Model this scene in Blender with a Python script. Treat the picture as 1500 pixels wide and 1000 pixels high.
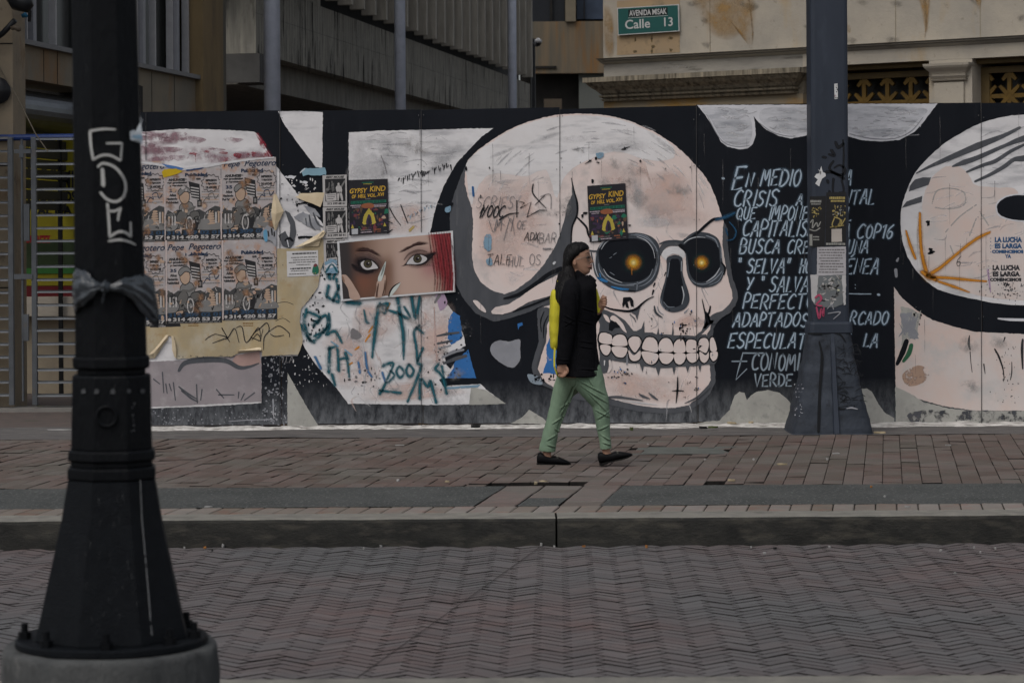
import bpy, bmesh, math, random
from mathutils import Vector, Matrix, noise
from mathutils.geometry import tessellate_polygon
RN = random.Random(11)
for o in list(bpy.data.objects): bpy.data.objects.remove(o)
SC = bpy.context.scene
COL = SC.collection
# ------------------------------------------------------------ camera, sky, sun, exposure
F = 3540.0; CX = 750.0; HY = 362.0; H = 1.575; ROLL = 0.006
cd = bpy.data.cameras.new("camera"); cam = bpy.data.objects.new("camera", cd); COL.objects.link(cam)
cam.location = (0, 0, H); cam.rotation_euler = (math.pi/2, ROLL, 0)
cd.sensor_width = 36; cd.lens = F/1500*36; cd.shift_y = (HY-500)/1500; cd.clip_end = 2000
cd.dof.use_dof = True; cd.dof.focus_distance = 19.0; cd.dof.aperture_fstop = 5.6
SC.camera = cam
W0 = bpy.data.worlds.new("World"); SC.world = W0; W0.use_nodes = True
wn = W0.node_tree.nodes; wl = W0.node_tree.links
SUN_DIR = Vector((-0.35, -0.55, 0.95)).normalized()
sky = wn.new("ShaderNodeTexSky"); sky.sky_type = 'NISHITA'; sky.sun_disc = False
sky.sun_elevation = math.asin(SUN_DIR.z); sky.sun_rotation = math.atan2(SUN_DIR.x, SUN_DIR.y)
sky.dust_density = 4.0
hs = wn.new("ShaderNodeHueSaturation"); hs.inputs['Saturation'].default_value = 0.42
wl.new(sky.outputs[0], hs.inputs['Color'])
bg = wn['Background']; bg.inputs[1].default_value = 0.10
wl.new(hs.outputs[0], bg.inputs[0])
sd = bpy.data.lights.new("sun", 'SUN'); sun = bpy.data.objects.new("sun", sd); COL.objects.link(sun)
sd.energy = 0.7; sd.angle = math.radians(40); sd.color = (1, .97, .93)
sun.rotation_euler = SUN_DIR.to_track_quat('Z', 'Y').to_euler()
SC.view_settings.view_transform = 'Standard'; SC.view_settings.look = 'None'
SC.view_settings.exposure = 0.34; SC.view_settings.gamma = 1
SC.render.resolution_x = 1024; SC.render.resolution_y = 682

# ------------------------------------------------------------ pixel / plane helpers
def unroll(px, py):
    dx = px-CX; dy = py-HY
    return dx-ROLL*dy, dy+ROLL*dx
def ray(px, py):
    u, v = unroll(px, py); return Vector((u/F, 1, -v/F))
def at(px, py, Y):
    r = ray(px, py); return Vector((r.x*Y, Y, H+r.z*Y))
def gnd(px, py, z=0.0):
    r = ray(px, py); Y = (H-z)/(-r.z); return Vector((r.x*Y, Y, z))
class Plane:
    def __init__(s, A, B):                 # A,B points; u runs from A towards B
        s.o = Vector((A.x, A.y, 0)); d = Vector((B.x-A.x, B.y-A.y, 0)); s.u = d.normalized()
        s.n = Vector((s.u.y, -s.u.x, 0))   # outward, to the right of u
        if s.n.dot(Vector((0,0,0))-s.o) < 0: s.n = -s.n
    def uv(s, px, py):
        r = ray(px, py); C = Vector((0,0,H))
        t = (s.o-C).dot(s.n)/r.dot(s.n); p = C+r*t
        return (p-s.o).dot(s.u), p.z
    def P(s, u, z, d=0): return s.o+s.u*u+s.n*d+Vector((0,0,z))
YW = 21.1
def W(px, py, l=0.0):
    p = at(px, py, YW); p.y = YW-0.0009*l; return p

# ------------------------------------------------------------ materials
MATS = {}
def mat(name, c1, c2=None, sc=3.0, con=(.35,.65), rough=.75, bump=0.0, bsc=60, c3=None, sc3=1.5, th3=(.55,.7), st=(1,1,1), st3=None,
        tint=0.0, metal=0.0, spec=.2, soft=None, wear=0.0, wsc=25, wso=.04, chips=None, csc=14, cth=(.66,.69), zf=None, zcol=None, detail=6, trans=0.0, coat=0.0):
    if name in MATS: return MATS[name]
    m = bpy.data.materials.new(name); m.use_nodes = True; MATS[name] = m
    N = m.node_tree.nodes; L = m.node_tree.links
    b = N['Principled BSDF']; out = N['Material Output']
    b.inputs['Roughness'].default_value = rough; b.inputs['Metallic'].default_value = metal
    b.inputs['Specular IOR Level'].default_value = spec
    if coat: b.inputs['Coat Weight'].default_value = coat
    if trans: b.inputs['Transmission Weight'].default_value = trans
    tc = N.new('ShaderNodeTexCoord')
    def mp(scale):
        q = N.new('ShaderNodeMapping'); q.inputs['Scale'].default_value = scale
        L.new(tc.outputs['Object'], q.inputs[0]); return q.outputs[0]
    def nz(vec, s, det=detail, rg=.6):
        q = N.new('ShaderNodeTexNoise'); q.inputs['Scale'].default_value = s; q.inputs['Detail'].default_value = det
        q.inputs['Roughness'].default_value = rg; L.new(vec, q.inputs['Vector']); return q.outputs['Fac']
    def rng(v, a, c, x=0., y=1.):
        q = N.new('ShaderNodeMapRange'); q.inputs[1].default_value = a; q.inputs[2].default_value = c
        q.inputs[3].default_value = x; q.inputs[4].default_value = y; L.new(v, q.inputs[0]); return q.outputs[0]
    def mul(a, c):
        q = N.new('ShaderNodeMath'); q.operation = 'MULTIPLY'
        for i, z in enumerate((a, c)):
            if isinstance(z, (int, float)): q.inputs[i].default_value = z
            else: L.new(z, q.inputs[i])
        return q.outputs[0]
    def mix(f, a, c):
        q = N.new('ShaderNodeMix'); q.data_type = 'RGBA'
        L.new(f, q.inputs[0])
        for i, z in ((6, a), (7, c)):
            if isinstance(z, tuple): q.inputs[i].default_value = (*z, 1)
            else: L.new(z, q.inputs[i])
        return q.outputs[2]
    v = mp(st)
    if c2 is None: c2 = tuple(x*.82 for x in c1)
    col = mix(rng(nz(v, sc), *con), c1, c2)
    if c3: col = mix(rng(nz(mp(st3 or st), sc3, 5), *th3), col, c3)
    if tint:
        a = N.new('ShaderNodeAttribute'); a.attribute_name = 'tint'
        q = N.new('ShaderNodeHueSaturation'); L.new(rng(a.outputs['Fac'], 0, 1, 1-tint, 1+tint), q.inputs['Value'])
        L.new(rng(a.outputs['Fac'], 0, 1, 1.25, .75), q.inputs['Saturation']); L.new(col, q.inputs['Color']); col = q.outputs[0]
    if chips: col = mix(rng(nz(mp((1,1,1)), csc, 8, .7), *cth), col, chips)
    if zf:
        sx = N.new('ShaderNodeSeparateXYZ'); L.new(tc.outputs['Object'], sx.inputs[0])
        f = mul(rng(sx.outputs[2], zf[0], zf[1], 1, 0), rng(nz(mp((3,3,1.2)), 6, 8, .7), .3, .62, 0, zf[2]))
        col = mix(f, col, zcol)
    L.new(col, b.inputs['Base Color'])
    if bump:
        q = N.new('ShaderNodeBump'); q.inputs['Strength'].default_value = bump; q.inputs['Distance'].default_value = .01
        L.new(nz(mp(st), bsc, 8, .65), q.inputs['Height']); L.new(q.outputs[0], b.inputs['Normal'])
    if soft is not None or wear:
        al = None
        if soft is not None:
            a = N.new('ShaderNodeAttribute'); a.attribute_name = 'edge'
            al = rng(a.outputs['Fac'], 1-soft, 1, 1, 0)
        if wear:
            w = rng(nz(mp((1,1,1)), wsc, 8, .7), wear-wso, wear+wso, 0, 1)
            al = mul(al, w) if al is not None else w
        t = N.new('ShaderNodeBsdfTransparent'); ms = N.new('ShaderNodeMixShader')
        L.new(al, ms.inputs[0]); L.new(t.outputs[0], ms.inputs[1]); L.new(b.outputs[0], ms.inputs[2])
        L.new(ms.outputs[0], out.inputs['Surface'])
    return m
def flat(name, c, rough=.8, **k): return mat(name, c, tuple(x*.86 for x in c), sc=9, rough=rough, **k)

# ------------------------------------------------------------ mesh builder, tags
class MB:
    def __init__(s): s.v=[]; s.f=[]; s.m=[]; s.t=[]; s.e=[]; s.mats=[]
    def mi(s, m):
        if m not in s.mats: s.mats.append(m)
        return s.mats.index(m)
    def add(s, vs, fs, m, tint=.5, edge=0.0):
        o = len(s.v); s.v += [tuple(p) for p in vs]
        s.e += list(edge) if isinstance(edge, (list, tuple)) else [edge]*len(vs)
        k = s.mi(m)
        for f in fs: s.f.append([o+i for i in f]); s.m.append(k); s.t.append(tint)
    def hexa(s, p, m, tint=.5):            # p: 8 points, bottom 4 then top 4
        s.add(p, [(0,3,2,1),(4,5,6,7),(0,1,5,4),(1,2,6,5),(2,3,7,6),(3,0,4,7)], m, tint)
    def box(s, x0, x1, y0, y1, z0, z1, m, tint=.5):
        s.hexa([(x0,y0,z0),(x1,y0,z0),(x1,y1,z0),(x0,y1,z0),(x0,y0,z1),(x1,y0,z1),(x1,y1,z1),(x0,y1,z1)], m, tint)
    def pbox(s, pl, u0, u1, z0, z1, d0, d1, m, tint=.5):
        P = pl.P
        s.hexa([P(u0,z0,d0),P(u1,z0,d0),P(u1,z0,d1),P(u0,z0,d1),P(u0,z1,d0),P(u1,z1,d0),P(u1,z1,d1),P(u0,z1,d1)], m, tint)
    def tube(s, pts, r, m, n=10, cap=True):
        pts = [Vector(p) for p in pts]; rs = r if isinstance(r, (list, tuple)) else [r]*len(pts)
        rings = []
        for i, p in enumerate(pts):
            d = (pts[min(i+1, len(pts)-1)]-pts[max(i-1, 0)]).normalized()
            a = d.cross(Vector((0,0,1)))
            if a.length < .02: a = d.cross(Vector((0,1,0)))
            a.normalize(); c = d.cross(a).normalized()
            rings.append([p+(a*math.cos(k*2*math.pi/n)+c*math.sin(k*2*math.pi/n))*rs[i] for k in range(n)])
        s.rings(rings, m, cap)
    def rings(s, rings, m, cap=True, tint=.5):
        n = len(rings[0]); vs = [p for r in rings for p in r]; fs = []
        for i in range(len(rings)-1):
            for k in range(n): fs.append((i*n+k, i*n+(k+1)%n, (i+1)*n+(k+1)%n, (i+1)*n+k))
        if cap: fs.append(tuple(range(n-1,-1,-1))); fs.append(tuple(range((len(rings)-1)*n, len(rings)*n)))
        s.add(vs, fs, m, tint)
    def poly(s, pts, m, tint=.5):          # flat concave polygon of 3-D points
        tr = tessellate_polygon([[Vector(p) for p in pts]]); s.add(pts, [tuple(t) for t in tr], m, tint)
    def build(s, name, parent=None, smooth=False, bevel=0):
        me = bpy.data.meshes.new(name); me.from_pydata(s.v, [], s.f)
        for m in s.mats: me.materials.append(m)
        me.polygons.foreach_set('material_index', s.m)
        a = me.attributes.new('tint', 'FLOAT', 'FACE'); a.data.foreach_set('value', s.t)
        a = me.attributes.new('edge', 'FLOAT', 'POINT'); a.data.foreach_set('value', s.e)
        if smooth: me.polygons.foreach_set('use_smooth', [True]*len(me.polygons))
        me.update()
        o = bpy.data.objects.new(name, me); COL.objects.link(o)
        if bevel:
            bv = o.modifiers.new('bevel', 'BEVEL'); bv.width = bevel; bv.segments = 2; bv.limit_method = 'ANGLE'; bv.angle_limit = math.radians(40)
        par(o, parent); return o
def par(o, parent):
    if parent is None: return
    o.parent = parent
    tot = Vector(parent.location) if parent.parent is None else Vector((0,0,0))
    o.matrix_parent_inverse = Matrix.Translation(-tot)
def tag(o, label=None, cat=None, group=None, kind=None):
    for k, x in (('label',label),('category',cat),('group',group),('kind',kind)):
        if x: o[k] = x
    return o
def thing(name, label, cat, loc, group=None):
    o = bpy.data.objects.new(name, None); COL.objects.link(o); o.location = loc; o.empty_display_size = .1
    return tag(o, label, cat, group)
def fixn(o):
    bm = bmesh.new(); bm.from_mesh(o.data); bmesh.ops.recalc_face_normals(bm, faces=bm.faces); bm.to_mesh(o.data); bm.free()

# ------------------------------------------------------------ curves in pixel space
def cat(pts, closed=True, n=6):
    out = []; N = len(pts)
    for i in range(N if closed else N-1):
        if closed: p0,p1,p2,p3 = pts[i-1],pts[i],pts[(i+1)%N],pts[(i+2)%N]
        else: p0,p1,p2,p3 = pts[max(i-1,0)],pts[i],pts[i+1],pts[min(i+2,N-1)]
        for k in range(n):
            t = k/n
            out.append(tuple(.5*(2*p1[j]+(p2[j]-p0[j])*t+(2*p0[j]-5*p1[j]+4*p2[j]-p3[j])*t*t+(3*p1[j]-p0[j]-3*p2[j]+p3[j])*t**3) for j in (0,1)))
    if not closed: out.append(tuple(pts[-1]))
    return out
def dens(pts, d=3.0):
    out = []
    for i in range(len(pts)):
        a = pts[i]; b = pts[(i+1)%len(pts)]; n = max(1, int(math.hypot(b[0]-a[0], b[1]-a[1])/d))
        out += [(a[0]+(b[0]-a[0])*k/n, a[1]+(b[1]-a[1])*k/n) for k in range(n)]
    return out
def jit(pts, a=.5):
    return [(x+a*noise.noise((x*.31, y*.31, 1.7))+a*.5*noise.noise((x*.9, y*.9, 4.2)), y+a*noise.noise((x*.31, y*.31, 9.1))+a*.5*noise.noise((x*.9, y*.9, 7.7))) for x, y in pts]
def shape(mb, pts, m, l, smooth=True, j=.6, f=None, tint=.5):
    f = f or W
    q = cat(pts) if smooth else dens(pts)
    if j: q = jit(q, j)
    mb.poly([f(x, y, l) for x, y in q], m, tint)
def soften(mb, pts, m, l, f=None, k=.55):
    """a brushed patch that thins out towards its rim"""
    f = f or W; q = jit(cat(pts), 1.0); cx = sum(p[0] for p in q)/len(q); cy = sum(p[1] for p in q)/len(q); n = len(q)
    vs = [f(cx, cy, l)]+[f(cx+(x-cx)*k, cy+(y-cy)*k, l) for x, y in q]+[f(x, y, l) for x, y in q]
    fs = [(0, 1+i, 1+(i+1)%n) for i in range(n)]+[(1+i, 1+n+i, 1+n+(i+1)%n, 1+(i+1)%n) for i in range(n)]
    mb.add(vs, fs, m, .5, [0]*(n+1)+[1]*n)
def stroke(mb, pts, w, m, l, f=None, smooth=True, rnd=True, n=5):
    """a painted line: w px wide (number or list along the line), edge attribute 1 at both sides"""
    f = f or W
    N = len(pts); ws = w if isinstance(w, (list, tuple)) else [w]*N
    q = cat(pts, False, n) if smooth and N > 2 else [tuple(p) for p in pts]
    M = len(q)
    def wat(i):
        t = i/(M-1)*(len(ws)-1); k = min(int(t), len(ws)-2) if len(ws) > 1 else 0
        return ws[k]+(ws[k+1]-ws[k])*(t-k) if len(ws) > 1 else ws[0]
    vs = []; e = []; fs = []
    def row(x, y, nx, ny, h, ee=None):
        vs.extend([f(x+nx*h, y+ny*h, l), f(x, y, l), f(x-nx*h, y-ny*h, l)]); e.extend([1, 0 if ee is None else ee, 1])
    for i, (x, y) in enumerate(q):
        a = q[max(i-1,0)]; b = q[min(i+1,M-1)]; dx, dy = b[0]-a[0], b[1]-a[1]; L = math.hypot(dx, dy) or 1
        nx, ny = -dy/L, dx/L; h = wat(i)/2
        if i == 0 and rnd: row(x-dx/L*h*.8, y-dy/L*h*.8, nx, ny, h*.45, 1)
        row(x, y, nx, ny, h)
        if i == M-1 and rnd: row(x+dx/L*h*.8, y+dy/L*h*.8, nx, ny, h*.45, 1)
    for i in range(len(vs)//3-1):
        for k in (0, 1): fs.append((3*i+k, 3*i+k+1, 3*i+k+4, 3*i+k+3))
    mb.add(vs, fs, m, .5, e)
def disc(mb, x, y, r, m, l, f=None, n=24, ry=None):
    f = f or W; ry = ry or r
    vs = [f(x, y, l)]+[f(x+r*math.cos(i*2*math.pi/n), y+ry*math.sin(i*2*math.pi/n), l) for i in range(n)]
    mb.add(vs, [(0, 1+i, 1+(i+1)%n) for i in range(n)], m, .5, [0]+[1]*n)
def chip(mb, x, y, r, m, l, f=None, rg=RN):
    n = rg.randint(6, 10); a0 = rg.random()*6.3; st = rg.uniform(.5, 1.5)
    mb.poly([(f or W)(x+r*rg.uniform(.5,1.15)*math.cos(a0+i*6.283/n)*st, y+r*rg.uniform(.5,1.15)*math.sin(a0+i*6.283/n)/st, l) for i in range(n)], m)
def Z(s, x0, y0, L): return [(x0+a/s, y0+b/s) for a, b in L]

# hand-lettering: each glyph as polylines in a 1-high box
G = {}
for line in """A 0,0 .32,1 .36,1 .6,0|.1,.36 .52,.38
B .05,0 .05,1 .4,.98 .5,.8 .4,.58 .08,.52|.1,.52 .5,.45 .58,.22 .42,.02 .05,0
C .58,.86 .4,1 .15,.82 .04,.45 .15,.08 .38,0 .58,.12
D .05,0 .08,1|.02,.98 .4,.92 .6,.6 .55,.25 .3,.03 .04,0
E .55,1 .06,.95 .03,0 .52,.04|.05,.5 .42,.53
F .55,1 .06,.95 .03,0|.05,.5 .42,.53
G .56,.85 .35,1 .12,.8 .04,.4 .2,.04 .5,.1 .56,.42 .34,.42
H .05,0 .08,1|.52,0 .56,1|.06,.48 .54,.54
I .1,0 .14,1
J .05,.2 .2,0 .38,.15 .42,1
K .05,0 .08,1|.55,1 .08,.45 .58,0
L .08,1 .04,0 .5,.04
M .02,0 .14,1 .36,.35 .6,1 .7,0
N .03,0 .08,1 .5,.05 .56,1
O .3,1 .08,.78 .06,.28 .28,0 .52,.2 .56,.7 .32,1
P .05,0 .08,1 .42,.96 .54,.74 .4,.5 .07,.45
Q .3,1 .08,.78 .06,.28 .28,0 .52,.2 .56,.7 .32,1|.34,.25 .62,-.12
R .04,0 .08,1 .42,.96 .52,.75 .38,.52 .08,.47|.2,.48 .6,0
S .55,.88 .32,1 .1,.84 .16,.6 .46,.42 .5,.18 .28,0 .04,.12
T 0,.96 .62,1|.3,.98 .27,0
U .05,1 .05,.25 .22,0 .45,.12 .52,1
V .03,1 .26,0 .56,1
W .02,1 .18,0 .36,.7 .54,0 .72,1
X .04,0 .56,1|.04,1 .56,0
Y .03,1 .28,.5|.58,1 .2,0
Z .04,.97 .56,1 .06,.02 .58,.06
1 .08,.8 .28,1 .22,0
3 .1,.95 .45,1 .5,.75 .25,.55 .52,.35 .42,.05 .06,.04
6 .5,.98 .2,.7 .06,.3 .22,0 .48,.08 .5,.38 .26,.46 .1,.3
. .1,.04 .14,.06
- .0,.45 .9,.47
> .02,.6 .1,1|.2,.6 .28,1
< .08,1 .14,.62|.26,1 .3,.62
/ .05,0 .5,1""".split('\n'):
    k, d = line.split(' ', 1)
    G[k] = [[tuple(float(z) for z in p.split(',')) for p in s.split()] for s in d.split('|')]
def letters(mb, s, x, y, h, m, l, w=3.0, adv=.82, slant=.14, f=None, rg=RN, small=1.0, wob=.05, sm=False):
    """write s with its foot at pixel y; returns the end x"""
    for i, ch in enumerate(s):
        if ch == ' ': x += h*.45*adv; continue
        acc = ch == 'É'; ch2 = 'E' if acc else ch
        hh = h*(1+rg.uniform(-wob, wob)); dy = rg.uniform(-wob, wob)*h*.7
        if small != 1 and i: hh *= small
        mx = 0
        gl = G[ch2]+([[(.2,1.12),(.45,1.3)]] if acc else [])
        for pl in gl:
            mx = max(mx, max(p[0] for p in pl))
            P = [(x+p[0]*hh*adv+slant*p[1]*hh+rg.uniform(-.02,.02)*h, y-p[1]*hh+dy+rg.uniform(-.02,.02)*h) for p in pl]
            stroke(mb, P, [w*rg.uniform(.85,1.1), w, w*rg.uniform(.75,1)], m, l, f, smooth=sm or len(P) > 4, n=4)
        x += (mx+.17)*hh*adv
    return x
# built-in font, as filled outlines in a 1-wide box
_TX = {}
def text_geo(s, bold=0.0, shear=0.0):
    k = (s, bold, shear)
    if k in _TX: return _TX[k]
    c = bpy.data.curves.new('t', 'FONT'); c.body = s; c.offset = bold; c.shear = shear; c.fill_mode = 'FRONT'; c.resolution_u = 3
    o = bpy.data.objects.new('t', c); COL.objects.link(o)
    dg = bpy.context.evaluated_depsgraph_get(); dg.update()
    e = o.evaluated_get(dg); me = e.to_mesh()
    vs = [(v.co.x, v.co.y) for v in me.vertices]; fs = [tuple(p.vertices) for p in me.polygons]
    e.to_mesh_clear(); bpy.data.objects.remove(o); bpy.data.curves.remove(c)
    x0 = min(v[0] for v in vs); x1 = max(v[0] for v in vs); y0 = min(v[1] for v in vs); y1 = max(v[1] for v in vs)
    _TX[k] = ([((x-x0)/(x1-x0), (y-y0)/(y1-y0)) for x, y in vs], fs); return _TX[k]
def text(mb, s, x0, y0, x1, y1, m, l, f=None, bold=.02, shear=0.0):
    """fit s into the box x0..x1, y0(top)..y1(bottom) of f's coordinates"""
    vs, fs = text_geo(s, bold, shear)
    mb.add([(f or W)(x0+(x1-x0)*a, y1+(y0-y1)*b, l) for a, b in vs], fs, m)
def words(mb, x0, y0, x1, y1, m, l, f, rg, gap=.25):
    """a line of print too small to read: a row of short dark marks"""
    x = x0; hh = abs(y1-y0)
    while x < x1-abs(x1-x0)*.03:
        w = rg.uniform(.05, .16)*(x1-x0)
        e = min(x+w, x1)
        a, b = y0+rg.uniform(0,.12)*(y1-y0), y1-rg.uniform(0,.12)*(y1-y0)
        mb.add([f(x,a,l), f(e,a,l), f(e,b,l), f(x,b,l)], [(0,1,2,3)], m)
        x = e+(x1-x0)*.02
def quadf(q):
    """poster coordinates: 0..1 right, 0..1 down, on the pixel quad tl,tr,br,bl of the wall"""
    tl, tr, br, bl = q
    def f(u, v, l):
        x = (tl[0]*(1-u)+tr[0]*u)*(1-v)+(bl[0]*(1-u)+br[0]*u)*v; y = (tl[1]*(1-u)+tr[1]*u)*(1-v)+(bl[1]*(1-u)+br[1]*u)*v
        return W(x, y, l)
    return f
def sheet(mb, f, m, l, n=8, amp=.0):
    vs = []; 
    for j in range(n+1):
        for i in range(n+1):
            p = f(i/n, j/n, l); vs.append(p)
    mb.add(vs, [(j*(n+1)+i, j*(n+1)+i+1, (j+1)*(n+1)+i+1, (j+1)*(n+1)+i) for j in range(n) for i in range(n)], m)
def rect(mb, f, u0, v0, u1, v1, m, l): mb.add([f(u0,v0,l), f(u1,v0,l), f(u1,v1,l), f(u0,v1,l)], [(0,1,2,3)], m)
# ============================================================ GROUND
brickm = mat('paver_brick', (.128,.088,.076), (.100,.080,.072), sc=9, rough=.85, bump=.7, bsc=70, tint=.24, c3=(.108,.098,.085), sc3=1.1, th3=(.38,.66), chips=(.06,.055,.05), csc=22, cth=(.62,.78))
roadm = mat('road_brick', (.122,.091,.087), (.094,.080,.080), sc=5, rough=.75, bump=.6, bsc=60, tint=.14, c3=(.090,.088,.089), sc3=.5, th3=(.34,.62), spec=.25, chips=(.17,.165,.165), csc=30, cth=(.72,.80))
jointm = mat('joint_soil', (.013,.012,.0115), (.024,.022,.020), sc=20, rough=.95, spec=.05)
asph = mat('asphalt_strip', (.070,.073,.070), (.048,.051,.049), sc=2.2, rough=.9, bump=.9, bsc=140, c3=(.19,.195,.19), sc3=42, th3=(.57,.68))
cement = mat('cement_strip', (.12,.11,.105), (.075,.072,.07), sc=3, rough=.9, bump=.5, bsc=50, c3=(.19,.18,.17), sc3=5, th3=(.58,.72), st=(1,2.5,1))
plaster = mat('white_plaster', (.62,.60,.57), (.40,.385,.36), sc=9, rough=.9, bump=.8, bsc=40, c3=(.17,.155,.14), sc3=9, th3=(.48,.64), st3=(1,2.5,1))
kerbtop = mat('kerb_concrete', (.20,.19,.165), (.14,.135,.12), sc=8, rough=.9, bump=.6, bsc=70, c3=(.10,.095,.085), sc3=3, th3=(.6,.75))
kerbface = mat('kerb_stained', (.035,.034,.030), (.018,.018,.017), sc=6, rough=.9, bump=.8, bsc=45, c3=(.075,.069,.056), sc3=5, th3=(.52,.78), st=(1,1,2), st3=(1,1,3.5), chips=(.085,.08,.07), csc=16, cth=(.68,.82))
farm = mat('lot_floor', (.10,.085,.075), (.065,.058,.054), sc=4, rough=.9, bump=.5, bsc=40, c3=(.15,.14,.13), sc3=2, th3=(.55,.7))
RZ = -0.163
def quad_sheet(name, x0, x1, y0, y1, z, m, label=None):
    b = MB(); b.add([(x0,y0,z),(x1,y0,z),(x1,y1,z),(x0,y1,z)], [(0,1,2,3)], m); o = b.build(name); tag(o, kind='structure'); return o
quad_sheet('ground', -300, 300, -200, 600, -.26, farm)
def brick(b, c, ax, ay, m, z, tint, h=.05, g=.004, bev=.006, rg=RN, tilt=.004, dirty=False):
    """one paver: centre c, half-edge vectors ax, ay"""
    lx, ly = ax.length, ay.length
    o = ax*(1-g/lx); p = ay*(1-g/ly); oi = ax*(1-(g+bev)/lx); pi = ay*(1-(g+bev)/ly)
    dz = [rg.uniform(-tilt, tilt) for _ in range(3)]
    def q(a, e, zz, s1, s2): v = c+a*s1+e*s2; return (v.x, v.y, zz+dz[0]+s1*dz[1]*.6+s2*dz[2]*.6)
    S = ((-1,-1),(1,-1),(1,1),(-1,1))
    vs = [q(oi,pi,z,*s) for s in S]+[q(o,p,z-bev*.8,*s) for s in S]+[(v[0],v[1],z-h) for v in (q(o,p,0,*s) for s in S)]
    b.add(vs, [(0,1,2,3)]+([(4+i,4+(i+1)%4,(i+1)%4,i) for i in range(4)] if not dirty else []), m, tint)
    b.add(vs, [(8+i,8+(i+1)%4,4+(i+1)%4,4+i) for i in range(4)]+([(4+i,4+(i+1)%4,(i+1)%4,i) for i in range(4)] if dirty else []), jointm, tint)
# road: herringbone clay pavers between the two kerbs
b = MB(); w = .064; rot = Matrix.Rotation(math.radians(44), 3, 'Z'); rg = random.Random(3)
Y0, Y1 = 8.86, 14.09
for i in range(-92, 93):
    for j in range(-92, 93):
        mm = (i-j) % 6
        if mm == 0: c = Vector((i+1.5, j+.5, 0)); ax, ay = Vector((1.5,0,0)), Vector((0,.5,0))
        elif mm == 5: c = Vector((i+.5, j+1.5, 0)); ax, ay = Vector((.5,0,0)), Vector((0,1.5,0))
        else: continue
        c = rot @ (c*w)+Vector((0, 11.5, 0))
        if not (-4.2 < c.x < 4.2 and Y0-.02 < c.y < Y1-.02): continue
        brick(b, c, rot @ (ax*w), rot @ (ay*w), roadm, RZ+.003*math.sin(c.x*1.3)*math.cos(c.y*1.6)+.002*noise.noise((c.x*2, c.y*2, 0)), rg.random()*.75+.25*(noise.noise((c.x*.8, c.y*.8, 3))*.5+.5), rg=rg, tilt=.0016, g=.0021, bev=.0024, dirty=True)
o = b.build('road'); tag(o, kind='structure')
b = MB()
for x0, x1, y0, y1, z in ((-60,60,Y0-.3,Y1+.1,RZ-.012), ): b.add([(x0,y0,z),(x1,y0,z),(x1,y1,z),(x0,y1,z)], [(0,1,2,3)], jointm)
o = b.build('road_bed'); tag(o, kind='structure')
rflat = mat('road_brick_far', (.10,.082,.08), (.08,.07,.07), sc=8, rough=.7, bump=.5, bsc=30)
for s in (-1, 1): quad_sheet('road', s*4.2, s*60, Y0, Y1, RZ-.002, rflat)
# the straight joint across the road
b = MB(); A = gnd(790, 801, RZ+.006); B = gnd(507, 1003, RZ+.006); d = (B-A).normalized(); nn = Vector((-d.y, d.x, 0))*.0019
b.add([A+nn, B+nn, B-nn, A-nn], [(0,1,2,3)], jointm); tag(b.build('road_joint'), kind='structure')
b = MB(); A = gnd(655, 902, RZ+.006); B = gnd(1500, 903, RZ+.006); nn = Vector((0,.004,0))
for k in range(14):
    if k in (3, 6, 7, 10, 12): continue
    p = A.lerp(B, k/14); q = A.lerp(B, (k+rg.uniform(.6,1))/14); b.add([p+nn, q+nn, q-nn, p-nn], [(0,1,2,3)], jointm)
tag(b.build('road_joint'), kind='structure')
# sidewalk, built in strips from the kerb to the hoarding
KF, KB, SB, AB, BB, CB = 14.08, 14.36, 14.69, 15.93, 20.05, 21.4
def strip(name, x0, x1, y0, y1, z, m, nx=60, ny=6, amp=.004):
    b = MB(); vs = []
    for j in range(ny+1):
        for i in range(nx+1):
            x = x0+(x1-x0)*i/nx; y = y0+(y1-y0)*j/ny
            vs.append((x, y, z+amp*noise.noise((x*1.3, y*1.3, 5))))
    b.add(vs, [(j*(nx+1)+i, j*(nx+1)+i+1, (j+1)*(nx+1)+i+1, (j+1)*(nx+1)+i) for j in range(ny) for i in range(nx)], m)
    o = b.build(name, smooth=True); tag(o, kind='structure'); return o
SK = .155                                          # the paver columns run slightly skew to the street
b = MB(); rg = random.Random(5)
pm = (gnd(693,742), gnd(880,742))
# soldier row behind the kerb
dustym = mat('paver_dusty', (.175,.150,.128), (.145,.128,.112), sc=6, rough=.9, bump=.4, bsc=60, tint=.18, c3=(.17,.115,.095), sc3=5, th3=(.5,.66))
x = -8.0
while x < 8: 
    ww = .128; c = Vector((x, (KB+SB)/2, 0)); brick(b, c, Vector((ww/2,0,0)), Vector((SK*(SB-KB)/2, (SB-KB)/2, 0)), dustym, .002, rg.random(), rg=rg, tilt=.0015, g=.0028); x += ww
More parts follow.
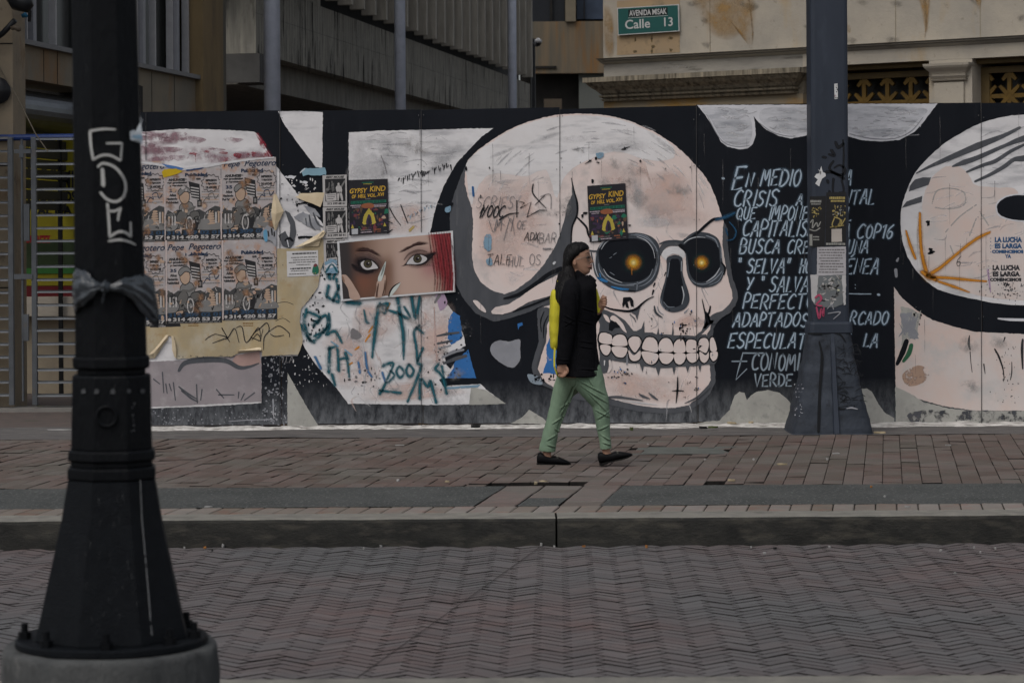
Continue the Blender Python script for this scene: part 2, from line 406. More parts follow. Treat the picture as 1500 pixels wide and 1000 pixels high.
# paved field
BL = .262; BWd = .1315; nrow = int((BB-AB)/BL)+1
for k in range(-66, 68):
    off = rg.choice((0, .5))+rg.uniform(-.12, .12)
    for r in range(-1, nrow+1):
        y0 = AB+(r+off)*BL; y1 = y0+BL
        if y1 < AB+.03 or y0 > BB-.03: continue
        y0 = max(y0, AB); y1 = min(y1, BB)
        yc = (y0+y1)/2; xc = k*BWd+SK*(yc-AB)
        if y0 < AB+.2:                             # lost pavers leave open slots
            if -.17 < xc < .50 or 1.24 < xc < 1.50 and y0 < AB+.1:
                if y1 < AB+.34: continue
                y0 = AB+.30; yc = (y0+y1)/2
            elif rg.random() < .18: y0 += rg.uniform(.02,.06); yc = (y0+y1)/2
        if .95 < xc < 1.60 and 18.35 < yc < 18.95: continue
        red = max(0, 1-abs(xc-.55)/1.1)*max(0, 1-abs(yc-17)/2.6)
        brick(b, Vector((k*BWd+SK*(yc-AB), yc, 0)), Vector((BWd/2,0,0)), Vector((SK*(y1-y0)/2, (y1-y0)/2, 0)), brickm, .002+.006*noise.noise((xc, yc, 0)), min(1, rg.random()*.62+.38*red+.08), rg=rg, tilt=.0036, g=.0020, bev=.0036)
# the patch of pavers laid crosswise in the asphalt strip
for r in range(5):
    for k in range(3):
        y0 = SB+r*(AB-SB)/5; y1 = SB+(r+1)*(AB-SB)/5; yc = (y0+y1)/2; ww = (pm[1].x-pm[0].x)/3
        if k == 1 and r in (0, 1): continue
        brick(b, Vector((pm[0].x+(k+.5)*ww+SK*(yc-SB), yc, 0)), Vector((ww/2,0,0)), Vector((SK*(y1-y0)/2, (y1-y0)/2, 0)), brickm, .002, .55+rg.random()*.4, rg=rg, tilt=.003, g=.006)
o = b.build('pavement'); tag(o, kind='structure')
strip('pavement_bed', -30, 30, KB-.02, CB, -.035, jointm, amp=.006)
# asphalt either side of the patch
def skew(name, xa, xb, y0, y1, z, m):
    b = MB(); vs = []; nx, ny = 40, 6
    for j in range(ny+1):
        for i in range(nx+1):
            y = y0+(y1-y0)*j/ny; x = xa(y)+(xb(y)-xa(y))*i/nx; vs.append((x, y, z+.004*noise.noise((x*2, y*2, 2))))
    b.add(vs, [(j*(nx+1)+i, j*(nx+1)+i+1, (j+1)*(nx+1)+i+1, (j+1)*(nx+1)+i) for j in range(ny) for i in range(nx)], m)
    tag(b.build(name, smooth=True), kind='structure')
skew('asphalt_strip', lambda y: -30, lambda y: pm[0].x+SK*(y-SB), SB, AB-.01, .002, asph)
skew('asphalt_strip', lambda y: pm[1].x+SK*(y-SB), lambda y: 30, SB, AB-.01, .002, asph)
ww = (pm[1].x-pm[0].x)/3
skew('asphalt_strip', lambda y: pm[0].x+ww+SK*(y-SB)+.006, lambda y: pm[0].x+2*ww+SK*(y-SB)-.006, SB+.01, SB+2*(AB-SB)/5-.01, .001, asph)
skew('cement_patch', lambda y: .93+SK*(y-18.6), lambda y: 1.66+SK*(y-18.6)+.05*math.sin(y*9), 18.3, 18.98, .001, mat('patch_cement', (.115,.12,.108), (.08,.085,.078), sc=6, rough=.9, bump=.6, bsc=40))
for s in (-1, 1): strip('pavement', s*8.6, s*60, KB, BB, 0, rflat, nx=10)
strip('cement_strip', -30, 30, BB, CB, .004, cement, nx=160, ny=10, amp=.012)
# kerb stones
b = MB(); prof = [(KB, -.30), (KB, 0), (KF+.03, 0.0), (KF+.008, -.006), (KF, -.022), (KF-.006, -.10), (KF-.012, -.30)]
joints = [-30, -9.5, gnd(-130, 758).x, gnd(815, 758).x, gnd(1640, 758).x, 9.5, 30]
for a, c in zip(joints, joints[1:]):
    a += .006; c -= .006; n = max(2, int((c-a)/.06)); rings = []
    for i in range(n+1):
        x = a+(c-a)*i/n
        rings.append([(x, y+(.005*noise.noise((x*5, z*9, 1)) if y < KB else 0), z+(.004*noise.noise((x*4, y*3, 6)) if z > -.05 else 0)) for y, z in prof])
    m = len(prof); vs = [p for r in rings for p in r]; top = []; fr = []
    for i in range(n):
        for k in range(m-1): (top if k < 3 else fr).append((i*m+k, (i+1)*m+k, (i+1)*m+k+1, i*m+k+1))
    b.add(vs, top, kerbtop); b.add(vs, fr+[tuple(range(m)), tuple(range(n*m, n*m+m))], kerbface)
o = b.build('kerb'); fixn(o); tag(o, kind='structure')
# near pavement and its kerb
b = MB(); b.box(-30, 30, 8.60, 8.86, -.3, 0, kerbtop); o = b.build('kerb', bevel=.012); tag(o, kind='structure')
quad_sheet('near_pavement', -60, 60, -40, 8.60, -.002, mat('near_paving', (.13,.115,.10), (.09,.082,.076), sc=6, rough=.9, bump=.4, bsc=40))
# the lot floor behind the hoarding, seen past its left end
strip('lot_floor', -30, 30, CB, 34, .0, mat('lot_brick', (.11,.085,.075), (.07,.06,.056), sc=5, rough=.9, bump=.7, bsc=26, st=(1,3,1), c3=(.04,.05,.03), sc3=1.4, th3=(.6,.7)), nx=30)

# ============================================================ HOARDING
HB = thing('hoarding', 'long black plywood hoarding painted with a giant skull mural and block letters', 'wall', (0, YW, 0))
blk = mat('paint_black', (.0062,.0078,.0115), (.0095,.0112,.0155), sc=2.2, rough=.6, spec=.10, bump=.12, bsc=30, c3=(.018,.020,.025), sc3=7, th3=(.62,.85), chips=(.07,.07,.075), csc=30, cth=(.74,.77),
          zf=(.03,.42,.8), zcol=(.17,.178,.19), st=(1,1,.35))
blk2 = mat('paint_black_fill', (.0062,.0078,.0115), (.0095,.0112,.0155), sc=2.2, rough=.6, spec=.10)
wht = mat('paint_white', (.68,.665,.67), (.57,.555,.56), sc=2.5, rough=.8, bump=.15, bsc=26, c3=(.30,.30,.315), sc3=4.2, th3=(.50,.80), st3=(.7,1,2.6), chips=(.20,.20,.21), csc=22, cth=(.68,.78), zf=(.0,.30,.5), zcol=(.25,.25,.24))
pink = mat('paint_skull', (.68,.545,.50), (.64,.585,.565), sc=1.6, con=(.3,.7), rough=.8, bump=.12, bsc=30, c3=(.38,.36,.355), sc3=5, th3=(.56,.86), chips=(.26,.24,.24), csc=30, cth=(.69,.79))
salmon = mat('paint_salmon', (.66,.46,.39), (.62,.48,.43), sc=5, rough=.8, soft=1.0, wear=.52, wsc=2.6, wso=.22, c3=(.5,.45,.44), sc3=4, th3=(.5,.75))
whsm = mat('paint_white_smear', (.70,.69,.70), (.63,.615,.62), sc=5, rough=.8, soft=1.0, wear=.52, wsc=3, wso=.2)
grs = mat('paint_grey_smear', (.36,.36,.38), (.44,.44,.45), sc=5, rough=.8, soft=1.0, wear=.57, wsc=5, wso=.2)
gry = mat('paint_grey', (.082,.086,.096), (.064,.068,.077), sc=4, rough=.7, st=(3,1,.6), c3=(.14,.143,.15), sc3=5, th3=(.6,.8))
lgr = mat('paint_light_grey', (.27,.275,.30), (.22,.225,.245), sc=4, rough=.8, c3=(.42,.42,.43), sc3=6, th3=(.55,.8), chips=(.12,.12,.12), csc=40, cth=(.7,.74))
stl = mat('bare_pale', (.40,.395,.36), (.32,.315,.29), sc=4, rough=.9, c3=(.25,.25,.235), sc3=18, th3=(.55,.75), zf=(0,.3,.5), zcol=(.22,.215,.2))
ink = flat('paint_line_black', (.008,.009,.012), .6, spec=.1)
blu = flat('paint_blue', (.035,.15,.40), .7, wear=.36, wsc=9)
lbl = flat('spray_white', (.40,.485,.57), .8, soft=.65)
lbl2 = flat('spray_dim', (.25,.30,.35), .8, soft=.7)
wln = flat('brush_white', (.60,.61,.63), .8)
teal = flat('spray_teal', (.010,.10,.13), .7, soft=.85, wear=.38, wsc=18, wso=.12)
tealf = flat('spray_teal_haze', (.05,.20,.25), .7, soft=1.0, wear=.54, wsc=9, wso=.25)
mark = flat('marker_black', (.02,.02,.023), .6)
mark2 = flat('marker_grey', (.19,.18,.185), .7)
orng = flat('spray_orange', (.55,.22,.02), .8, soft=.7)
blsp = flat('spray_blue', (.015,.07,.14), .7, soft=1.0)
red = flat('smear_red', (.30,.028,.05), .8, wear=.50, wsc=14, wso=.12)
maroon = flat('smear_maroon', (.34,.20,.235), .8, soft=1.0, wear=.55, wsc=9, wso=.16)
grn = flat('paint_green', (.03,.12,.06), .8)
seam = [(160,164.8,410,161.8),(410,162.5,617,160.6),(617,161.2,820,157.3),(820,160,1020,154.6),(1020,153.8,1226,151.5),(1226,152,1437,150.6),(1437,151,1640,149.5),(1640,150,1850,149)]
for x0, y0, x1, y1 in seam:
    a, c = W(x0, y0), W(x1, y1); z0 = .035+RN.uniform(0,.012)
    b = MB(); g = .0025
    b.hexa([(a.x+g,YW,z0),(c.x-g,YW,z0+RN.uniform(-.008,.008)),(c.x-g,YW+.018,z0),(a.x+g,YW+.018,z0),(a.x+g,YW,a.z),(c.x-g,YW,c.z),(c.x-g,YW+.018,c.z),(a.x+g,YW+.018,a.z)], blk)
    b.build('panel', HB)
b = MB()
for x in (170, 410, 617, 820, 1020, 1226, 1437, 1640, 1840):
    p = W(x, 200); b.box(p.x-.04, p.x+.04, YW+.02, YW+.10, 0, 2.72, mat('timber', (.17,.11,.06), (.11,.075,.045), sc=8))
q0, q1 = W(165, 300), W(1845, 300)
for z in (.5, 1.4, 2.3): b.box(q0.x, q1.x, YW+.101, YW+.15, z, z+.09, MATS['timber'])
b.build('frame', HB)

# ---- block letters left of the skull
b = MB()
shape(b, [(160,196),(200,194),(232,191.5),(263,189),(300,189.5),(340,191),(372,193),(378,197),(404,242),(434,282),(470,324),(512,372),(540,420),(520,540),(460,531),(441,500),(436,521),(383,522),(383,590),(300,595),(160,600)], wht, 1, False, .8)
b.build('painted_letter', HB); b = MB()
shape(b, [(511,194),(560,191.5),(620,190.5),(690,188.5),(723,188),(706,200),(690,216),(668,240),(650,272),(638,305),(629,345),(630,400),(645,432),(660,452),(672,470),(680,495),(688,535),(697,555),(712,570),(740,591),(640,593),(510,591),(494,569),(460,531),(444,500),(440,455),(470,380),(511,340)], wht, 1.6, False, .8)
b.build('painted_letter', HB); b = MB()
shape(b, [(407,163.2),(440,163),(473,164.5),(472.5,200),(472,246),(463,245),(440,215),(416,182)], wht, 1, False, .6)
b.build('painted_triangle', HB); b = MB()
shape(b, [(421,545),(436,572),(452,600),(468,626),(421,626.5)], stl, 1, False, .8)
b.build('painted_triangle', HB); b = MB()
shape(b, [(748,620),(765,611),(775,600),(785.6,606),(798,614),(803,621)], stl, 1, False, .8)
b.build('painted_triangle', HB); b = MB()
shape(b, [(690,566),(712,571),(741,591),(687,593)], stl, 2.2, False, .6)
b.build('painted_triangle', HB); b = MB()
# pink bottom-left patch of the letter and its black frame
shape(b, [(205,530),(300,526),(330,523),(383,514),(383,588),(320,591),(250,595),(205,596)], mat('paint_mauve', (.30,.265,.275), (.25,.225,.235), sc=4, rough=.85, c3=(.36,.335,.34), sc3=9, th3=(.55,.8), chips=(.07,.07,.075), csc=30, cth=(.66,.70)), 2.4, False, .8)
shape(b, [(345,520),(380,514),(382,532),(372,537),(350,540),(338,534)], flat('paint_salmon_flat', (.40,.27,.24)), 3.2, False, .8)
stroke(b, [(262,543),(272,531),(300,527),(330,528),(350,538),(365,537),(379,532)], [4,7,8,7,6,4,2], gry, 3.6)
for p in ([(238,545),(240,575)],[(248,562),(251,572)],[(243,562),(245,576)],[(254,560),(257,586)],[(262,566),(272,574),(288,584)],[(266,572),(280,583),(290,588)],[(288,563),(289,590)],[(225,555),(234,562)],[(317,570),(328,583)],[(350,574),(349,583)],[(358,576),(353,586)],[(373,575),(358,586)],[(296,570),(294,586)],[(320,578),(343,578)]):
    stroke(b, p, [2,3.2,1.5], gry, 3.8)
b.build('painted_letter', HB)
# loose red paint over the first letter
b = MB()
for k in range(26):
    x = RN.uniform(208, 372); y = RN.uniform(194, 236); shape(b, [(x-RN.uniform(8,20), y-2),(x,y-RN.uniform(3,6)),(x+RN.uniform(8,22),y-1),(x+4,y+RN.uniform(2,6))], maroon, 2.5+k*.05, True, 1) if k % 2 else soften(b, [(x-28,y-5),(x+4,y-9),(x+30,y-4),(x+20,y+7),(x-18,y+8)], maroon, 2.5+k*.05, None, .3)
for x, y, w_, h_ in ((327,224,7,2),(348,228,6,4),(369,226,7,3),(388,228,6,4),(384,212,4,6),(392,234,5,6),(330,233,5,3),(302,222,5,1.5),(283,225,6,1.5)):
    shape(b, [(x-w_,y),(x-w_*.3,y-h_),(x+w_,y-h_*.4),(x+w_*.5,y+h_)], red, 4, True, 1)
stroke(b, [(376,196),(388,214),(402,240)], [4,6,5], red, 4.1)
stroke(b, [(286,226),(287,238)], [1.5,.8], red, 4.1)
b.build('smeared_paint', HB)
# black worn area beside it
b = MB()
for k in range(150):
    x = RN.gauss(404, 11); y = RN.uniform(520, 622)
    if 384 < x < 420: chip(b, x, y, RN.uniform(.4, 2.2)*RN.uniform(.5,1.2), lgr, 1.2)
for k in range(120):
    x = RN.uniform(212, 420); y = RN.gauss(613, 7)
    if y < 625: chip(b, x, y, RN.uniform(.3, 1.5), lgr, 1.2)
for k in range(50): chip(b, RN.uniform(412,470), RN.uniform(262,300), RN.uniform(.5,2.6), wht, 2)
for k in range(36): chip(b, RN.uniform(430,480), RN.uniform(520,570), RN.uniform(.4,1.6), wht, 1.2)
stroke(b, [(335,617),(362,615),(400,614)], [1,1.6,1], lgr, 1.4)
stroke(b, [(400,585),(401,612)], [2.5,1.2], lgr, 1.4)
letters(b, 'TLA', 412, 531, 10, mark2, 1.5, 1.2)
b.build('chipped_paint', HB)

# ---- the skull
SK1 = MB()
top = [(685,235),(700,220),(722.5,204),(745,190.5),(770,179.5),(795,172.5),(820,168),(845,166.5),(875,167.5),(902,171.5),(927,179),(958,193),(988,212),(1008,230),(1020,244),(1030,255),(1040,270),(1048,288),(1054,308),(1060,324)]
G0 = top+[(1066,335),(1066,359),(1069,383),(1074,410),(1080,426),(1081.5,436),(1077,448),(1069,456),(1057,465),(1049,474),(1045,482),(1044,494),(1049,509),(1050.5,522),(1046,532),(1048,545),(1048,559),(1040,576),(1028,589),(1010,601),(989,605),(962,605),(933,602),(911,597),(880,590),(840,584),(811,571),(788,559),(779,538),(783,520),(789,500),(787,470),(789,452),(806,442),(775,457),(744,467),(723,471),(697,459),(679,438),(667,414),(664,390),(659,345),(659,310),(665,285),(676,256)]
shape(SK1, G0, gry, 3, False, .8)
P0 = top+[(1059,334),(1058,359),(1062,383),(1067,410),(1072,427),(1073,437),(1068,446),(1058,455),(1047,459),(1040,463),(1030,478),(1036,490),(1037,520),(1040,540),(1041,556),(1035,570),(1024,582),(1008,593),(989,597),(962,597),(933,593),(911,588),(893,583),(850,574),(862,540),(845,450),(836,400),(830,385),(800,395),(778,409),(754.4,425.5),(738.8,430.7),(720.6,425.5),(705,414),(694.6,396),(691,372),(692.5,350),(693,325),(691,305),(686,290),(681,270),(681,256)]
shape(SK1, P0, pink, 4, False, .8)
# white wash over the crown and face-coloured patches
shape(SK1, [(683,240),(700,222),(722.5,207),(745,193),(770,182),(795,175),(820,171),(845,169.5),(875,170.5),(902,174),(927,182),(958,196),(985,214),(985,232),(950,235),(900,222),(850,240),(825,262),(815,290),(800,250),(770,258),(720,255),(700,275),(690,300),(684,262)], mat('paint_crown', (.70,.685,.69), (.63,.605,.60), sc=2.5, rough=.8, bump=.12, bsc=26, c3=(.33,.33,.345), sc3=4.6, th3=(.52,.82), st3=(.55,1,2.8), chips=(.25,.25,.26), csc=26, cth=(.68,.78)), 4.8, True, 1.2)
for p in ([(715,258),(780,258),(782,300),(816,330),(800,375),(740,395),(700,385),(695,300)],[(880,235),(940,232),(945,250),(1000,250),(1040,300),(1050,330),(960,335),(925,300),(870,262)],[(1005,460),(1040,470),(1030,480),(985,478)],[(880,540),(960,548),(1020,560),(1010,588),(940,590),(880,575)]):
    soften(SK1, p, salmon, 5.4)
for p in ([(838,232),(860,214),(900,208),(945,206),(960,214),(930,224),(870,226)],[(770,212),(800,196),(830,192),(800,206)],[(925,268),(940,262),(944,300),(930,318)],[(935,300),(970,298),(1010,310),(1010,332),(960,334),(930,325)],[(725,265),(760,262),(750,270)],[(705,235),(730,222),(760,214),(735,228)],[(940,185),(975,208),(1000,232),(970,215)],[(990,340),(1020,344),(1000,350)]):
    soften(SK1, p, grs, 6, None, .3)
for p in ([(930,320),(980,318),(990,330),(940,334)],[(820,200),(880,196),(880,204),(825,210)],[(740,400),(770,398),(750,418)]):
    soften(SK1, p, whsm, 6.2)
# temple shadow and cheek arch
shape(SK1, [(837,259),(839,275),(845,292),(845.5,310),(838,332),(836,360),(838,395),(822,396),(800,408),(775,424),(757,430),(742,431),(754,425.5),(778,408.6),(796,388),(812,363),(820,345),(827,320),(831,300),(838,285)], gry, 7, False, .7)
stroke(SK1, [(837,261),(841,280),(845.5,298),(845,315),(838,333),(836.5,358)], [1,2,3,3,2.5,2], ink, 7.6)
stroke(SK1, [(845,318),(852,325),(859,333),(862,344),(868,351),(880,354)], [2,3,3.2,3,3,2], ink, 7.6)
stroke(SK1, [(862,367),(870,368),(878,368)], 3, gry, 7.6); stroke(SK1, [(866,370),(872,400),(880,412)], [2,2.5,1.5], gry, 7.6)
shape(SK1, [(719,456),(726,449.5),(744,446),(762,435),(785.6,418),(819,401.5),(822,427),(801,434.6),(775,442),(752,455),(736,460.6),(721,459.5)], pink, 7.8, False, .6)
stroke(SK1, [(738,437),(760,431),(785.6,415),(803,402),(822,393.5)], [2,5,6,6,7], ink, 8.2)
stroke(SK1, [(752,456),(780,446),(800,438),(822,431)], [2,3,2.5,4], ink, 8.2)
shape(SK1, [(693,440),(700,441),(710,451.5),(711.5,457.5),(703.7,454),(696,445.5)], pink, 7.8, True, .3)
# jaw branch behind the walker
shape(SK1, [(787,455),(798,449),(826,440),(850,470),(850,575),(812,570),(795,556),(788,540),(793,520),(800,500),(802,470)], pink, 8, False, .6)
shape(SK1, [(787,455),(797,450),(805,452),(806,465),(800,480),(797,500),(791,520),(786,540),(793,556),(810,566),(812,571),(788,559),(779,538),(784,518),(789,500),(788,475)], gry, 8.6, True, .5)
stroke(SK1, [(797,456),(792,470),(793,486)], [1,2.5,1], ink, 9); stroke(SK1, [(803,462),(797,476),(796,495)], [1,2.5,1], ink, 9)
shape(SK1, [(800,505),(806,494),(818,490),(820,548),(795,546),(801,530)], blu, 9, False, 1.5)
shape(SK1, [(773,548),(790,552),(794,563),(778,560)], lbl2, 8.8, True, .3)
for k in range(22): chip(SK1, RN.uniform(776,812), RN.uniform(548,560), RN.uniform(.6,2.6), ink, 9.4)
shape(SK1, [(758,474),(765,472),(766,476),(761,478),(759,483)], blu, 3, False, .3)
# the loose grey blob in the black
shape(SK1, [(720.6,504),(731,498.5),(746,500),(761,497),(762,510),(762,526),(752,538),(736,533),(722,521),(718,512)], lgr, 3.4, True, .6)
E = lambda L: Z(6.25, 860, 330, L)
# eye sockets
shape(SK1, E([(290,85),(375,70),(480,70),(580,100),(650,165),(667,260),(662,380),(622,500),(540,572),(450,606),(350,606),(220,575),(120,505),(75,410),(72,300),(100,205),(160,140)]), mat('socket_grey', (.05,.058,.07), (.034,.04,.05), sc=8, rough=.6), 9, True, .3)
shape(SK1, E([(118,210),(210,145),(380,122),(480,130),(580,180),(632,265),(628,345),(592,430),(520,490),(430,518),(310,514),(200,470),(125,370),(104,280)]), blk2, 10, True, .3)
shape(SK1, E([(880,165),(900,120),(960,75),(1050,62),(1140,82),(1203,130),(1228,220),(1238,330),(1262,375),(1252,440),(1220,510),(1150,556),(1050,568),(970,537),(920,455),(905,350),(898,250),(860,205)]), MATS['socket_grey'], 9, True, .3)
shape(SK1, E([(890,188),(960,128),(1060,115),(1150,142),(1200,200),(1212,300),(1218,360),(1188,420),(1120,488),(1060,518),(990,508),(940,440),(925,350),(910,260)]), blk2, 10, True, .3)
lg = flat('paint_pale_line', (.20,.225,.26), .7, soft=.6); wl_ = flat('paint_white_line', (.42,.44,.47), .7, soft=.5); bl_ = flat('paint_blue_line', (.03,.16,.36), .7, soft=.4)
ln = lambda P, w_, m, l=11: stroke(SK1, E(P), w_, m, l)
ln([(400,88),(480,95),(560,130),(620,190),(645,260),(640,370),(605,470),(540,535),(470,560)], [1,3,2.5,2,3,3,2.5,2,1], lg)
ln([(440,78),(540,100),(605,160)], [1,2,1], lg); ln([(455,105),(540,140),(600,215),(620,300)], [1,2,1.5,1], wl_)
ln([(640,240),(642,330),(620,430)], [1.5,2.2,1], wl_); ln([(600,400),(560,480),(470,530),(350,545)], [1,2,3,1.5], lg)
ln([(130,220),(165,165),(215,130)], [1,1.6,1], wl_); ln([(112,205),(140,160),(190,120)], [1,1.6,1], wl_); ln([(80,260),(72,380),(110,490)], [2,2,1.5], wl_)
ln([(105,350),(120,420),(190,500),(300,545),(430,550)], [1.2,2.5,3,2.2,1.5], lg); ln([(150,400),(200,470),(320,525)], [1,1.8,1], wl_)
ln([(100,480),(140,500),(185,515)], [4,6,3], bl_); ln([(220,560),(300,580),(380,585)], [2,4.5,2], bl_); ln([(115,440),(125,480)], 2, bl_); ln([(460,520),(455,590)], [2.5,2], lg)
ln([(380,598),(440,604)], [2,2], ink)
ln([(885,165),(930,130),(1000,108),(1080,112)], [1,2,1.6,1], wl_); ln([(1090,95),(1170,130),(1200,200)], [2,3,1.5], lg)
ln([(950,500),(1010,535),(1090,535),(1170,490),(1235,420)], [1,2,2,3,2], lg); ln([(1215,390),(1170,460),(1090,520)], [1,2.4,1], wl_); ln([(1245,430),(1200,510),(1120,545)], [1,2,1], lg)
ln([(1228,340),(1262,390),(1250,450)], [2,3,2], ink); ln([(1225,200),(1228,300)], [2,2], lg)
ln([(240,270),(268,252)], 1.4, lg); ln([(205,300),(225,290)], 1.2, lg); ln([(210,430),(250,455)], 1.4, lg2 if 0 else lg)
hal = flat('glow_teal', (.02,.055,.045), .7, soft=1.0); ora = flat('glow_orange', (.62,.22,.012), .7, soft=.9); yel = flat('glow_yellow', (.80,.52,.06), .7, soft=1.0); pal = flat('glow_pale', (.85,.74,.30), .7, soft=1.0)
for x, y, r in ((928,384.4,11.5),(1027.7,384.4,10)):
    disc(SK1, x, y, r*1.6, hal, 11.2); disc(SK1, x, y, r*1.15, ora, 11.6); disc(SK1, x, y, r*.78, yel, 12); disc(SK1, x, y+.3, r*.42, pal, 12.4)
stroke(SK1, [(925.5,394),(925.5,403)], [1.6,.8], ora, 11.8)
# nose and brow
shape(SK1, E([(730,300),(790,272),(845,280),(874,315),(878,450),(925,600),(936,690),(890,765),(800,795),(720,775),(668,705),(678,620),(718,480),(728,370)]), MATS['socket_grey'], 9, True, .3)
shape(SK1, E([(762,322),(800,305),(845,322),(856,430),(880,560),(890,650),(860,722),(790,752),(720,737),(694,670),(720,540),(742,430)]), blk2, 10, True, .3)
ln([(755,340),(735,470)], [1,2], lg); ln([(865,330),(862,420)], [1.5,1], wl_); ln([(868,560),(885,640),(868,720)], [1.5,2.5,1], wl_); ln([(700,700),(740,745),(800,745)], [1,2,1], lg); ln([(670,660),(690,740),(740,780)], [1.5,2,1], lg)
shape(SK1, E([(662,215),(690,170),(740,150),(810,143),(880,155),(905,190),(900,260),(870,205),(820,190),(760,190),(715,210),(690,260),(672,275)]), gry, 8.4, True, .4)
ln([(850,185),(880,200),(910,240)], [6,8,4], ink, 9.4); ln([(665,170),(720,150),(800,143),(870,152),(900,130)], [2,3,3,4,4], MATS['socket_grey'], 9.2)
shape(SK1, E([(680,270),(700,230),(750,200),(810,192),(860,210),(898,265),(880,300),(840,272),(790,262),(740,285),(725,320),(700,300)]), wht, 8.6, True, .4)
stroke(SK1, [(1058,319.5),(1046,321),(1036,328),(1022,341),(1012,349),(1002,355)], [2,4,4,4,4,3], ink, 9.6); ln([(880,165),(950,100),(1010,60)], [5,6,3], MATS['socket_grey'], 9.5)
ln([(615,740),(630,800),(690,845)], [2,3.5,1], MATS['socket_grey']); ln([(640,740),(660,790),(700,820)], [1,2.2,1], lg); ln([(890,800),(930,760)], [3,1], lg)
# cheeks
shape(SK1, E([(330,660),(395,655),(425,690),(428,745),(400,740),(390,690),(370,700),(385,760),(355,750),(350,720),(325,755),(318,720)]), ink, 9, False, .8)
ln([(610,650),(550,680),(500,720),(450,765),(380,785),(300,778),(220,765),(165,745)], [1,2,3,4,3.5,3,2.5,2], ink, 9.2)
shape(SK1, E([(505,715),(480,770),(458,868),(440,820),(400,795),(440,785),(470,750)]), gry, 8.8, False, .3)
ln([(390,815),(430,850),(445,885)], [1,2,1], gry, 9)
ln([(620,530),(606,560)], [2.5,1.5], ink, 9); ln([(607,595),(595,635)], [3,1.5], ink, 9); ln([(720,430),(708,460)], 1.6, ink, 9)
shape(SK1, E([(1050,676),(1062,700),(1075,770),(1120,830),(1190,845),(1245,822),(1310,775),(1350,730),(1310,800),(1235,842),(1180,900),(1130,905),(1110,912),(1085,945),(1060,945),(1086,880)]), gry, 8.8, False, .4)
ln([(1052,676),(1078,790),(1100,860),(1112,895)], [1,2.5,3.5,2], ink, 9.2); ln([(1128,740),(1118,790),(1108,815)], [2,3,2], ink, 9.2)
# gums and teeth
T = lambda L: Z(5.883, 860, 450, L)
shape(SK1, T([(60,10),(150,20),(230,50),(330,115),(400,203),(425,205),(468,180),(490,118),(496,215),(560,215),(600,232),(612,172),(622,230),(728,236),(740,140),(747,240),(860,240),(930,248),(985,200),(1008,150),(1015,60),(1030,40),(1050,60),(1062,110),(1095,110),(1060,180),(1025,240),(1060,240),(1100,260),(1130,380),(1120,460),(1100,490),(1060,490),(985,500),(972,562),(960,502),(882,508),(866,562),(850,510),(764,512),(748,580),(735,518),(632,522),(613,590),(592,520),(490,505),(474,556),(452,485),(340,478),(215,455),(190,500),(170,560),(140,570),(100,520),(110,420),(90,300),(110,150)]), gry, 8.8, False, .5)
shape(SK1, T([(140,60),(180,80),(195,130),(160,110)]), pink, 9.4, True, .3); shape(SK1, T([(230,70),(300,130),(340,215),(310,200),(270,150),(200,100)]), pink, 9.4, True, .3)
shape(SK1, T([(190,130),(215,110),(250,125),(285,175),(240,180),(215,205),(185,195)]), ink, 9.6, False, .8)
shape(SK1, T([(985,235),(1030,190),(1065,150),(1060,190),(1030,232)]), pink, 9.4, False, .3);
tooth = [[(110,232),(150,218),(200,235),(215,260),(205,315),(110,300)],[(225,262),(270,235),(320,245),(342,290),(336,330),(220,325)],[(355,285),(390,252),(440,255),(466,290),(455,330),(412,388),(370,340)],[(480,315),(510,265),(560,260),(600,295),(608,380),(540,378),(478,358)],[(620,315),(650,272),(700,268),(734,310),(735,380),(625,376)],[(750,315),(780,278),(820,276),(841,312),(842,385),(750,387)],[(855,305),(880,278),(930,285),(946,320),(946,380),(860,385)],[(960,305),(985,268),(1030,270),(1048,310),(1040,360),(1020,392),(965,362)],[(1060,278),(1090,265),(1117,368),(1064,372)],
 [(115,325),(195,332),(197,380),(170,412),(130,390)],[(213,342),(336,348),(336,400),(300,432),(240,412)],[(356,368),(402,412),(458,372),(460,430),(420,462),(372,446)],[(477,380),(606,402),(602,460),(560,492),(510,476),(480,430)],[(625,398),(736,400),(736,450),(690,487),(640,470)],[(752,402),(842,400),(840,460),(800,492),(760,470)],[(858,402),(951,397),(950,450),(910,477),(870,455)],[(970,382),(1020,412),(1046,384),(1045,440),(1010,477),(975,450)],[(1065,390),(1122,384),(1117,440),(1086,462),(1062,430)]]
tp = mat('paint_tooth', (.67,.585,.555), (.63,.53,.495), sc=4, rough=.8, c3=(.58,.57,.58), sc3=5, th3=(.6,.8))
for t_ in tooth:
    cx_ = sum(p[0] for p in t_)/len(t_); cy_ = sum(p[1] for p in t_)/len(t_)
    big = [(cx_+(x-cx_)*(1+24/abs(max(p[0] for p in t_)-min(p[0] for p in t_))), cy_+(y-cy_)*(1+22/abs(max(p[1] for p in t_)-min(p[1] for p in t_)))) for x, y in t_]
    shape(SK1, T(big), ink, 9.8, True, .2)
for t_ in tooth: shape(SK1, T(t_), tp, 10.4, True, .25)
lt = lambda P, w_, m=ink, l=10.8: stroke(SK1, T(P), w_, m, l)
lt([(780,602),(777,720),(766,822)], [1.5,3,1]); lt([(733,720),(780,716),(832,720)], [1,2.2,1])
lt([(190,772),(270,772),(350,782),(480,802)], [3,4,3,1], gry); lt([(530,735),(570,770),(612,797)], [1,4,1], gry); lt([(445,742),(480,765),(540,787)], [1,4,1], gry)
lt([(840,826),(930,785),(985,745),(1050,680)], [1,3,4,5], gry); lt([(300,800),(450,820),(600,838)], [1,2,1], wht, 9)
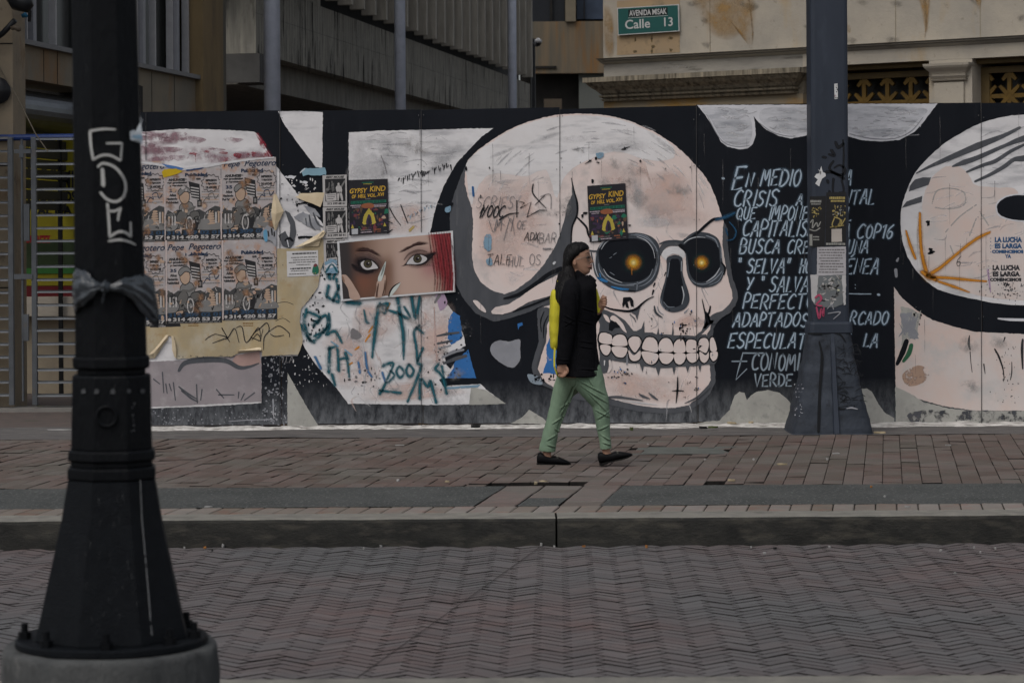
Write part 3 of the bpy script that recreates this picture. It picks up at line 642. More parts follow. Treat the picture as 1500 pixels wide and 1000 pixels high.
lt([(195,460),(200,520),(180,560)], [3,5,2], pink); lt([(150,460),(148,500)], [2,1], wht); lt([(345,400),(343,490)], [1,2.5], lgr)
for cx_, cy_, sx, sy, n_, rr in ((825,210,40,80,26,14),(545,465,25,25,6,8),(310,560,90,45,24,9),(330,655,20,12,4,13),(940,600,12,8,3,11),(860,650,60,30,7,6),(945,700,30,16,8,9),(840,770,30,8,4,6),(900,40,14,30,7,12),(745,140,10,15,3,9),(550,100,12,8,2,9),(670,122,10,6,2,7),(645,225,12,18,4,10),(960,345,25,20,7,10),(510,560,12,20,4,6),(388,570,8,12,2,12),(700,645,8,5,1,8),(230,600,80,10,8,8),(900,120,60,60,8,6),(1080,410,10,14,4,5),(640,365,10,8,2,6),(970,300,10,10,2,6)):
    for k in range(n_): x, y = T([(RN.gauss(cx_, sx*.5), RN.gauss(cy_, sy*.5))])[0]; chip(SK1, x, y, rr/5.9*RN.uniform(.4,1), ink if RN.random() < .85 else blu, 11.4)
for k in range(10): x, y = E([(RN.uniform(520,760), RN.uniform(720,930))])[0]; chip(SK1, x, y, RN.uniform(.4,1.3), ink, 11.4)
for x, y, r in ((857,312,4),(853,316,3),(873,232,3),(868,265,3),(876,238,2),(938,236,2),(915,218,2.5),(975,247,1.2),(1011,245,1.2),(717,246,1.5),(722,250,1),(683,247,3),(657,304,3),(653,307,3),(822,232,1),(864,236,2),(850,238,1.2),(812,350,1.5),(819,328,1.2),(922,330,2),(704,288,2)):
    chip(SK1, x, y, r, ink, 11.4)
stroke(SK1, [(911,219),(922,215)], [2,1], mark, 11.5); stroke(SK1, [(857,332-92),(866,235)], [1,2], mark, 11.5)
stroke(SK1, [(692.5,274),(693.5,287)], [3,3], flat('tape_blue', (.02,.10,.26)), 11.5); shape(SK1, [(710,346),(719,344),(720,360),(716,368),(709,362)], flat('paint_sky', (.20,.32,.42), wear=.42, wsc=20), 11, True, 1); shape(SK1, [(712,380),(720,378),(721,388),(713,387)], MATS['paint_sky'], 11, True, 1)
shape(SK1, [(873,225),(884,224),(882,231),(876,232)], MATS['paint_sky'], 11, True, .6); shape(SK1, [(652,305),(660,302),(659,310),(653,311)], MATS['paint_sky'], 11.6, True, .6)
stroke(SK1, [(656,309),(663,298)], [2,3], ink, 11.4); stroke(SK1, [(811,386),(813,384)], [4,3], wln, 11.4)
stroke(SK1, [(1048,322),(1062,318),(1076,312)], [6,9,6], blsp, 12); stroke(SK1, [(1068,325),(1078,338),(1074,350),(1064,352)], [3,4,4,2], blsp, 12); stroke(SK1, [(1063,335),(1066,345)], [5,3], blsp, 12)
brg = flat('brush_grey', (.43,.43,.445), .85, soft=1.0, wear=.52, wsc=10, wso=.25); brw = flat('brush_pale', (.72,.71,.71), .85, soft=1.0, wear=.52, wsc=10, wso=.25)
for k in range(54):                                # loose brushwork following the dome
    a = RN.uniform(math.radians(198), math.radians(340)); r_ = RN.uniform(.62,.97); da = RN.uniform(.06,.22)
    P = [(872+192*r_*math.cos(a+da*t_), 330+162*r_*math.sin(a+da*t_)) for t_ in (0,.33,.66,1)]
    stroke(SK1, P, [1, RN.uniform(2,6), RN.uniform(2,5), 1], brg if k % 2 else brw, 6.4+k*.004)
for k in range(50):
    x, y = RN.uniform(885,1040), RN.uniform(300,590); stroke(SK1, [(x,y),(x+RN.uniform(-8,8),y+RN.uniform(4,16)),(x+RN.uniform(-8,8),y+RN.uniform(16,34))], [1,RN.uniform(2,5),1], brw if k % 3 else brg, 4.3+k*.002)
for k in range(26):
    x, y = RN.uniform(700,790), RN.uniform(265,415); stroke(SK1, [(x,y),(x+RN.uniform(6,24),y+RN.uniform(-6,6))], RN.uniform(2,5), brw if k % 2 else brg, 4.9+k*.002)
SK1.build('painted_skull', HB)

# ---- blue and grey remnants between letter and skull
b = MB()
shape(b, [(657,470),(661,461),(664,456),(673.6,463),(676,478),(677,495),(661,505),(656,496)], blu, 3.4, False, 1.2)
shape(b, [(676,512),(686,511),(692,535),(698,554),(653,554),(664,540),(666,528)], blu, 3.4, False, .8)
shape(b, [(647,553.6),(700,553.6),(706,562),(660,564),(650,566),(643,556)], blk2, 3.8, False, .6)
shape(b, [(651,567),(704,563),(700,567),(655,570)], MATS['paint_sky'], 3.9, False, .5)
shape(b, [(652,523),(684,505),(687,511),(670,525),(660,540),(654,534)], blk2, 4, False, .8)
stroke(b, [(640,492),(655,489),(672,487)], [2,4,3], gry, 4.4); stroke(b, [(641,503),(662,499)], [3,3], gry, 4.4); stroke(b, [(643,510),(660,506)], [3,2], lgr, 4.4)
stroke(b, [(648,523),(665,515),(679,512)], [3,5,3], lgr, 4.6); stroke(b, [(650,532),(668,525),(683,521)], [3,6,4], gry, 4.8)
for k in range(34): chip(b, RN.uniform(636,690), RN.uniform(486,530), RN.uniform(.4,1.8), ink, 5)
for p in ([(590,360),(630,352),(634,402),(648,440),(640,460),(560,440)],[(520,450),(560,445),(600,470),(560,500),(515,500)],[(470,500),(520,480),(560,560),(500,570)],[(620,440),(660,440),(668,470),(640,560),(600,580),(590,500)],[(540,560),(640,560),(690,575),(600,588),(520,585)],[(560,300),(620,300),(625,340),(560,342)]):
    soften(b, p, salmon, 2.6)
for p in ([(515,200),(600,196),(610,240),(560,255),(515,235)],[(640,220),(690,200),(650,250),(620,270)],[(515,245),(545,240),(560,262),(515,262)],[(630,560),(690,568),(688,590),(640,590)],[(510,488),(520,484),(530,494),(515,498)]):
    soften(b, p, grs, 2.8, None, .3)
soften(b, [(512,240),(560,232),(566,262),(512,264)], whsm, 3)
stroke(b, [(558,228),(563,240),(567,255)], [1,1.6,1], mark2, 3.4)
shape(b, [(515,481),(524,484),(530,492),(523,497),(514,494)], mark2, 3.2, True, 1)
for p in ([(540,487),(546,478)],[(535,500),(542,490)],[(520,512),(526,508)],[(510,535),(516,531)]): stroke(b, p, [3,4], orng, 3.4)
stroke(b, [(567,452),(571,444)], [4,4], orng, 3.4); stroke(b, [(600,338),(606,332)], [6,6], flat('stain_yellow', (.5,.38,.12), soft=1.0), 3.4)
shape(b, [(638,432),(650,430),(655,445),(645,455),(640,440)], flat('lilac', (.40,.29,.40), wear=.4, wsc=9), 3.4, True, .8); stroke(b, [(644,432),(637,443)], [5,3], mark2, 3.6)
stroke(b, [(532,500),(534,545),(533,578)], [5,5,3], whsm, 3.6); stroke(b, [(636,450),(638,500),(640,530)], [2,3,2], mat('rust_drip', (.5,.36,.33), soft=.8), 3.5)
for p in ([(485,500),(495,507)],[(505,512),(515,520)],[(460,522),(470,538)]): stroke(b, p, [2,3], MATS['paint_sky'], 3.6)
for k in range(60):
    x, y = RN.uniform(515,700), RN.uniform(196,335); stroke(b, [(x,y),(x+RN.uniform(8,26),y+RN.uniform(-5,5)),(x+RN.uniform(22,44),y+RN.uniform(-5,5))], [1,RN.uniform(2,7),1], brg if k % 2 else brw, 2.7+k*.002) if x < 640-(y-200)*.3 else None
for k in range(60):
    x, y = RN.uniform(500,668), RN.uniform(440,582); stroke(b, [(x,y),(x+RN.uniform(-10,10),y+RN.uniform(4,14)),(x+RN.uniform(-10,10),y+RN.uniform(12,26))], [1,RN.uniform(2,6),1], (brg, brw, MATS['paint_salmon'])[k % 3], 3.0+k*.002)
b.build('painted_letter', HB)
b = MB()
for cx_, cy_, sx, sy, n_, rr in ((458,450,10,26,30,2.2),(462,475,9,12,24,2.6),(545,545,20,5,12,1.8),(520,560,16,4,10,2.4),(470,400,8,20,14,2),(652,446,5,3,3,3),(660,470,20,30,10,1),(590,480,80,60,40,.9),(650,550,16,10,12,2),(560,515,60,50,30,.8),(430,320,16,26,14,1.7),(600,235,60,20,14,.7)):
    for k in range(n_): chip(b, RN.gauss(cx_, sx), RN.gauss(cy_, sy), rr*RN.uniform(.4,1.1), ink if RN.random() < .75 else mark2, 5.5)
for k in range(26):                                # broken lettering on the letter beside the skull
    x = 585+k*3; y = 262-k*.9+RN.uniform(-3,3)
    stroke(b, [(x,y),(x+RN.uniform(-3,3),y+RN.uniform(3,9))], [RN.uniform(.6,2.6),1], mark, 5.6)
for k in range(18):
    x = 598+k*2.3; y = 316-k*1.1+RN.uniform(-2,2); stroke(b, [(x,y),(x+RN.uniform(-2,2),y+RN.uniform(2,5))], [1,.7], MATS['paint_sky'] if k % 3 else mark, 5.6)
stroke(b, [(587,300),(597,326)], [1.6,1.6], mark, 5.6); stroke(b, [(571,305),(578,318),(587,330)], [2,1.5,1], mark, 5.6); stroke(b, [(566,323),(575,327)], [2,1], mark, 5.6); stroke(b, [(568,341),(575,336)], [3,1], mark, 5.6)
b.build('chipped_paint', HB)
# ---- spray tags
b = MB()
def tg(P, w_=6, m=teal, l=6.5): stroke(b, P, w_, m, l); stroke(b, P, w_*2.0 if isinstance(w_, (int,float)) else [q*2.0 for q in w_], tealf, l-.3)
z3 = lambda L: Z(4.167, 400, 430, L)
for P, w_ in (([(655,60),(635,130),(622,230),(605,390)],[7,8,8,4]),([(640,80),(700,60),(680,120),(660,70)],[6,7,5,6]),([(690,95),(760,120),(820,150),(835,140),(800,80)],[5,6,6,5,4]),([(760,20),(775,130),(795,260),(797,400)],[8,8,8,3]),([(845,15),(870,150),(895,20)],[7,7,6]),
    ([(890,195),(860,240),(875,330),(880,410)],[6,5,6,6]),([(875,205),(915,240)],[5,4]),([(915,330),(880,420),(905,440),(870,540),(820,660)],[5,5,6,6,4]),([(895,640),(900,520),(945,570),(960,530),(995,665)],[6,6,5,5,6]),
    ([(670,440),(735,425),(690,540),(740,500),(715,470)],[6,5,5,5,4]),([(770,440),(752,475),(775,512),(800,480),(775,445)],5),([(830,430),(812,470),(835,510),(858,470),(832,432)],5),([(690,540),(665,590),(650,610)],[5,5,6]),([(650,590),(780,605)],[5,5]),
    ([(205,95),(190,180),(225,280),(255,300)],[7,8,6,4]),([(215,110),(290,150),(240,200),(320,130),(330,210),(250,260)],[5,6,7,6,6,5]),([(170,190),(240,290),(330,200)],[6,6,5]),([(330,250),(380,230),(420,300)],[5,6,5]),([(340,120),(345,200),(320,250)],[4,5,4]),
    ([(345,330),(340,480)],[7,7]),([(340,340),(390,330),(400,470)],[5,6,6]),([(410,400),(450,400),(465,510)],[4,5,4]),([(440,360),(460,400)],[6,4]),([(330,20),(400,50),(395,0)],[6,7,6]),([(450,50),(530,60)],[9,8]),([(1010,430),(990,460),(1030,500),(1060,610)],[5,6,5,5]),([(1030,440),(1045,520)],[5,4]),
    ([(555,100),(570,170),(590,180)],[3,5,2]),([(360,490),(380,560)],[6,4])):
    tg(z3(P), w_)
z6 = lambda L: Z(6.25, 360, 280, L)
for P, w_ in (([(720,690),(770,800)],[7,9]),([(840,640),(760,760)],[6,7]),([(850,680),(800,800)],[5,6]),([(760,860),(740,960)],[7,7]),([(860,860),(800,1000)],[6,8]),([(830,800),(845,900)],[6,6])): tg(z6(P), w_)
blue2 = flat('spray_blue_soft', (.05,.16,.33), .7, soft=.9, wear=.4, wsc=12)
for P in ([(462,522),(470,540)],[(535,515),(538,540),(545,552)],[(525,530),(527,546)],[(565,560),(560,545)]): stroke(b, P, [5,6,4][:len(P)], blue2, 6.2)
b.build('graffiti_tag', HB)
b = MB()
letters(b, 'SCRIES', 697, 305, 17, mark2, 12, .9, slant=.2)
letters(b, 'YOOC', 703, 318, 17, mark, 12, 2.0, slant=.3, adv=.72)
stroke(b, [(703,313),(708,304),(703,319)], [1,2,2], mark, 12); stroke(b, [(732,322),(745,314),(760,312)], [3,2,1], mark, 12)
stroke(b, [(757,318),(757,294),(768,297),(762,305),(778,296),(772,318),(790,308),(801,308)], [1.5,2,2,1.5,1.5,2.5,2,1], mark, 12, smooth=False)
stroke(b, [(781,270),(781,284),(800,305)], [2,2,1], mark, 12); stroke(b, [(798,286),(784,300)], [1.2,1.2], mark, 12); stroke(b, [(792,288),(806,285),(807,306)], [1,1,1], mark2, 12)
letters(b, 'M', 724, 338, 16, mark2, 12, 1.1); letters(b, 'Y', 745, 338, 22, mark2, 12, 1.0, slant=-.1); letters(b, 'OE', 757, 335, 12, mark2, 12, 1.0); letters(b, 'ADX', 768, 352, 12, mark, 12, 1.1); letters(b, 'ABAR', 780, 356, 14, mark2, 12, .9)
stroke(b, [(738,352),(748,320),(754,345)], [.9,1,.7], mark2, 12); stroke(b, [(716,322),(723,340),(731,326),(739,330)], [.9,.9,1,.8], mark2, 12)
letters(b, 'TALE', 713, 388, 15, mark, 12, 1.0, slant=.1); letters(b, 'HUL', 744, 390, 14, mark2, 12, 1.1, slant=.1); letters(b, 'OS', 775, 388, 16, mark2, 12, 1.0, slant=.05)
letters(b, '1992', 795, 366, 5, mark2, 12, .6) if 0 else words(b, 795, 363, 808, 366, mark2, 12, W, RN)
# spider-like marker tag on the yellow paper
zb = lambda L: Z(5.555, 200, 460, L)
for P in ([(640,160),(720,180),(745,200),(695,110),(760,225)],[(560,210),(590,185),(640,160)],[(620,235),(700,205),(745,190),(800,115),(835,230)],[(810,110),(860,105),(895,230),(990,110),(1010,180)],[(920,215),(960,150),(1000,120),(1060,70),(1080,130),(1040,190),(1035,290)],[(930,185),(1010,215),(985,160),(940,210)],[(1080,140),(1160,95),(1240,150),(1245,185)],[(1090,160),(1130,180),(1200,170)],[(1010,210),(1030,120)]):
    stroke(b, zb(P), [.8]+[1.3]*(len(P)-2)+[.8], mark, 17, n=6)
b.build('marker_writing', HB)

# ---- white lettering on the black ground
lblh = flat('spray_white_haze', (.12,.19,.26), .8, soft=1.0, wear=.46, wsc=20, wso=.25); b = MB(); rl = random.Random(21)
stroke(b, [(1058.5,261),(1060,262)], [5,5], lbl, 3)
def line(s, x, y, h, w_=3.3, **k):
    k.setdefault('slant', .2); b = MB(); r0 = random.Random(rl.random()); st_ = r0.getstate(); letters(b, s, x, y, h, lblh, 2.6, w_*2.3, rg=r0, **k); r0.setstate(st_); letters(b, s, x, y, h, lbl, 3, w_*1.02, rg=r0, **k); b.build('painted_lettering', HB)
line('E', 1072, 278, 34, 4.4, adv=.78); line('N', 1092, 273, 20, 3.6); line('MEDIO', 1113, 272, 24, 3.6, adv=.74, slant=.2); line('DE L', 1192, 272, 22, 3.4, adv=.5); line('A', 1237, 272, 23, 3.4, adv=.62)
line('CRISIS', 1074, 302, 23, 3.3, adv=.80); line('A', 1166, 300, 17, 3.2); line('MBIE', 1184, 300, 17, adv=.7); line('NTAL', 1236, 299, 21, 3.2, adv=.75)
line('QUE', 1078, 321, 17, 3.0, adv=.8); line('IMPONE', 1125, 322, 20, 3.0, adv=.72); line('E', 1226, 322, 16); line('L', 1238, 323, 20, 3.0)
line('CAPITALISM', 1087, 346, 23, 3.2, adv=.72); line('LA', 1226, 348, 19, adv=.66); line('COP16', 1254, 349, 20, 3.3, adv=.82)
line('BUSCA', 1082, 371, 20, 3.3, adv=.82); line('CREAR', 1152, 371, 19, 3.0, adv=.8); line('UNA', 1240, 371, 20, 3.2, adv=.78)
line('<', 1080, 392, 14, 3.4); line('SELVA', 1093, 400, 21, 3.4, adv=.76); line('>', 1152, 394, 16, 3.4); line('HOMOG', 1170, 399, 20, adv=.6); line('ÉNEA', 1238, 401, 22, 3.2, adv=.76)
line('Y', 1092, 425, 19, 3.3); line('<', 1114, 418, 13, 3.4); line('SALVAJES', 1126, 427, 22, 3.2, adv=.74)
line('PERFECTOS', 1087, 452, 21, 3.2, adv=.86)
stroke(b, [(1240,430),(1258,430.5),(1276,430.5)], [2,2.4,2], lbl, 3); stroke(b, [(1286,431),(1288,432)], [5,5], lbl, 3); stroke(b, [(1243,418),(1236,426)], [2,2], lbl, 3)
for y in (416.5, 421.5): stroke(b, [(1252.5,y),(1253,y+1)], 1.6, lbl, 3)
line('ADAPTADOS', 1073, 478, 20, 3.2, adv=.82); line('AL', 1186, 478, 18, adv=.7); line('ME', 1212, 478, 18, adv=.7); line('RCADO', 1244, 475, 19, 3.2, adv=.82)
line('ESPECULATIVO', 1066, 510, 22, 3.2, adv=.80); line('DE', 1226, 507, 18, adv=.7); line('LA', 1264, 508, 20, 3.4, adv=.8)
def dim(s, x, y, h, w_=2.6, **k): b = MB(); letters(b, s, x, y, h, lbl2, 3, w_+1.6, rg=rl, **k); b.build('painted_lettering', HB)
stroke(b, [(1120,517),(1088,517),(1083,536),(1078,556),(1094,540)], [3,3.6,3.4,3.6,2.4], lbl2, 3, smooth=False); stroke(b, [(1072,529),(1094,529)], 3, lbl2, 3)
dim('CONOMIA', 1100, 542, 24, adv=.72, slant=.12); dim('VERDE', 1105, 566, 18, adv=.85, slant=.05)
b.build('painted_lettering', HB); b = MB()
for P, w_ in (([(1314,382),(1316,378)],[4,2]),([(1312,395),(1313,405)],[5,4])): stroke(b, P, w_, lgr, 3)
b.build('paint_drop', HB)

# ---- drips along the top, clouds along the foot
b = MB()
drip = mat('paint_drip_white', (.56,.56,.59), (.43,.435,.46), sc=5, rough=.8, st=(.6,1,3), bump=.2, bsc=18, c3=(.25,.26,.285), sc3=7, th3=(.46,.76), st3=(.6,1,2.4), chips=(.55,.55,.57), csc=16, cth=(.58,.72))
edge_ = flat('paint_drip_edge', (.60,.60,.63), .8); 
D1 = [(1021,154),(1034,170),(1047,190),(1056,208),(1066,215),(1082,219),(1095,218),(1103,211),(1107,198),(1106,180),(1104,170),(1108,176),(1122,190),(1140,199),(1158,203),(1180,199),(1212,190),(1240,199),(1262,205.5),(1290,207.5),(1318,205),(1340,193),(1352,180),(1373,152),(1226,152.4),(1225,153.2),(1021,154.2)]
shape(b, D1, edge_, 1, False, .6)
shape(b, [(1030,158),(1042,176),(1052,196),(1062,207),(1080,213),(1094,212),(1100,204),(1102,188),(1098,172),(1085,160)], drip, 1.8, True, .6)
shape(b, [(1112,172),(1126,186),(1145,195),(1160,197),(1182,193),(1212,186),(1242,192),(1270,199),(1300,200),(1325,194),(1342,178),(1357,160),(1300,156),(1200,157),(1125,158)], drip, 1.8, True, .6)
stroke(b, [(1035,168),(1050,196),(1062,210),(1082,215),(1098,213)], [.8,1.2,1.4,1.2,.8], lgr, 2.2); stroke(b, [(1112,180),(1130,193),(1150,199),(1165,200)], [.8,1.4,1.2,.8], lgr, 2.2)
stroke(b, [(1244,196),(1275,203),(1310,203),(1335,192),(1352,172)], [1,1.6,1.2,1.6,1], lgr, 2.2); stroke(b, [(1349,178),(1348,186)], [1.5,1], edge_, 2)
for k in range(70):
    x = RN.choice((RN.uniform(1042,1092), RN.uniform(1120,1180), RN.uniform(1245,1335))); y = RN.uniform(158,204 if x > 1100 else 210); stroke(b, [(x,y),(x+RN.uniform(4,14),y+RN.uniform(-3,3)),(x+RN.uniform(10,22),y+RN.uniform(-3,3))], [1,RN.uniform(2,5),1], brg if k % 2 else brw, 2.1+k*.001)
for k in range(26): x = RN.uniform(1245,1330); y = RN.uniform(170,203); stroke(b, [(x,y),(x+RN.uniform(3,12),y+RN.uniform(-1,1))], [.8,1.6,.6], MATS['paint_light_grey'], 2.3)
b.build('painted_drip', HB); b = MB()
shape(b, [(1050,620),(1060,609),(1069,600),(1073,588),(1076,579),(1083,573.5),(1090,575),(1094,586),(1100,579),(1108,574),(1125,571),(1142,575),(1154,585),(1164,601),(1200,606),(1236,600),(1250,580),(1262,569),(1270,569),(1277,573),(1287,592),(1296,604),(1310,612),(1310,623.5),(1200,624.4),(1050,625.4)], stl, 1, False, .8)
# dirty pale band low on the black ground
for (x0, x1, y0) in ((1010,1062,616),): shape(b, [(x0,622),(x0+20,y0+2),(x0+40,y0),(x1,y0+2),(x1,626),(x0,626)], stl, .9, True, 1)
b.build('painted_cloud', HB)

# ---- the round letter at the right end
b = MB()
shape(b, [(1346,246),(1375,217),(1406,196),(1437,180.5),(1473,171),(1500,168),(1545,168),(1600,182),(1650,222),(1685,290),(1682,370),(1640,425),(1570,446),(1500,447),(1460,444),(1425,437.5),(1390,429),(1366,419),(1339,392),(1324,360),(1319,327),(1321.5,301),(1332,270)], wht, 1, True, .8)
shape(b, [(1351,330),(1351,296),(1362,265),(1380,247),(1398,243),(1416,252),(1429,271),(1458,275),(1490,280),(1500,330),(1540,345),(1560,440),(1500,440),(1440,434),(1390,420),(1352,395)], mat('paint_peach', (.60,.48,.43), (.58,.525,.50), sc=3, rough=.8, c3=(.46,.45,.44), sc3=4, th3=(.55,.8), chips=(.3,.28,.27), csc=30, cth=(.73,.8)), 2, True, 1)
for P, w_ in (([(1342,254),(1360,245),(1385,234),(1432,214),(1470,199),(1494,187)],[1.5,4,7,10,6,4]),([(1395,244),(1412,238),(1432,231),(1473,213),(1500,203),(1540,195)],[2,8,7,5,9,8]),([(1416,252),(1440,242),(1458,236),(1480,222),(1500,212)],[3,5,6,5,4]),([(1428,266),(1450,256),(1471,244),(1485,234),(1500,232),(1540,225)],[3,5,6,6,9,8]),([(1560,215),(1600,250),(1640,280)],[4,8,4])):
    stroke(b, P, w_, gry, 2.8)
shape(b, [(1333,272),(1340,263),(1352,260),(1364,260),(1360,271),(1345,276),(1331,281)], gry, 2.8, False, .4); shape(b, [(1320.5,305),(1328,295),(1351,287),(1350,296)], gry, 2.8, False, .4)
for k in range(60):
    x, y = RN.uniform(1345,1490), RN.uniform(185,430); stroke(b, [(x,y),(x+RN.uniform(6,18),y+RN.uniform(-8,2)),(x+RN.uniform(16,34),y+RN.uniform(-14,2))], [1,RN.uniform(2,5),1], brg if k % 2 else brw, 2.5+k*.001) if (x-1500)**2/165**2+(y-307)**2/135**2 < .82 else None
shape(b, [(1458,304),(1463,293),(1478,285.5),(1500,284),(1540,286),(1570,300),(1570,315),(1540,325),(1500,325),(1478,322.5),(1463,316.5)], edge_, 3, True, .5)
shape(b, [(1460,304),(1465,294.5),(1479,287.5),(1500,286),(1540,288),(1567,301),(1567,314),(1540,323),(1500,323),(1479,320.5),(1465,315)], blk2, 3.4, True, .5)
for P, w_ in (([(1347.5,312),(1347.5,335),(1349,361),(1352,380),(1357,398)],[4,6,6,7,8]),([(1327,338),(1333,358),(1341,379)],[3,6,4]),([(1358,404),(1380,390),(1406,368),(1430,350),(1450,340)],[9,6,5,6,4]),([(1362,406),(1390,407),(1420,410),(1445,412)],[7,5,5,3]),([(1371,411),(1395,419),(1420,428)],[4,5,2]),([(1350,398),(1360,404),(1372,410)],[6,12,7])):
    stroke(b, P, w_, orng, 3.6); stroke(b, P, [q*1.9 for q in w_], flat('spray_orange_haze', (.5,.28,.08), soft=1.0, wear=.5, wsc=14, wso=.2), 3.4)
for P in ([(1365,300),(1372,280),(1392,276),(1412,282),(1412,300),(1390,306),(1370,304)],[(1385,340),(1405,318),(1430,300)],[(1435,310),(1448,330)],[(1392,360),(1398,376)],[(1430,320),(1420,345)]): stroke(b, P, 2.4, flat('ghost_grey', (.40,.40,.385), soft=.9, wear=.45, wsc=20), 3.2)
for x, y in ((1359,325),(1360,329),(1363,365),(1365,369),(1362,371)): chip(b, x, y, 3.4, ink, 3.8)
letters(b, '6', 1400, 389, 15, mark, 3.8, .9)
for k in range(60): chip(b, RN.gauss(1480,22), RN.gauss(427,9), RN.uniform(.4,1.8), ink if RN.random() < .7 else mark2, 3.8)
for k in range(20): chip(b, RN.uniform(1430,1500), RN.uniform(400,436), RN.uniform(.4,1.2), ink, 3.8)
stroke(b, [(1447,395),(1449,412),(1451,428)], [3,3,1.5], MATS['lilac'], 3.6)
for c_, y0 in ((flat('stencil_blue', (.03,.09,.20), wear=.34, wsc=40), 347), (flat('stencil_black', (.03,.03,.035), wear=.34, wsc=40), 388)):
    dx = 0 if y0 < 370 else -3
    text(b, 'LA LUCHA', 1457+dx, y0, 1497+dx, y0+8, c_, 4, None, .06); text(b, 'ES LARGA', 1457+dx, y0+9.5, 1497+dx, y0+17, c_, 4, None, .06)
    text(b, 'COMENCEMOS', 1453+dx, y0+19, 1499+dx, y0+24, c_, 4, None, .07); text(b, 'YA', 1472+dx, y0+25.5, 1481+dx, y0+31, c_, 4, None, .06)
    for k in range(5): chip(b, 1451+dx, y0+2+k*5, .8, c_, 4)
shape(b, [(1309.5,420),(1320,435),(1342,454),(1366,468.5),(1396,478),(1428,486),(1500,489),(1650,472),(1650,602),(1424,601),(1380,594),(1345,584),(1312,572)], MATS['paint_peach'], 1.2, False, .8)
shape(b, [(1311.5,566),(1330,574),(1352,588),(1390,598),(1424,601.5),(1650,602),(1650,623.5),(1312,625)], stl, 1.6, False, 1)
for k in range(4): shape(b, [(1330+k*70,606),(1365+k*70,600),(1400+k*70,606),(1395+k*70,622),(1345+k*70,623)], mat('smoke_black', (.05,.053,.062), (.10,.10,.11), sc=6, wear=.52, wsc=7), 2.1, True, 2)
shape(b, [(1322,548),(1345,535),(1362,545),(1352,560),(1330,565)], mat('rust_stain', (.40,.27,.20), wear=.5, wsc=5), 2, True, 1)
for k in range(18): shape(b, [(RN.uniform(1314,1340)+x, RN.uniform(448,498)+y) for x, y in ((0,0),(8,-2),(12,5),(4,8))], lgr if k % 3 else stl, 2.4+.02*k, False, 1.5)
stroke(b, [(1328,499),(1322,516),(1314,533)], [7,8,5], ink, 3.2); stroke(b, [(1335,505),(1331,518),(1323,529)], [6,7,4], grn, 3.2)
for k in range(12): chip(b, RN.uniform(1338,1350), RN.uniform(455,476), RN.uniform(.5,2.4), ink, 3.2)
for P, w_ in (([(1420,491),(1419,503),(1421,512)],[1,4,2]),([(1421,515),(1422,530),(1424,545)],[1.5,1,1]),([(1472,494),(1470,500)],[2,1.5]),([(1457,511),(1463,522),(1469,540),(1471,556)],[2,3,2,1]),([(1482,530),(1482,545),(1480,556)],[1,1.6,1]),([(1498,497),(1497,512),(1498,540)],[3,4,2]),([(1441,533),(1443,547)],[2,1])): stroke(b, P, w_, mark, 3.2)
for k in range(50): chip(b, RN.gauss(1478,9), RN.uniform(505,590), RN.uniform(.3,1.2), mark, 3.2)
stroke(b, [(1462,466.5),(1480,468),(1502,468.5)], [2,4,4], edge_, 1.8)
b.build('painted_letter', HB)
# vertical joints between the boards, open and dark
for x, ya, yb in ((214,164,235),(410,163,372),(410,520,626),(617,161,340),(617,436,624),(820,160,350),(1020,154,623),(1226,153,620),(1437,152,622),(1640,150,620)):
    b = MB(); stroke(b, [(x,ya),(x+RN.uniform(-.2,.2),(ya+yb)/2),(x+.6*(yb-ya)/460,yb)], [1.0,.8,1.1], flat('joint_dark', (.04,.04,.042), wear=.36, wsc=8), 12.6); b.build('panel_joint', HB)
veil = flat('dust_veil', (.34,.325,.315), .9, soft=1.0, wear=.57, wsc=16, wso=.16); drk = flat('grime', (.14,.135,.135), .9, soft=1.0, wear=.59, wsc=22, wso=.12); drp = flat('run_mark', (.16,.155,.155), .9, soft=.9, wear=.50, wsc=9, wso=.2)
b = MB()
for k in range(130):
    x, y = RN.uniform(490,1490), RN.uniform(180,600)
    if not (690 < x < 1035 and 215 < y < 340 and (x-872)**2/175**2+(y-330)**2/150**2 < .8 or 520 < x < 690 and 450 < y < 575 or 515 < x < 620 and 200 < y < 330 or x > 1345 and 500 < y < 590): continue
    soften(b, [(x-RN.uniform(8,26),y),(x,y-RN.uniform(5,18)),(x+RN.uniform(8,26),y+2),(x+3,y+RN.uniform(5,18))], (veil, veil, drk)[k % 3], 12.9+k*.006, None, .3)
for k in range(70):
    x, y = RN.uniform(480,1495), RN.uniform(165,520); h_ = RN.uniform(14,70)
    stroke(b, [(x,y),(x+RN.uniform(-.6,.6),y+h_*.5),(x+.3,y+h_)], [RN.uniform(.8,1.8),RN.uniform(.7,1.4),.4], drp, 13.4+k*.004)
b.build('wall_grime', HB)
b = MB(); scw = flat('screw_head', (.12,.12,.12), .5)
for x in (414,613,621,816,824,1016,1024,1222,1230,1433,1441):
    for k in range(7): disc(b, x+RN.uniform(-.8,.8), 172+k*73+RN.uniform(-4,4), .75, scw, 13.8, None, 8)
b.build('screw_row', HB)
for x0, x1 in ((300,412),(530,621),(880,910),(940,1018),(1112,1162),(1308,1424)): b = MB(); b.add([W(x0,624.8,2.5), W(x1,623.4,2.5), W(x1,627.5,2.5), W(x0,626.3,2.5)], [(0,1,2,3)], jointm); b.build('foot_gap', HB)

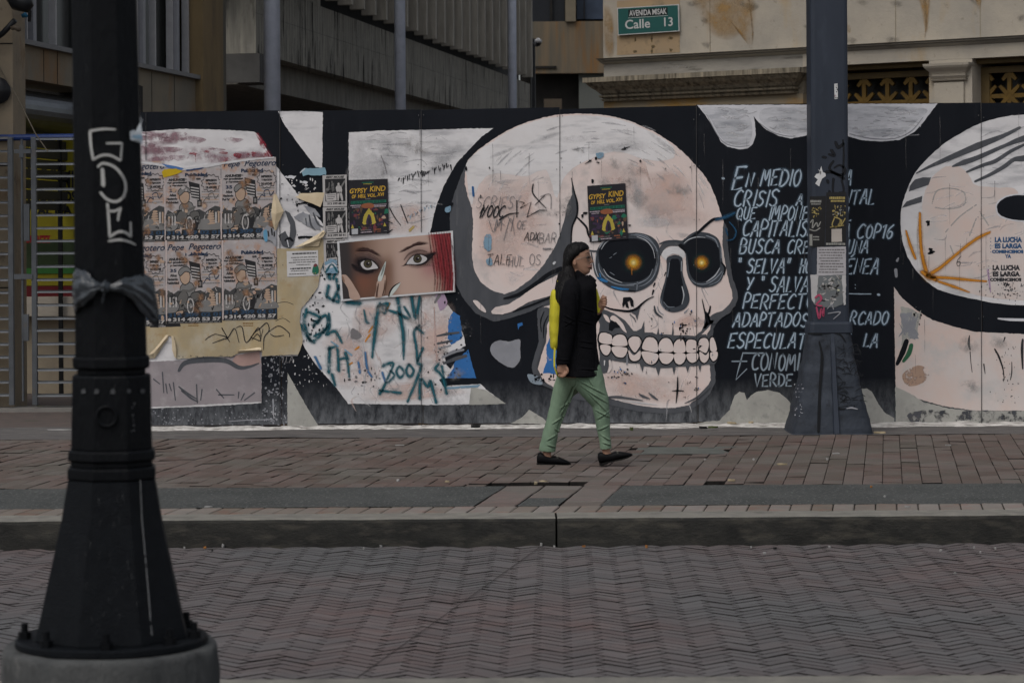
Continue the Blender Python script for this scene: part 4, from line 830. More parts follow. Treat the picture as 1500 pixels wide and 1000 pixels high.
# white plaster run along the foot
b = MB(); vs = []; nx = 420; ny = 7; xa, xb = W(150,626).x, W(1850,626).x
for j in range(ny+1):
    for i in range(nx+1):
        x = xa+(xb-xa)*i/nx; t = j/ny; wd = max(.04, .17+.16*noise.noise((x*1.7,0,3))+(.10 if x > 1.2 else 0))
        y = YW+.03-wd*t; h = (.018+.016*noise.noise((x*4,1,8)))*(1-t)**.8*(1+.5*noise.noise((x*11,t*4,2)))-.012*t*t
        vs.append((x, y+.03*noise.noise((x*6,t*3,5)), .012+h))
b.add(vs, [(j*(nx+1)+i, j*(nx+1)+i+1, (j+1)*(nx+1)+i+1, (j+1)*(nx+1)+i) for j in range(ny) for i in range(nx)], plaster)
b.build('plaster_foot', HB, smooth=True)

# ============================================================ POSTERS ON THE HOARDING
paper = mat('poster_paper', (.40,.365,.36), (.33,.30,.30), sc=12, rough=.85, c3=(.40,.23,.15), sc3=9, th3=(.53,.68), chips=(.46,.43,.42), csc=20, cth=(.6,.66))
pdark = mat('print_dark', (.062,.062,.062), (.045,.045,.046), sc=12, chips=(.30,.22,.18), csc=26, cth=(.66,.70)); pblk = flat('print_black', (.022,.022,.024)); pblue = flat('print_blue', (.010,.026,.06)); pskin = flat('print_tan', (.42,.30,.22)); pwht = flat('print_white', (.44,.42,.41)); pgry = flat('print_grey', (.19,.185,.18)); pdgr = flat('print_midgrey', (.12,.115,.11))
stainp = flat('paste_stain', (.30,.17,.10), .85, soft=1.0, wear=.50, wsc=16, wso=.12)
def pegotero(q, tear, label, seed):
    f = quadf(q); rg = random.Random(seed); t = thing('advert_poster', label, 'poster', W((q[0][0]+q[2][0])/2, q[2][1]), 'repeated advertising posters')
    b = MB(); L = 14
    out = [(0,tear[0]),(.25,tear[1]),(.5,tear[2]),(.75,tear[3]),(1,tear[4]),(1,1),(.5,1.003),(0,1)]
    q2 = jit(dens([(x*80,y*115) for x,y in out], 3), .4); b.poly([f(x/80,y/115,L) for x, y in q2], paper)
    top = max(tear)
    def R(u0,v0,u1,v1,m,l): rect(b, f, u0, max(v0,0), u1, v1, m, l)
    # dark ground with an uneven upper edge
    P = [(0,.70),(.05,.60),(.14,.64),(.22,.60),(.35,.62),(.5,.62),(.62,.60),(.72,.64),(.8,.60),(.9,.56),(1,.58),(1,1),(0,1)]
    b.poly([f(*p, L+.5) for p in P], pdark); R(0,.86,1,1,pblk,L+.7)
    def blob(P, m, l):
        q_ = cat(P, True, 4); b.poly([f(*p, l) for p in q_], m)
        if l >= L+1.35: stroke(b, q_+q_[:1], .011, pblk, l+.03, f, False, False)
    blob([(.0,.72),(.1,.78),(.2,.74),(.34,.84),(.2,.86),(0,.86)], pgry, L+.8); blob([(.6,.8),(.7,.76),(.78,.78),(.88,.74),(1,.80),(1,.86),(.6,.86)], pgry, L+.8)
    for u in (.06,.12,.17): R(u,.68,u+.025,.80,pwht,L+1)
    for k in range(6): blob([(.80-.008*k,.62+.03*k),(.86+.004*k,.62+.03*k),(.865+.006*k,.64+.03*k),(.79-.01*k,.645+.03*k)], pskin, L+1)
    for u in (.90,.95): R(u,.64,u+.03,.78,pwht if u < .92 else pskin,L+1)
    blob([(.64,.74),(.70,.72),(.78,.73),(.80,.78),(.70,.80),(.63,.79)], pgry, L+1.1); stroke(b, [(.70,.73),(.72,.68)], .012, pwht, L+1.2, f, False)
    # a rider on a motorcycle, in plain printed shapes
    blob([(.36,.68),(.42,.64),(.50,.66),(.46,.80),(.40,.84),(.33,.80)], pdgr, L+1.4); blob([(.26,.56),(.36,.50),(.48,.52),(.52,.62),(.42,.68),(.28,.66)], pgry, L+1.5)
    blob([(.20,.70),(.30,.60),(.40,.66),(.34,.80),(.30,.86),(.18,.88),(.24,.80)], pdgr, L+1.55); blob([(.18,.86),(.30,.84),(.30,.88),(.20,.90)], pskin, L+1.6)
    for (u, v, ru, rv, m, l) in ((.44,.79,.065,.10,pwht,1.7),(.44,.79,.045,.08,pdark,1.75),(.44,.79,.02,.035,pgry,1.8),(.58,.70,.045,.05,pgry,1.6)):
        b.poly([f(u+ru*math.cos(a*.3491), v+rv*math.sin(a*.3491), L+l) for a in range(18)], m)
    blob([(.46,.64),(.58,.62),(.62,.68),(.54,.74),(.46,.70)], pdgr, L+1.65); blob([(.52,.72),(.60,.70),(.58,.84),(.52,.84)], pblk, L+1.62); stroke(b, [(.30,.60),(.42,.61),(.54,.57)], .03, pdgr, L+1.7, f, False)
    blob([(.26,.40),(.32,.36),(.40,.36),(.44,.42),(.42,.50),(.34,.53),(.27,.48)], pskin, L+1.6); blob([(.23,.38),(.28,.33),(.38,.31),(.45,.35),(.46,.39),(.36,.37),(.27,.42)], pgry, L+1.7)
    R(.58,.48,.66,.57,pblk,L+1.7); R(.60,.50,.64,.55,pgry,L+1.75)
    # the boards he carries
    b.poly([f(u,v,L+1.2) for u, v in ((.42,.24),(.62,.28),(.64,.50),(.48,.46))], pblk)
    for k in range(5): b.poly([f(u,v,L+1.3) for u, v in ((.46,.31+k*.035),(.61,.33+k*.035),(.612,.345+k*.035),(.462,.325+k*.035))], pwht)
    # writing
    if top < .05:
        text(b, 'Pepe', .04, .035, .34, .13, pblue, L+2, f, .012, .35); text(b, 'Pegotero', .42, .03, 1.0, .13, pblue, L+2, f, .012, .35)
    elif tear[4] < .05: text(b, 'Pepe Pegotero', .45, .04, 1.0, .12, pblue, L+2, f, .012, .35)
    if top < .12 or tear[4] < .05: text(b, 'Publicidad', .36, .135, .76, .18, pblue, L+2, f, .05)
    text(b, 'ANUNCIE', .06, .20, .36, .235, pblk, L+2, f, .06); text(b, 'sus productos', .04, .24, .40, .275, pblk, L+2, f, .06); text(b, 'y servicios', .08, .28, .36, .31, pblk, L+2, f, .06); text(b, 'con', .56, .20, .64, .225, pblk, L+2, f, .06)
    text(b, '35', .08, .335, .20, .375, pblue, L+2, f, .03); text(b, 'Años', .08, .395, .20, .43, pblk, L+2, f, .05); text(b, 'Haciendo', .03, .445, .22, .475, pblk, L+2, f, .05); text(b, 'Publicidad', .02, .49, .24, .52, pblk, L+2, f, .05)
    st = []
    for k in range(24): a = k*math.pi/12; r_ = (.155 if k % 2 else .125); st.append((.83+r_*1.2*math.cos(a), .27+r_*.75*math.sin(a)))
    for k in range(24): stroke(b, [st[k], st[(k+1)%24]], .008, pblk, L+1.8, f, False, False)
    for s_, v in (('IMPRESION',.22),('Y FIJACION',.265),('DE AFICHES',.31)): text(b, s_, .73, v, .93, v+.03, pblk, L+2, f, .06)
    stroke(b, [(.68,.52),(.74,.46),(.80,.48),(.78,.42),(.86,.40),(.90,.47),(.96,.42)], .012, pblue if seed % 2 else pdgr, L+1.9, f)
    text(b, '312 309 02 01', .03, .87, .99, .925, flat('print_blue_number', (.03,.06,.105)), L+2, f, .05); text(b, '314 420 53 57', .12, .93, .985, .975, pwht, L+2, f, .045); b.poly([f(.06+.03*math.cos(a), .953+.02*math.sin(a), L+2) for a in [k*.5236 for k in range(12)]], pwht)
    words(b, .04, .982, .97, .994, pgry, L+2, f, rg)
    for k in range(7): words(b, .26+.01*k, .205+.04*k, .40, .222+.04*k, pdgr, L+1.1, f, rg)
    for k in range(5): words(b, .66, .37+.035*k, .97, .385+.035*k, pskin if k % 2 else pgry, L+1.1, f, rg)
    for k in range(26):
        u, v = rg.uniform(.02,.98), rg.uniform(.6,.86); stroke(b, [(u,v),(u+rg.uniform(-.05,.05),v+rg.uniform(-.03,.03)),(u+rg.uniform(-.08,.08),v+rg.uniform(-.04,.04))], rg.uniform(.006,.018), rg.choice((pblk,pgry,pskin,pwht,pdgr)), L+2.1, f)
    for k in range(9):
        u, v = rg.uniform(.05,.95), rg.uniform(.15,.9); soften(b, [(u*80-6,v*115-4),(u*80+4,v*115-8),(u*80+8,v*115+2),(u*80,v*115+8)], stainp, L+2.3, lambda x, y, l: f(x/80, y/115, l), .3)
    for k in range(10):
        u, v = rg.uniform(.02,.98), rg.uniform(.1,.95); chip(b, u*80, v*115, rg.uniform(1,4.5), paper if rg.random() < .5 else pskin, L+2.4, lambda x, y, l: f(x/80, y/115, l), rg)
    b.build('sheet', t); return t
cols = [(160,241.5),(242,323.5),(324.5,404.5)]; r0 = [(236,354),(238,352.5),(231,350.5)]; r1 = [(355,478),(353,473),(351,468.5)]
nm = [['half hidden advert poster behind the black lamp post, upper row', 'advert poster with a yellow scrap stuck on its torn top, upper row', 'advert poster with intact blue heading, upper row next to the curled torn paper'],
      ['half hidden advert poster behind the black lamp post, lower row', 'advert poster in the middle of the lower row above yellowed paper', 'advert poster at the right end of the lower row beside yellowed paper']]
tears = [[(.0,.0,.0,.005,.01),(.03,.07,.09,.08,.055),(.045,.02,.0,.0,.0)],[(0,0,0,0,0),(0,.005,0,.003,0),(0,0,.0,0,.09)]]
for r, rr in enumerate((r0, r1)):
    for c, (x0, x1) in enumerate(cols):
        y0, y1 = rr[c]; pegotero([(x0,y0+1),(x1,y0-1),(x1+2*r,y1-1),(x0+2*r,y1+1)], tears[r][c], nm[r][c], r*3+c+1)
b = MB()
shape(b, [(205,237),(222,237.5),(240,241),(270,246),(300,242),(330,237),(360,233),(402,229.5),(402,231.5),(360,236),(330,240.5),(300,246),(272,250),(240,244),(205,239.5)], flat('torn_edge', (.58,.57,.58)), 17.5, False, .8)
shape(b, [(237,240),(258,243.5),(270,247),(266,249),(246,246)], flat('scrap_blue', (.08,.17,.38)), 17.8, False, .4); shape(b, [(272,249),(300,245),(296,247.5),(274,251)], flat('scrap_navy', (.03,.06,.15)), 17.8, False, .4)
shape(b, [(237,252),(241,248.5),(258,247),(268,251),(262,254),(248,258.5),(240,260)], flat('scrap_yellow', (.50,.34,.015)), 18.2, False, .8)
for p in ([(241,258),(242.5,258),(243,352),(241.5,352)],[(323,262),(325,262),(325.5,350),(323.5,350)],[(242.5,352),(245,352),(245.5,470),(243.5,470)],[(325,352),(327.5,352),(328,468),(326,468)]): shape(b, p, mat('paper_edge_pink', (.52,.44,.42)), 17.6, False, .5)
shape(b, [(381,345),(386,336),(392,330),(405,338),(405,362),(398,353)], lgr, 17.8, False, .8); shape(b, [(386,340),(391,337),(392,352),(388,353)], flat('scrap_sky', (.12,.30,.45)), 18, True, .4)
for p in ([(393,339),(394,346)],[(398,335),(399,344)],[(402,340),(402,346)]): stroke(b, p, 2.2, pblk, 18.2)
shape(b, [(219,474),(264,472.5),(265,478),(220,479.5)], pblk, 13.6, False, .3)
words(b, 232, 477, 243, 478.6, pwht, 14, W, RN)
o = b.build('paper_scrap'); tag(o, 'torn top edge of the advert posters with blue and yellow scraps', 'torn paper')
# yellowed old sheets below
b = MB()
ypap = mat('yellowed_paper', (.40,.315,.185), (.33,.275,.18), sc=6, rough=.75, st=(1,1,.6), c3=(.44,.40,.32), sc3=4.5, th3=(.46,.72), chips=(.30,.175,.06), csc=7, cth=(.60,.80), bump=.15, bsc=25)
shape(b, [(160,474),(406,466),(406,364),(430,364),(446,362),(456,357),(470,349),(477,352),(477,378),(470,395),(466,420),(452,440),(441,452),(439,470),(443,492),(444,500),(437,519),(384,521),(384,513),(352,516),(340,522),(300,522),(260,526),(255,494),(245,491),(228,524),(160,526)], ypap, 12.8, False, .9)
stroke(b, [(430,446),(418,442),(402,445)], .8, mark, 13.4, n=8); stroke(b, [(404,470),(415,466),(425,472)], .8, mark, 13.4, n=8)
for u in (276, 356): text(b, 'SABOR' if u == 276 else 'SABOR', u, 472, u+14, 475.5, flat('print_brown', (.20,.10,.02)), 13.3, None, .05) if 0 else words(b, u, 472.5, u+15, 474.5, flat('print_brown', (.20,.10,.02)), 13.3, W, RN); words(b, u, 476, u+15, 477.6, MATS['print_brown'], 13.3, W, RN)
for k in range(22): chip(b, RN.uniform(262,345), 521+RN.uniform(-1,2), RN.uniform(.4,1.2), pdark, 13.3)
o = b.build('poster_backing'); tag(o, 'yellowed weathered paper sheet with a spidery black marker scribble', 'old poster')
# curled flaps of torn paper
def flap(P, lift, m, label, name='paper_flap'):
    """P: list of (px,py,lift) rows of 3"""
    b = MB(); n = len(P[0]); vs = [];
    for row in P:
        for (x, y, d) in row: vs.append(W(x+RN.uniform(-1,1), y+RN.uniform(-1,1), 14)+Vector((0, -d*lift*RN.uniform(.6,1.25)-.002, 0)))
    b.add(vs, [(j*n+i, j*n+i+1, (j+1)*n+i+1, (j+1)*n+i) for j in range(len(P)-1) for i in range(n-1)], m)
    o = b.build(name, smooth=False); sm = o.modifiers.new('s', 'SUBSURF'); sm.subdivision_type = 'SIMPLE'; sm.levels = 1; sm.render_levels = 1
    so = o.modifiers.new('t', 'SOLIDIFY'); so.thickness = .0015
    tag(o, label, 'torn paper')
cream = mat('paper_cream', (.56,.47,.33), (.48,.39,.26), sc=8, rough=.7)
flap([[(401,285,0),(403,284,.2),(405,286,.1)],[(399,297,.2),(406,298,.8),(413,302,.3)],[(397,312,.4),(405,314,1.2),(416,310,.5)],[(400,326,.3),(404,329,.9),(409,324,.4)],[(402,337,0),(404,337,.3),(406,333,.1)]], .03, cream, 'cream curl of torn paper pointing down beside the upper advert poster')
flap([[(432,363,0),(440,362,.3),(468,361,.2)],[(443,356,.3),(452,357,1.1),(470,353,.6)],[(458,348,.4),(463,350,1.3),(474,347,.8)],[(468,341,.3),(472,341,.8),(477,340,.4)],[(474,338,0),(476,339,.2),(478,344,.1)]], .032, cream, 'large cream torn paper curl above the small white notice')
flap([[(433,289,.3),(436,287,.2),(440,283,0)],[(446,294,.8),(448,289,.4),(452,283,0)],[(458,298,.9),(462,291,.4),(464,282.5,0)],[(470,304,.5),(473,294,.2),(475,282,0)]], .022, cream, 'yellowish torn paper remnant with a rolled lower edge left of the flyers')
flap([[(219,520,.2),(227,517,.7),(226,527,.1)],[(228,510,.3),(234,508,.9),(232,517,.1)],[(239,496,.3),(243,496,.8),(241,503,.1)],[(243,490,.1),(247,491,.4),(246,496,0)]], .04, cream, 'left curled edge of the pointed tear in the yellowed paper')
flap([[(251,491,.1),(254,491,.6),(256,493,.1)],[(252,500,.1),(257,500,.8),(257,502,.1)],[(253,512,.1),(259,511,.7),(259,514,.1)],[(256,524,0),(259,523,.3),(260,525,0)]], .03, cream, 'right curled edge of the pointed tear in the yellowed paper')
flap([[(347,517,.1),(350,514,.7),(352,513,0)],[(362,515.5,.1),(363,513,.9),(364,511.5,0)],[(378,513,.1),(378,511.5,.7),(379,509,0)],[(384,514,0),(384,512,.3),(384,510,0)]], .03, cream, 'pale curled lip of paper over the salmon paint patch')
b = MB(); shape(b, [(441,250),(445,247),(477,245.5),(478,256),(462,257.5),(452,256),(444,258.5)], flat('scrap_light_blue', (.22,.36,.44)), 13, False, 1); stroke(b, [(440,253),(447,247)], 1.5, edge_, 13.3)
tag(b.build('paper_scrap'), 'pale blue torn paper scrap above the black and white flyers', 'torn paper')
b = MB()
for p in ([(416,259),(425,256),(434,258),(430,262),(420,261)],[(440,265),(452,266),(448,270),(440,268)],[(430,318),(445,310),(468,325),(470,338),(452,332)],[(444,300),(462,306),(470,318),(455,314)]): shape(b, p, edge_ if p[0][1] < 300 else lgr, 6.8, False, 1.4)
for p in ([(453,315),(456,330),(462,337)],[(459,312),(466,328),(475,333)],[(448,320),(449,330)]): stroke(b, p, [2,3,1], gry, 7.2)
shape(b, [(430,300),(446,296),(470,322),(472,306),(462,298)], blk2, 6.6, False, 1); stroke(b, [(438,348),(447,347),(457,348)], [4,3,4], ink, 7.2)
shape(b, [(417,308),(425,312),(432,325),(434,342),(430,358),(424,364),(414,360),(408,345),(418,338),(424,350),(425,330)], gry, 6.6, False, .7); stroke(b, [(418,352),(424,349),(429,353)], [3,4,3], ink, 7.2); stroke(b, [(421,352),(423,362)], [1.6,.8], edge_, 7.3)
for k in range(14): chip(b, RN.gauss(436,2.5), RN.gauss(299,5), RN.uniform(.5,1.6), ink, 7.3)
b.build('painted_letter', HB)
# gig posters
gy = flat('print_gold', (.56,.34,.045)); ggr = flat('print_green', (.02,.14,.085)); gbk = flat('print_night', (.022,.021,.026)); gpu = flat('print_purple', (.045,.03,.06)); grd = flat('print_red', (.16,.045,.05)); gye = flat('print_flame', (.42,.34,.06)); gpk = flat('print_pinkwhite', (.40,.34,.38)); gbr = flat('print_brownish', (.10,.065,.045)); gor = flat('print_rust', (.28,.10,.05))
def gig(q, label, seed):
    f = quadf(q); rg = random.Random(seed); b = MB(); L = 20
    t = thing('concert_poster', label, 'poster', W((q[0][0]+q[2][0])/2, q[2][1]), 'black concert posters')
    sheet(b, f, gbk, L)
    fl = lambda x, y, l: f(x/57, y/80, l)
    words(b, .34, .045, .64, .065, ggr, L+1, f, rg); words(b, .38, .075, .60, .09, gye, L+1, f, rg)
    text(b, 'GYPSY', .03, .155, .48, .245, gy, L+1, f, .02, .25); text(b, 'KIND', .54, .125, .94, .225, gy, L+1, f, .02, .15)
    text(b, 'OF', .08, .27, .19, .335, gy, L+1, f, .03, .2); text(b, 'HELL', .235, .265, .44, .33, gy, L+1, f, .03, .2); text(b, 'VOL.', .48, .26, .70, .325, gy, L+1, f, .03, .2); text(b, 'XVI', .72, .25, .90, .315, gy, L+1, f, .03, .2)
    words(b, .42, .35, .55, .365, pgry, L+1, f, rg); rect(b, f, .05, .385, .95, .435, ggr, L+.8); words(b, .06, .39, .94, .43, flat('print_green_dark', (.012,.07,.05)), L+1, f, rg)
    words(b, .04, .455, .30, .475, gpk, L+1, f, rg); words(b, .08, .49, .28, .505, gpk, L+1, f, rg); words(b, .63, .46, .96, .475, gpk, L+1, f, rg); words(b, .64, .485, .95, .51, gpk, L+1, f, rg)
    for k in range(60):
        u, v = rg.uniform(.04,.96), rg.uniform(.52,.93); chip(b, u*57, v*80, rg.uniform(1,4.5), rg.choice((gpu,gpu,gbr,grd,gbk,gbr,ggr)), L+.6+k*.005, fl, rg)
    shape(b, [(18,37),(26,34.5),(35,36),(36,41),(28,42),(20,41)], gor, L+1, True, .4, fl); shape(b, [(20,65),(20.5,58),(22,52),(25,47),(27,45),(28.5,42),(31,45),(34,48),(36.5,54),(37.5,60),(37,65)], gye, L+1.2, True, 1.2, fl); shape(b, [(25,65.4),(25.4,58),(27,53),(29,51),(31.4,54),(32.4,60),(32.4,65.4)], gpu, L+1.4, True, .5, fl); shape(b, [(27.6,65),(28,58),(29.4,56),(30.6,59),(30.4,65)], gbk, L+1.5, True, .4, fl)
    for x, y, r, m in ((29,45,2,gye),(41,55,3,gbr),(50,57,3.5,MATS['print_tan']),(46,52,2,gbr),(44,60,2,gor),(12,54,2.6,gpu),(13,51,1.5,gor),(22,60,1.6,gye),(35,62,1.8,gye),(38,50,1.4,ggr),(5,47,1,ggr)): chip(b, x, y, r, m, L+1.5, fl, rg)
    for x in (4.5, 51): shape(b, [(x-2,70),(x,64),(x+2.4,70)], gye, L+1.3, False, .2, fl)
    rect(b, f, .06, .885, .22, .985, flat('print_plain_panel', (.42,.43,.45)), L+1)
    words(b, .29, .915, .55, .93, pgry, L+1, f, rg); words(b, .29, .95, .58, .97, gpk, L+1, f, rg); words(b, .64, .91, .80, .935, gor, L+1.2, f, rg); words(b, .70, .955, .80, .97, gor, L+1, f, rg); words(b, .87, .955, .95, .965, pgry, L+1, f, rg)
    b.build('sheet', t)
gig([(510.5,264),(568,262),(570,341),(512,345)], 'black concert poster with gold heading pasted left, above the eyes photo', 31)
gig([(860,272.5),(916,268.5),(920,350),(863.5,355)], 'black concert poster with gold heading pasted on the skull forehead', 32)
# photocopied flyers
def flyer(q, label, seed):
    f = quadf(q); rg = random.Random(seed); b = MB(); L = 16
    t = thing('flyer', label, 'flyer', W((q[0][0]+q[2][0])/2, q[2][1]), 'black and white flyers in a column')
    sheet(b, f, pwht, L, 4); rect(b, f, .10, .12, .94, .84, pblk, L+.6)
    text(b, 'REST MOUSE', .14, .03, .90, .10, pblk, L+1, f, .05, .3)
    for k in range(16): u = rg.uniform(.12,.52); v = rg.uniform(.15,.52); stroke(b, [(u,v),(u+rg.uniform(-.02,.03),v+rg.uniform(.06,.2))], rg.uniform(.015,.04), pgry, L+.9, f, False)
    b.poly([f(u,v,L+1) for u, v in ((.12,.60),(.56,.57),(.57,.81),(.14,.83))], pwht)
    for k in range(3): words(b, .18, .625+k*.06, .54-.05*k, .65+k*.06, pblk, L+1.2, f, rg)
    stroke(b, [(.70,.50),(.80,.34),(.92,.20)], .06, pgry, L+1, f, False)
    for P in ([(.62,.27),(.68,.25),(.70,.33),(.63,.34)],[(.54,.40),(.60,.34),(.72,.34),(.80,.44),(.78,.56),(.62,.58),(.56,.50)],[(.60,.56),(.69,.57),(.66,.80),(.60,.80)],[(.70,.57),(.78,.56),(.84,.80),(.77,.81)]): b.poly([f(*p, L+1.1) for p in cat(P, True, 3)], pwht)
    text(b, '312 399 68 61', .18, .87, .92, .94, pblk, L+1, f, .04)
    b.build('sheet', t)
flyer([(472.5,257),(508,256),(508.5,302),(473.5,303)], 'topmost black and white flyer, left of the gold lettered concert poster', 41)
flyer([(473,304),(508.5,303),(509,348),(474,349.5)], 'middle black and white flyer of the column left of the concert poster', 42)
flyer([(474,351),(509,350),(509.5,396),(475,397)], 'lowest black and white flyer, partly covered by the eyes photo', 43)
b = MB(); shape(b, [(476,384),(484,379),(494,381),(495,400),(478,400)], MATS['paint_sky'], 19.5, False, 1); shape(b, [(474,390),(488,384),(494,390),(480,394)], edge_, 19.7, False, .6); stroke(b, [(478,398),(486,387),(494,398)], 4, teal, 19.9)
tag(b.build('paper_scrap'), 'torn scrap with teal spray over the lowest flyer', 'torn paper')
# white notice
f = quadf([(420,368),(466,366.5),(467,403.5),(421,405.5)]); b = MB(); t = thing('paper_notice', 'small white paper notice with printed lines on the yellowed paper', 'notice', W(443,405)); sheet(b, f, flat('notice_paper', (.56,.55,.55)), 16, 2); rg = random.Random(9)
for v0, u0, u1 in ((.08,.18,.94),(.24,.14,.96),(.34,.2,.9),(.43,.06,.95),(.53,.3,.75),(.66,.1,.78),(.76,.12,.7),(.88,.06,.62)): words(b, u0, v0, u1, v0+(.055 if v0 in (.08,.66) else .035), pdgr if v0 not in (.08,.66) else pblk, 17, f, rg)
shape(b, [(80,78),(88,55),(98,60),(100,88),(90,96),(82,92)], ggr, 17.2, True, 1, lambda x, y, l: f(x/100, y/100, l)); shape(b, [(84,60),(90,52),(97,58),(90,66)], grd, 17.4, True, .5, lambda x, y, l: f(x/100, y/100, l))
for k in range(7): chip(b, 84+k*2.2, 90+(k%3)*3, 2.4, rg.choice((grd,gye,ggr,pskin)), 17.5, lambda x, y, l: f(x/100, y/100, l), rg)
b.build('sheet', t)

# ---- photograph of two eyes
q = [(494,353.5),(663.5,338),(667,427.5),(500,441)]; f = quadf(q); t = thing('photo_poster', 'white bordered photo poster of two made up eyes and red hair', 'poster', W(580,440))
b = MB(); L = 22; sheet(b, f, flat('photo_border', (.60,.60,.61)), L, 4)
skl = mat('photo_skin', (.40,.27,.21), (.36,.245,.20), sc=3); 
nu, nv = 64, 32                                     # the picture itself, a printed colour field on small cells
pm_ = []
def pic(u, v):
    """printed colour at u,v of the picture"""
    def sm(a, c, x): t_ = min(1, max(0, (x-a)/(c-a))); return t_*t_*(3-2*t_)
    def mixc(a, c, t_): return tuple(x+(y-x)*t_ for x, y in zip(a, c))
    c = (.36,.245,.19)
    c = mixc(c, (.43,.30,.245), sm(.42,.6,u)*(1-sm(.75,.95,u)))
    c = mixc((.115,.05,.028), c, sm(.30,.54,u-.05*math.sin(v*3))*sm(.2,.5,v)+(1-sm(.2,.5,v))*sm(.12,.46,u))
    c = mixc(c, (.02,.014,.014), 1-sm(.05,.17,u-.02*v))
    c = mixc(c, (.20,.06,.03), .45*math.exp(-((u-.20)/.09)**2-((v-.72)/.2)**2))
    d = ((u-.235)/.13)**2+((v-.42)/.20)**2; c = mixc(c, (.03,.016,.02), .9*math.exp(-d*d*1.0))
    d = ((u-.69)/.12)**2+((v-.36)/.17)**2; c = mixc(c, (.12,.075,.07), .65*math.exp(-d*d))
    c = mixc(c, (.30,.11,.12), .7*math.exp(-((u-.80)/.09)**2-((v-.55)/.22)**2))
    c = mixc(c, (.24,.015,.022), sm(.80,.90,u+.10*(.45-v)-.02*math.sin(v*9)))
    if u > .78:
        s = math.sin(u*150+v*16)*.5+.5; c = mixc(c, (.06,.006,.008), sm(.82,.93,u)*s*.75)
    c = mixc(c, (.16,.07,.04), .6*math.exp(-((u-.435)/.035)**2-((v-.60)/.25)**2)); c = mixc(c, (.46,.33,.28), .5*math.exp(-((u-.52)/.05)**2-((v-.55)/.4)**2))
    return c
vs = []; cols_ = []; fs = []
for j in range(nv+1):
    for i in range(nu+1): vs.append(f(.018+.964*i/nu, .03+.94*j/nv, L+.8))
for j in range(nv):
    for i in range(nu): fs.append((j*(nu+1)+i, j*(nu+1)+i+1, (j+1)*(nu+1)+i+1, (j+1)*(nu+1)+i))
b.build('sheet', t)
me = bpy.data.meshes.new('printed_photo'); me.from_pydata([tuple(v) for v in vs], [], fs)
ca = me.color_attributes.new('print', 'FLOAT_COLOR', 'POINT')
for j in range(nv+1):
    for i in range(nu+1): ca.data[j*(nu+1)+i].color = (*pic(i/nu, j/nv), 1)
pmt = bpy.data.materials.new('photo_print'); pmt.use_nodes = True; a_ = pmt.node_tree.nodes.new('ShaderNodeAttribute'); a_.attribute_name = 'print'
pmt.node_tree.links.new(a_.outputs[0], pmt.node_tree.nodes['Principled BSDF'].inputs['Base Color']); pmt.node_tree.nodes['Principled BSDF'].inputs['Roughness'].default_value = .6; me.materials.append(pmt)
o = bpy.data.objects.new('printed_photo', me); COL.objects.link(o); par(o, t)
b = MB(); ze = lambda L_: Z(7.5, 480, 330, L_)
sl = flat('photo_lash', (.012,.009,.011)); sw = flat('photo_eyewhite', (.50,.48,.48)); si = flat('photo_iris', (.06,.052,.03)); sb = flat('photo_brow', (.045,.022,.02)); sn = flat('photo_nail', (.52,.56,.53)); sf = flat('photo_finger', (.44,.31,.25)); ss = flat('photo_fold', (.20,.13,.11)); sds = flat('photo_shadow', (.12,.065,.045)); sfd = flat('photo_finger_dark', (.24,.15,.11))
S_ = lambda P, m, l, sm=True: shape(b, ze(P), m, l, sm, .15)
sls = flat('photo_lash_soft', (.012,.009,.011), soft=1.0); sbs = flat('photo_brow_soft', (.045,.022,.02), soft=1.0); sss = flat('photo_fold_soft', (.16,.10,.085), soft=1.0); sfs = flat('photo_finger_soft', (.44,.31,.25), soft=.6); shd = flat('photo_shadow_soft', (.07,.03,.02), soft=1.0); F_ = lambda P, m, l, k=.5: soften(b, ze(P), m, l, None, k)
F_([(290,285),(340,240),(430,240),(520,280),(570,310),(590,345),(540,325),(440,290),(350,278)], sbs, L+1.4, .6)
F_([(765,305),(830,256),(910,215),(1000,175),(1060,172),(1125,195),(1080,205),(1020,205),(920,246),(850,282)], sbs, L+1.4, .6)
stroke(b, ze([(300,330),(370,310),(450,320),(540,370),(590,420)]), [2,4,5,4,2], sss, L+1.3); stroke(b, ze([(840,380),(900,310),(1000,275),(1090,290)]), [2,4,4,2], sss, L+1.3)
F_([(322,400),(390,364),(460,370),(530,405),(570,460),(560,475),(500,490),(420,506),(345,484)], sls, L+1.6, .82); S_([(365,415),(420,385),(490,395),(555,465),(500,480),(430,488),(385,465)], sw, L+2)
F_([(808,458),(850,420),(890,365),(950,320),(1030,310),(1100,330),(1200,300),(1160,350),(1110,400),(1060,435),(980,445),(900,434),(850,444)], sls, L+1.6, .82); S_([(870,420),(930,345),(1010,325),(1075,345),(1090,375),(1050,410),(980,428),(910,425)], sw, L+2)
for x, y, r in ((443,422,48),(988,367,48)):
    cx_, cy_ = ze([(x, y)])[0]; disc(b, cx_, cy_, r/7.5, sl, L+2.3); disc(b, cx_, cy_, r/7.5*.86, si, L+2.6); disc(b, cx_, cy_, r/7.5*.42, sl, L+2.9); disc(b, cx_+1.2, cy_-1.2, .8, sw, L+3.2)
for k in range(12):
    x, y = 900+k*22, 430+k*.5+4*math.sin(k*.6); stroke(b, ze([(x,y),(x+4+k*.6,y+18)]), [.7,.3], sl, L+2)
    x, y = 1060+k*9, 330-k*2; stroke(b, ze([(x,y+10),(x+14+k*3,y-20)]), [.8,.3], sl, L+2)
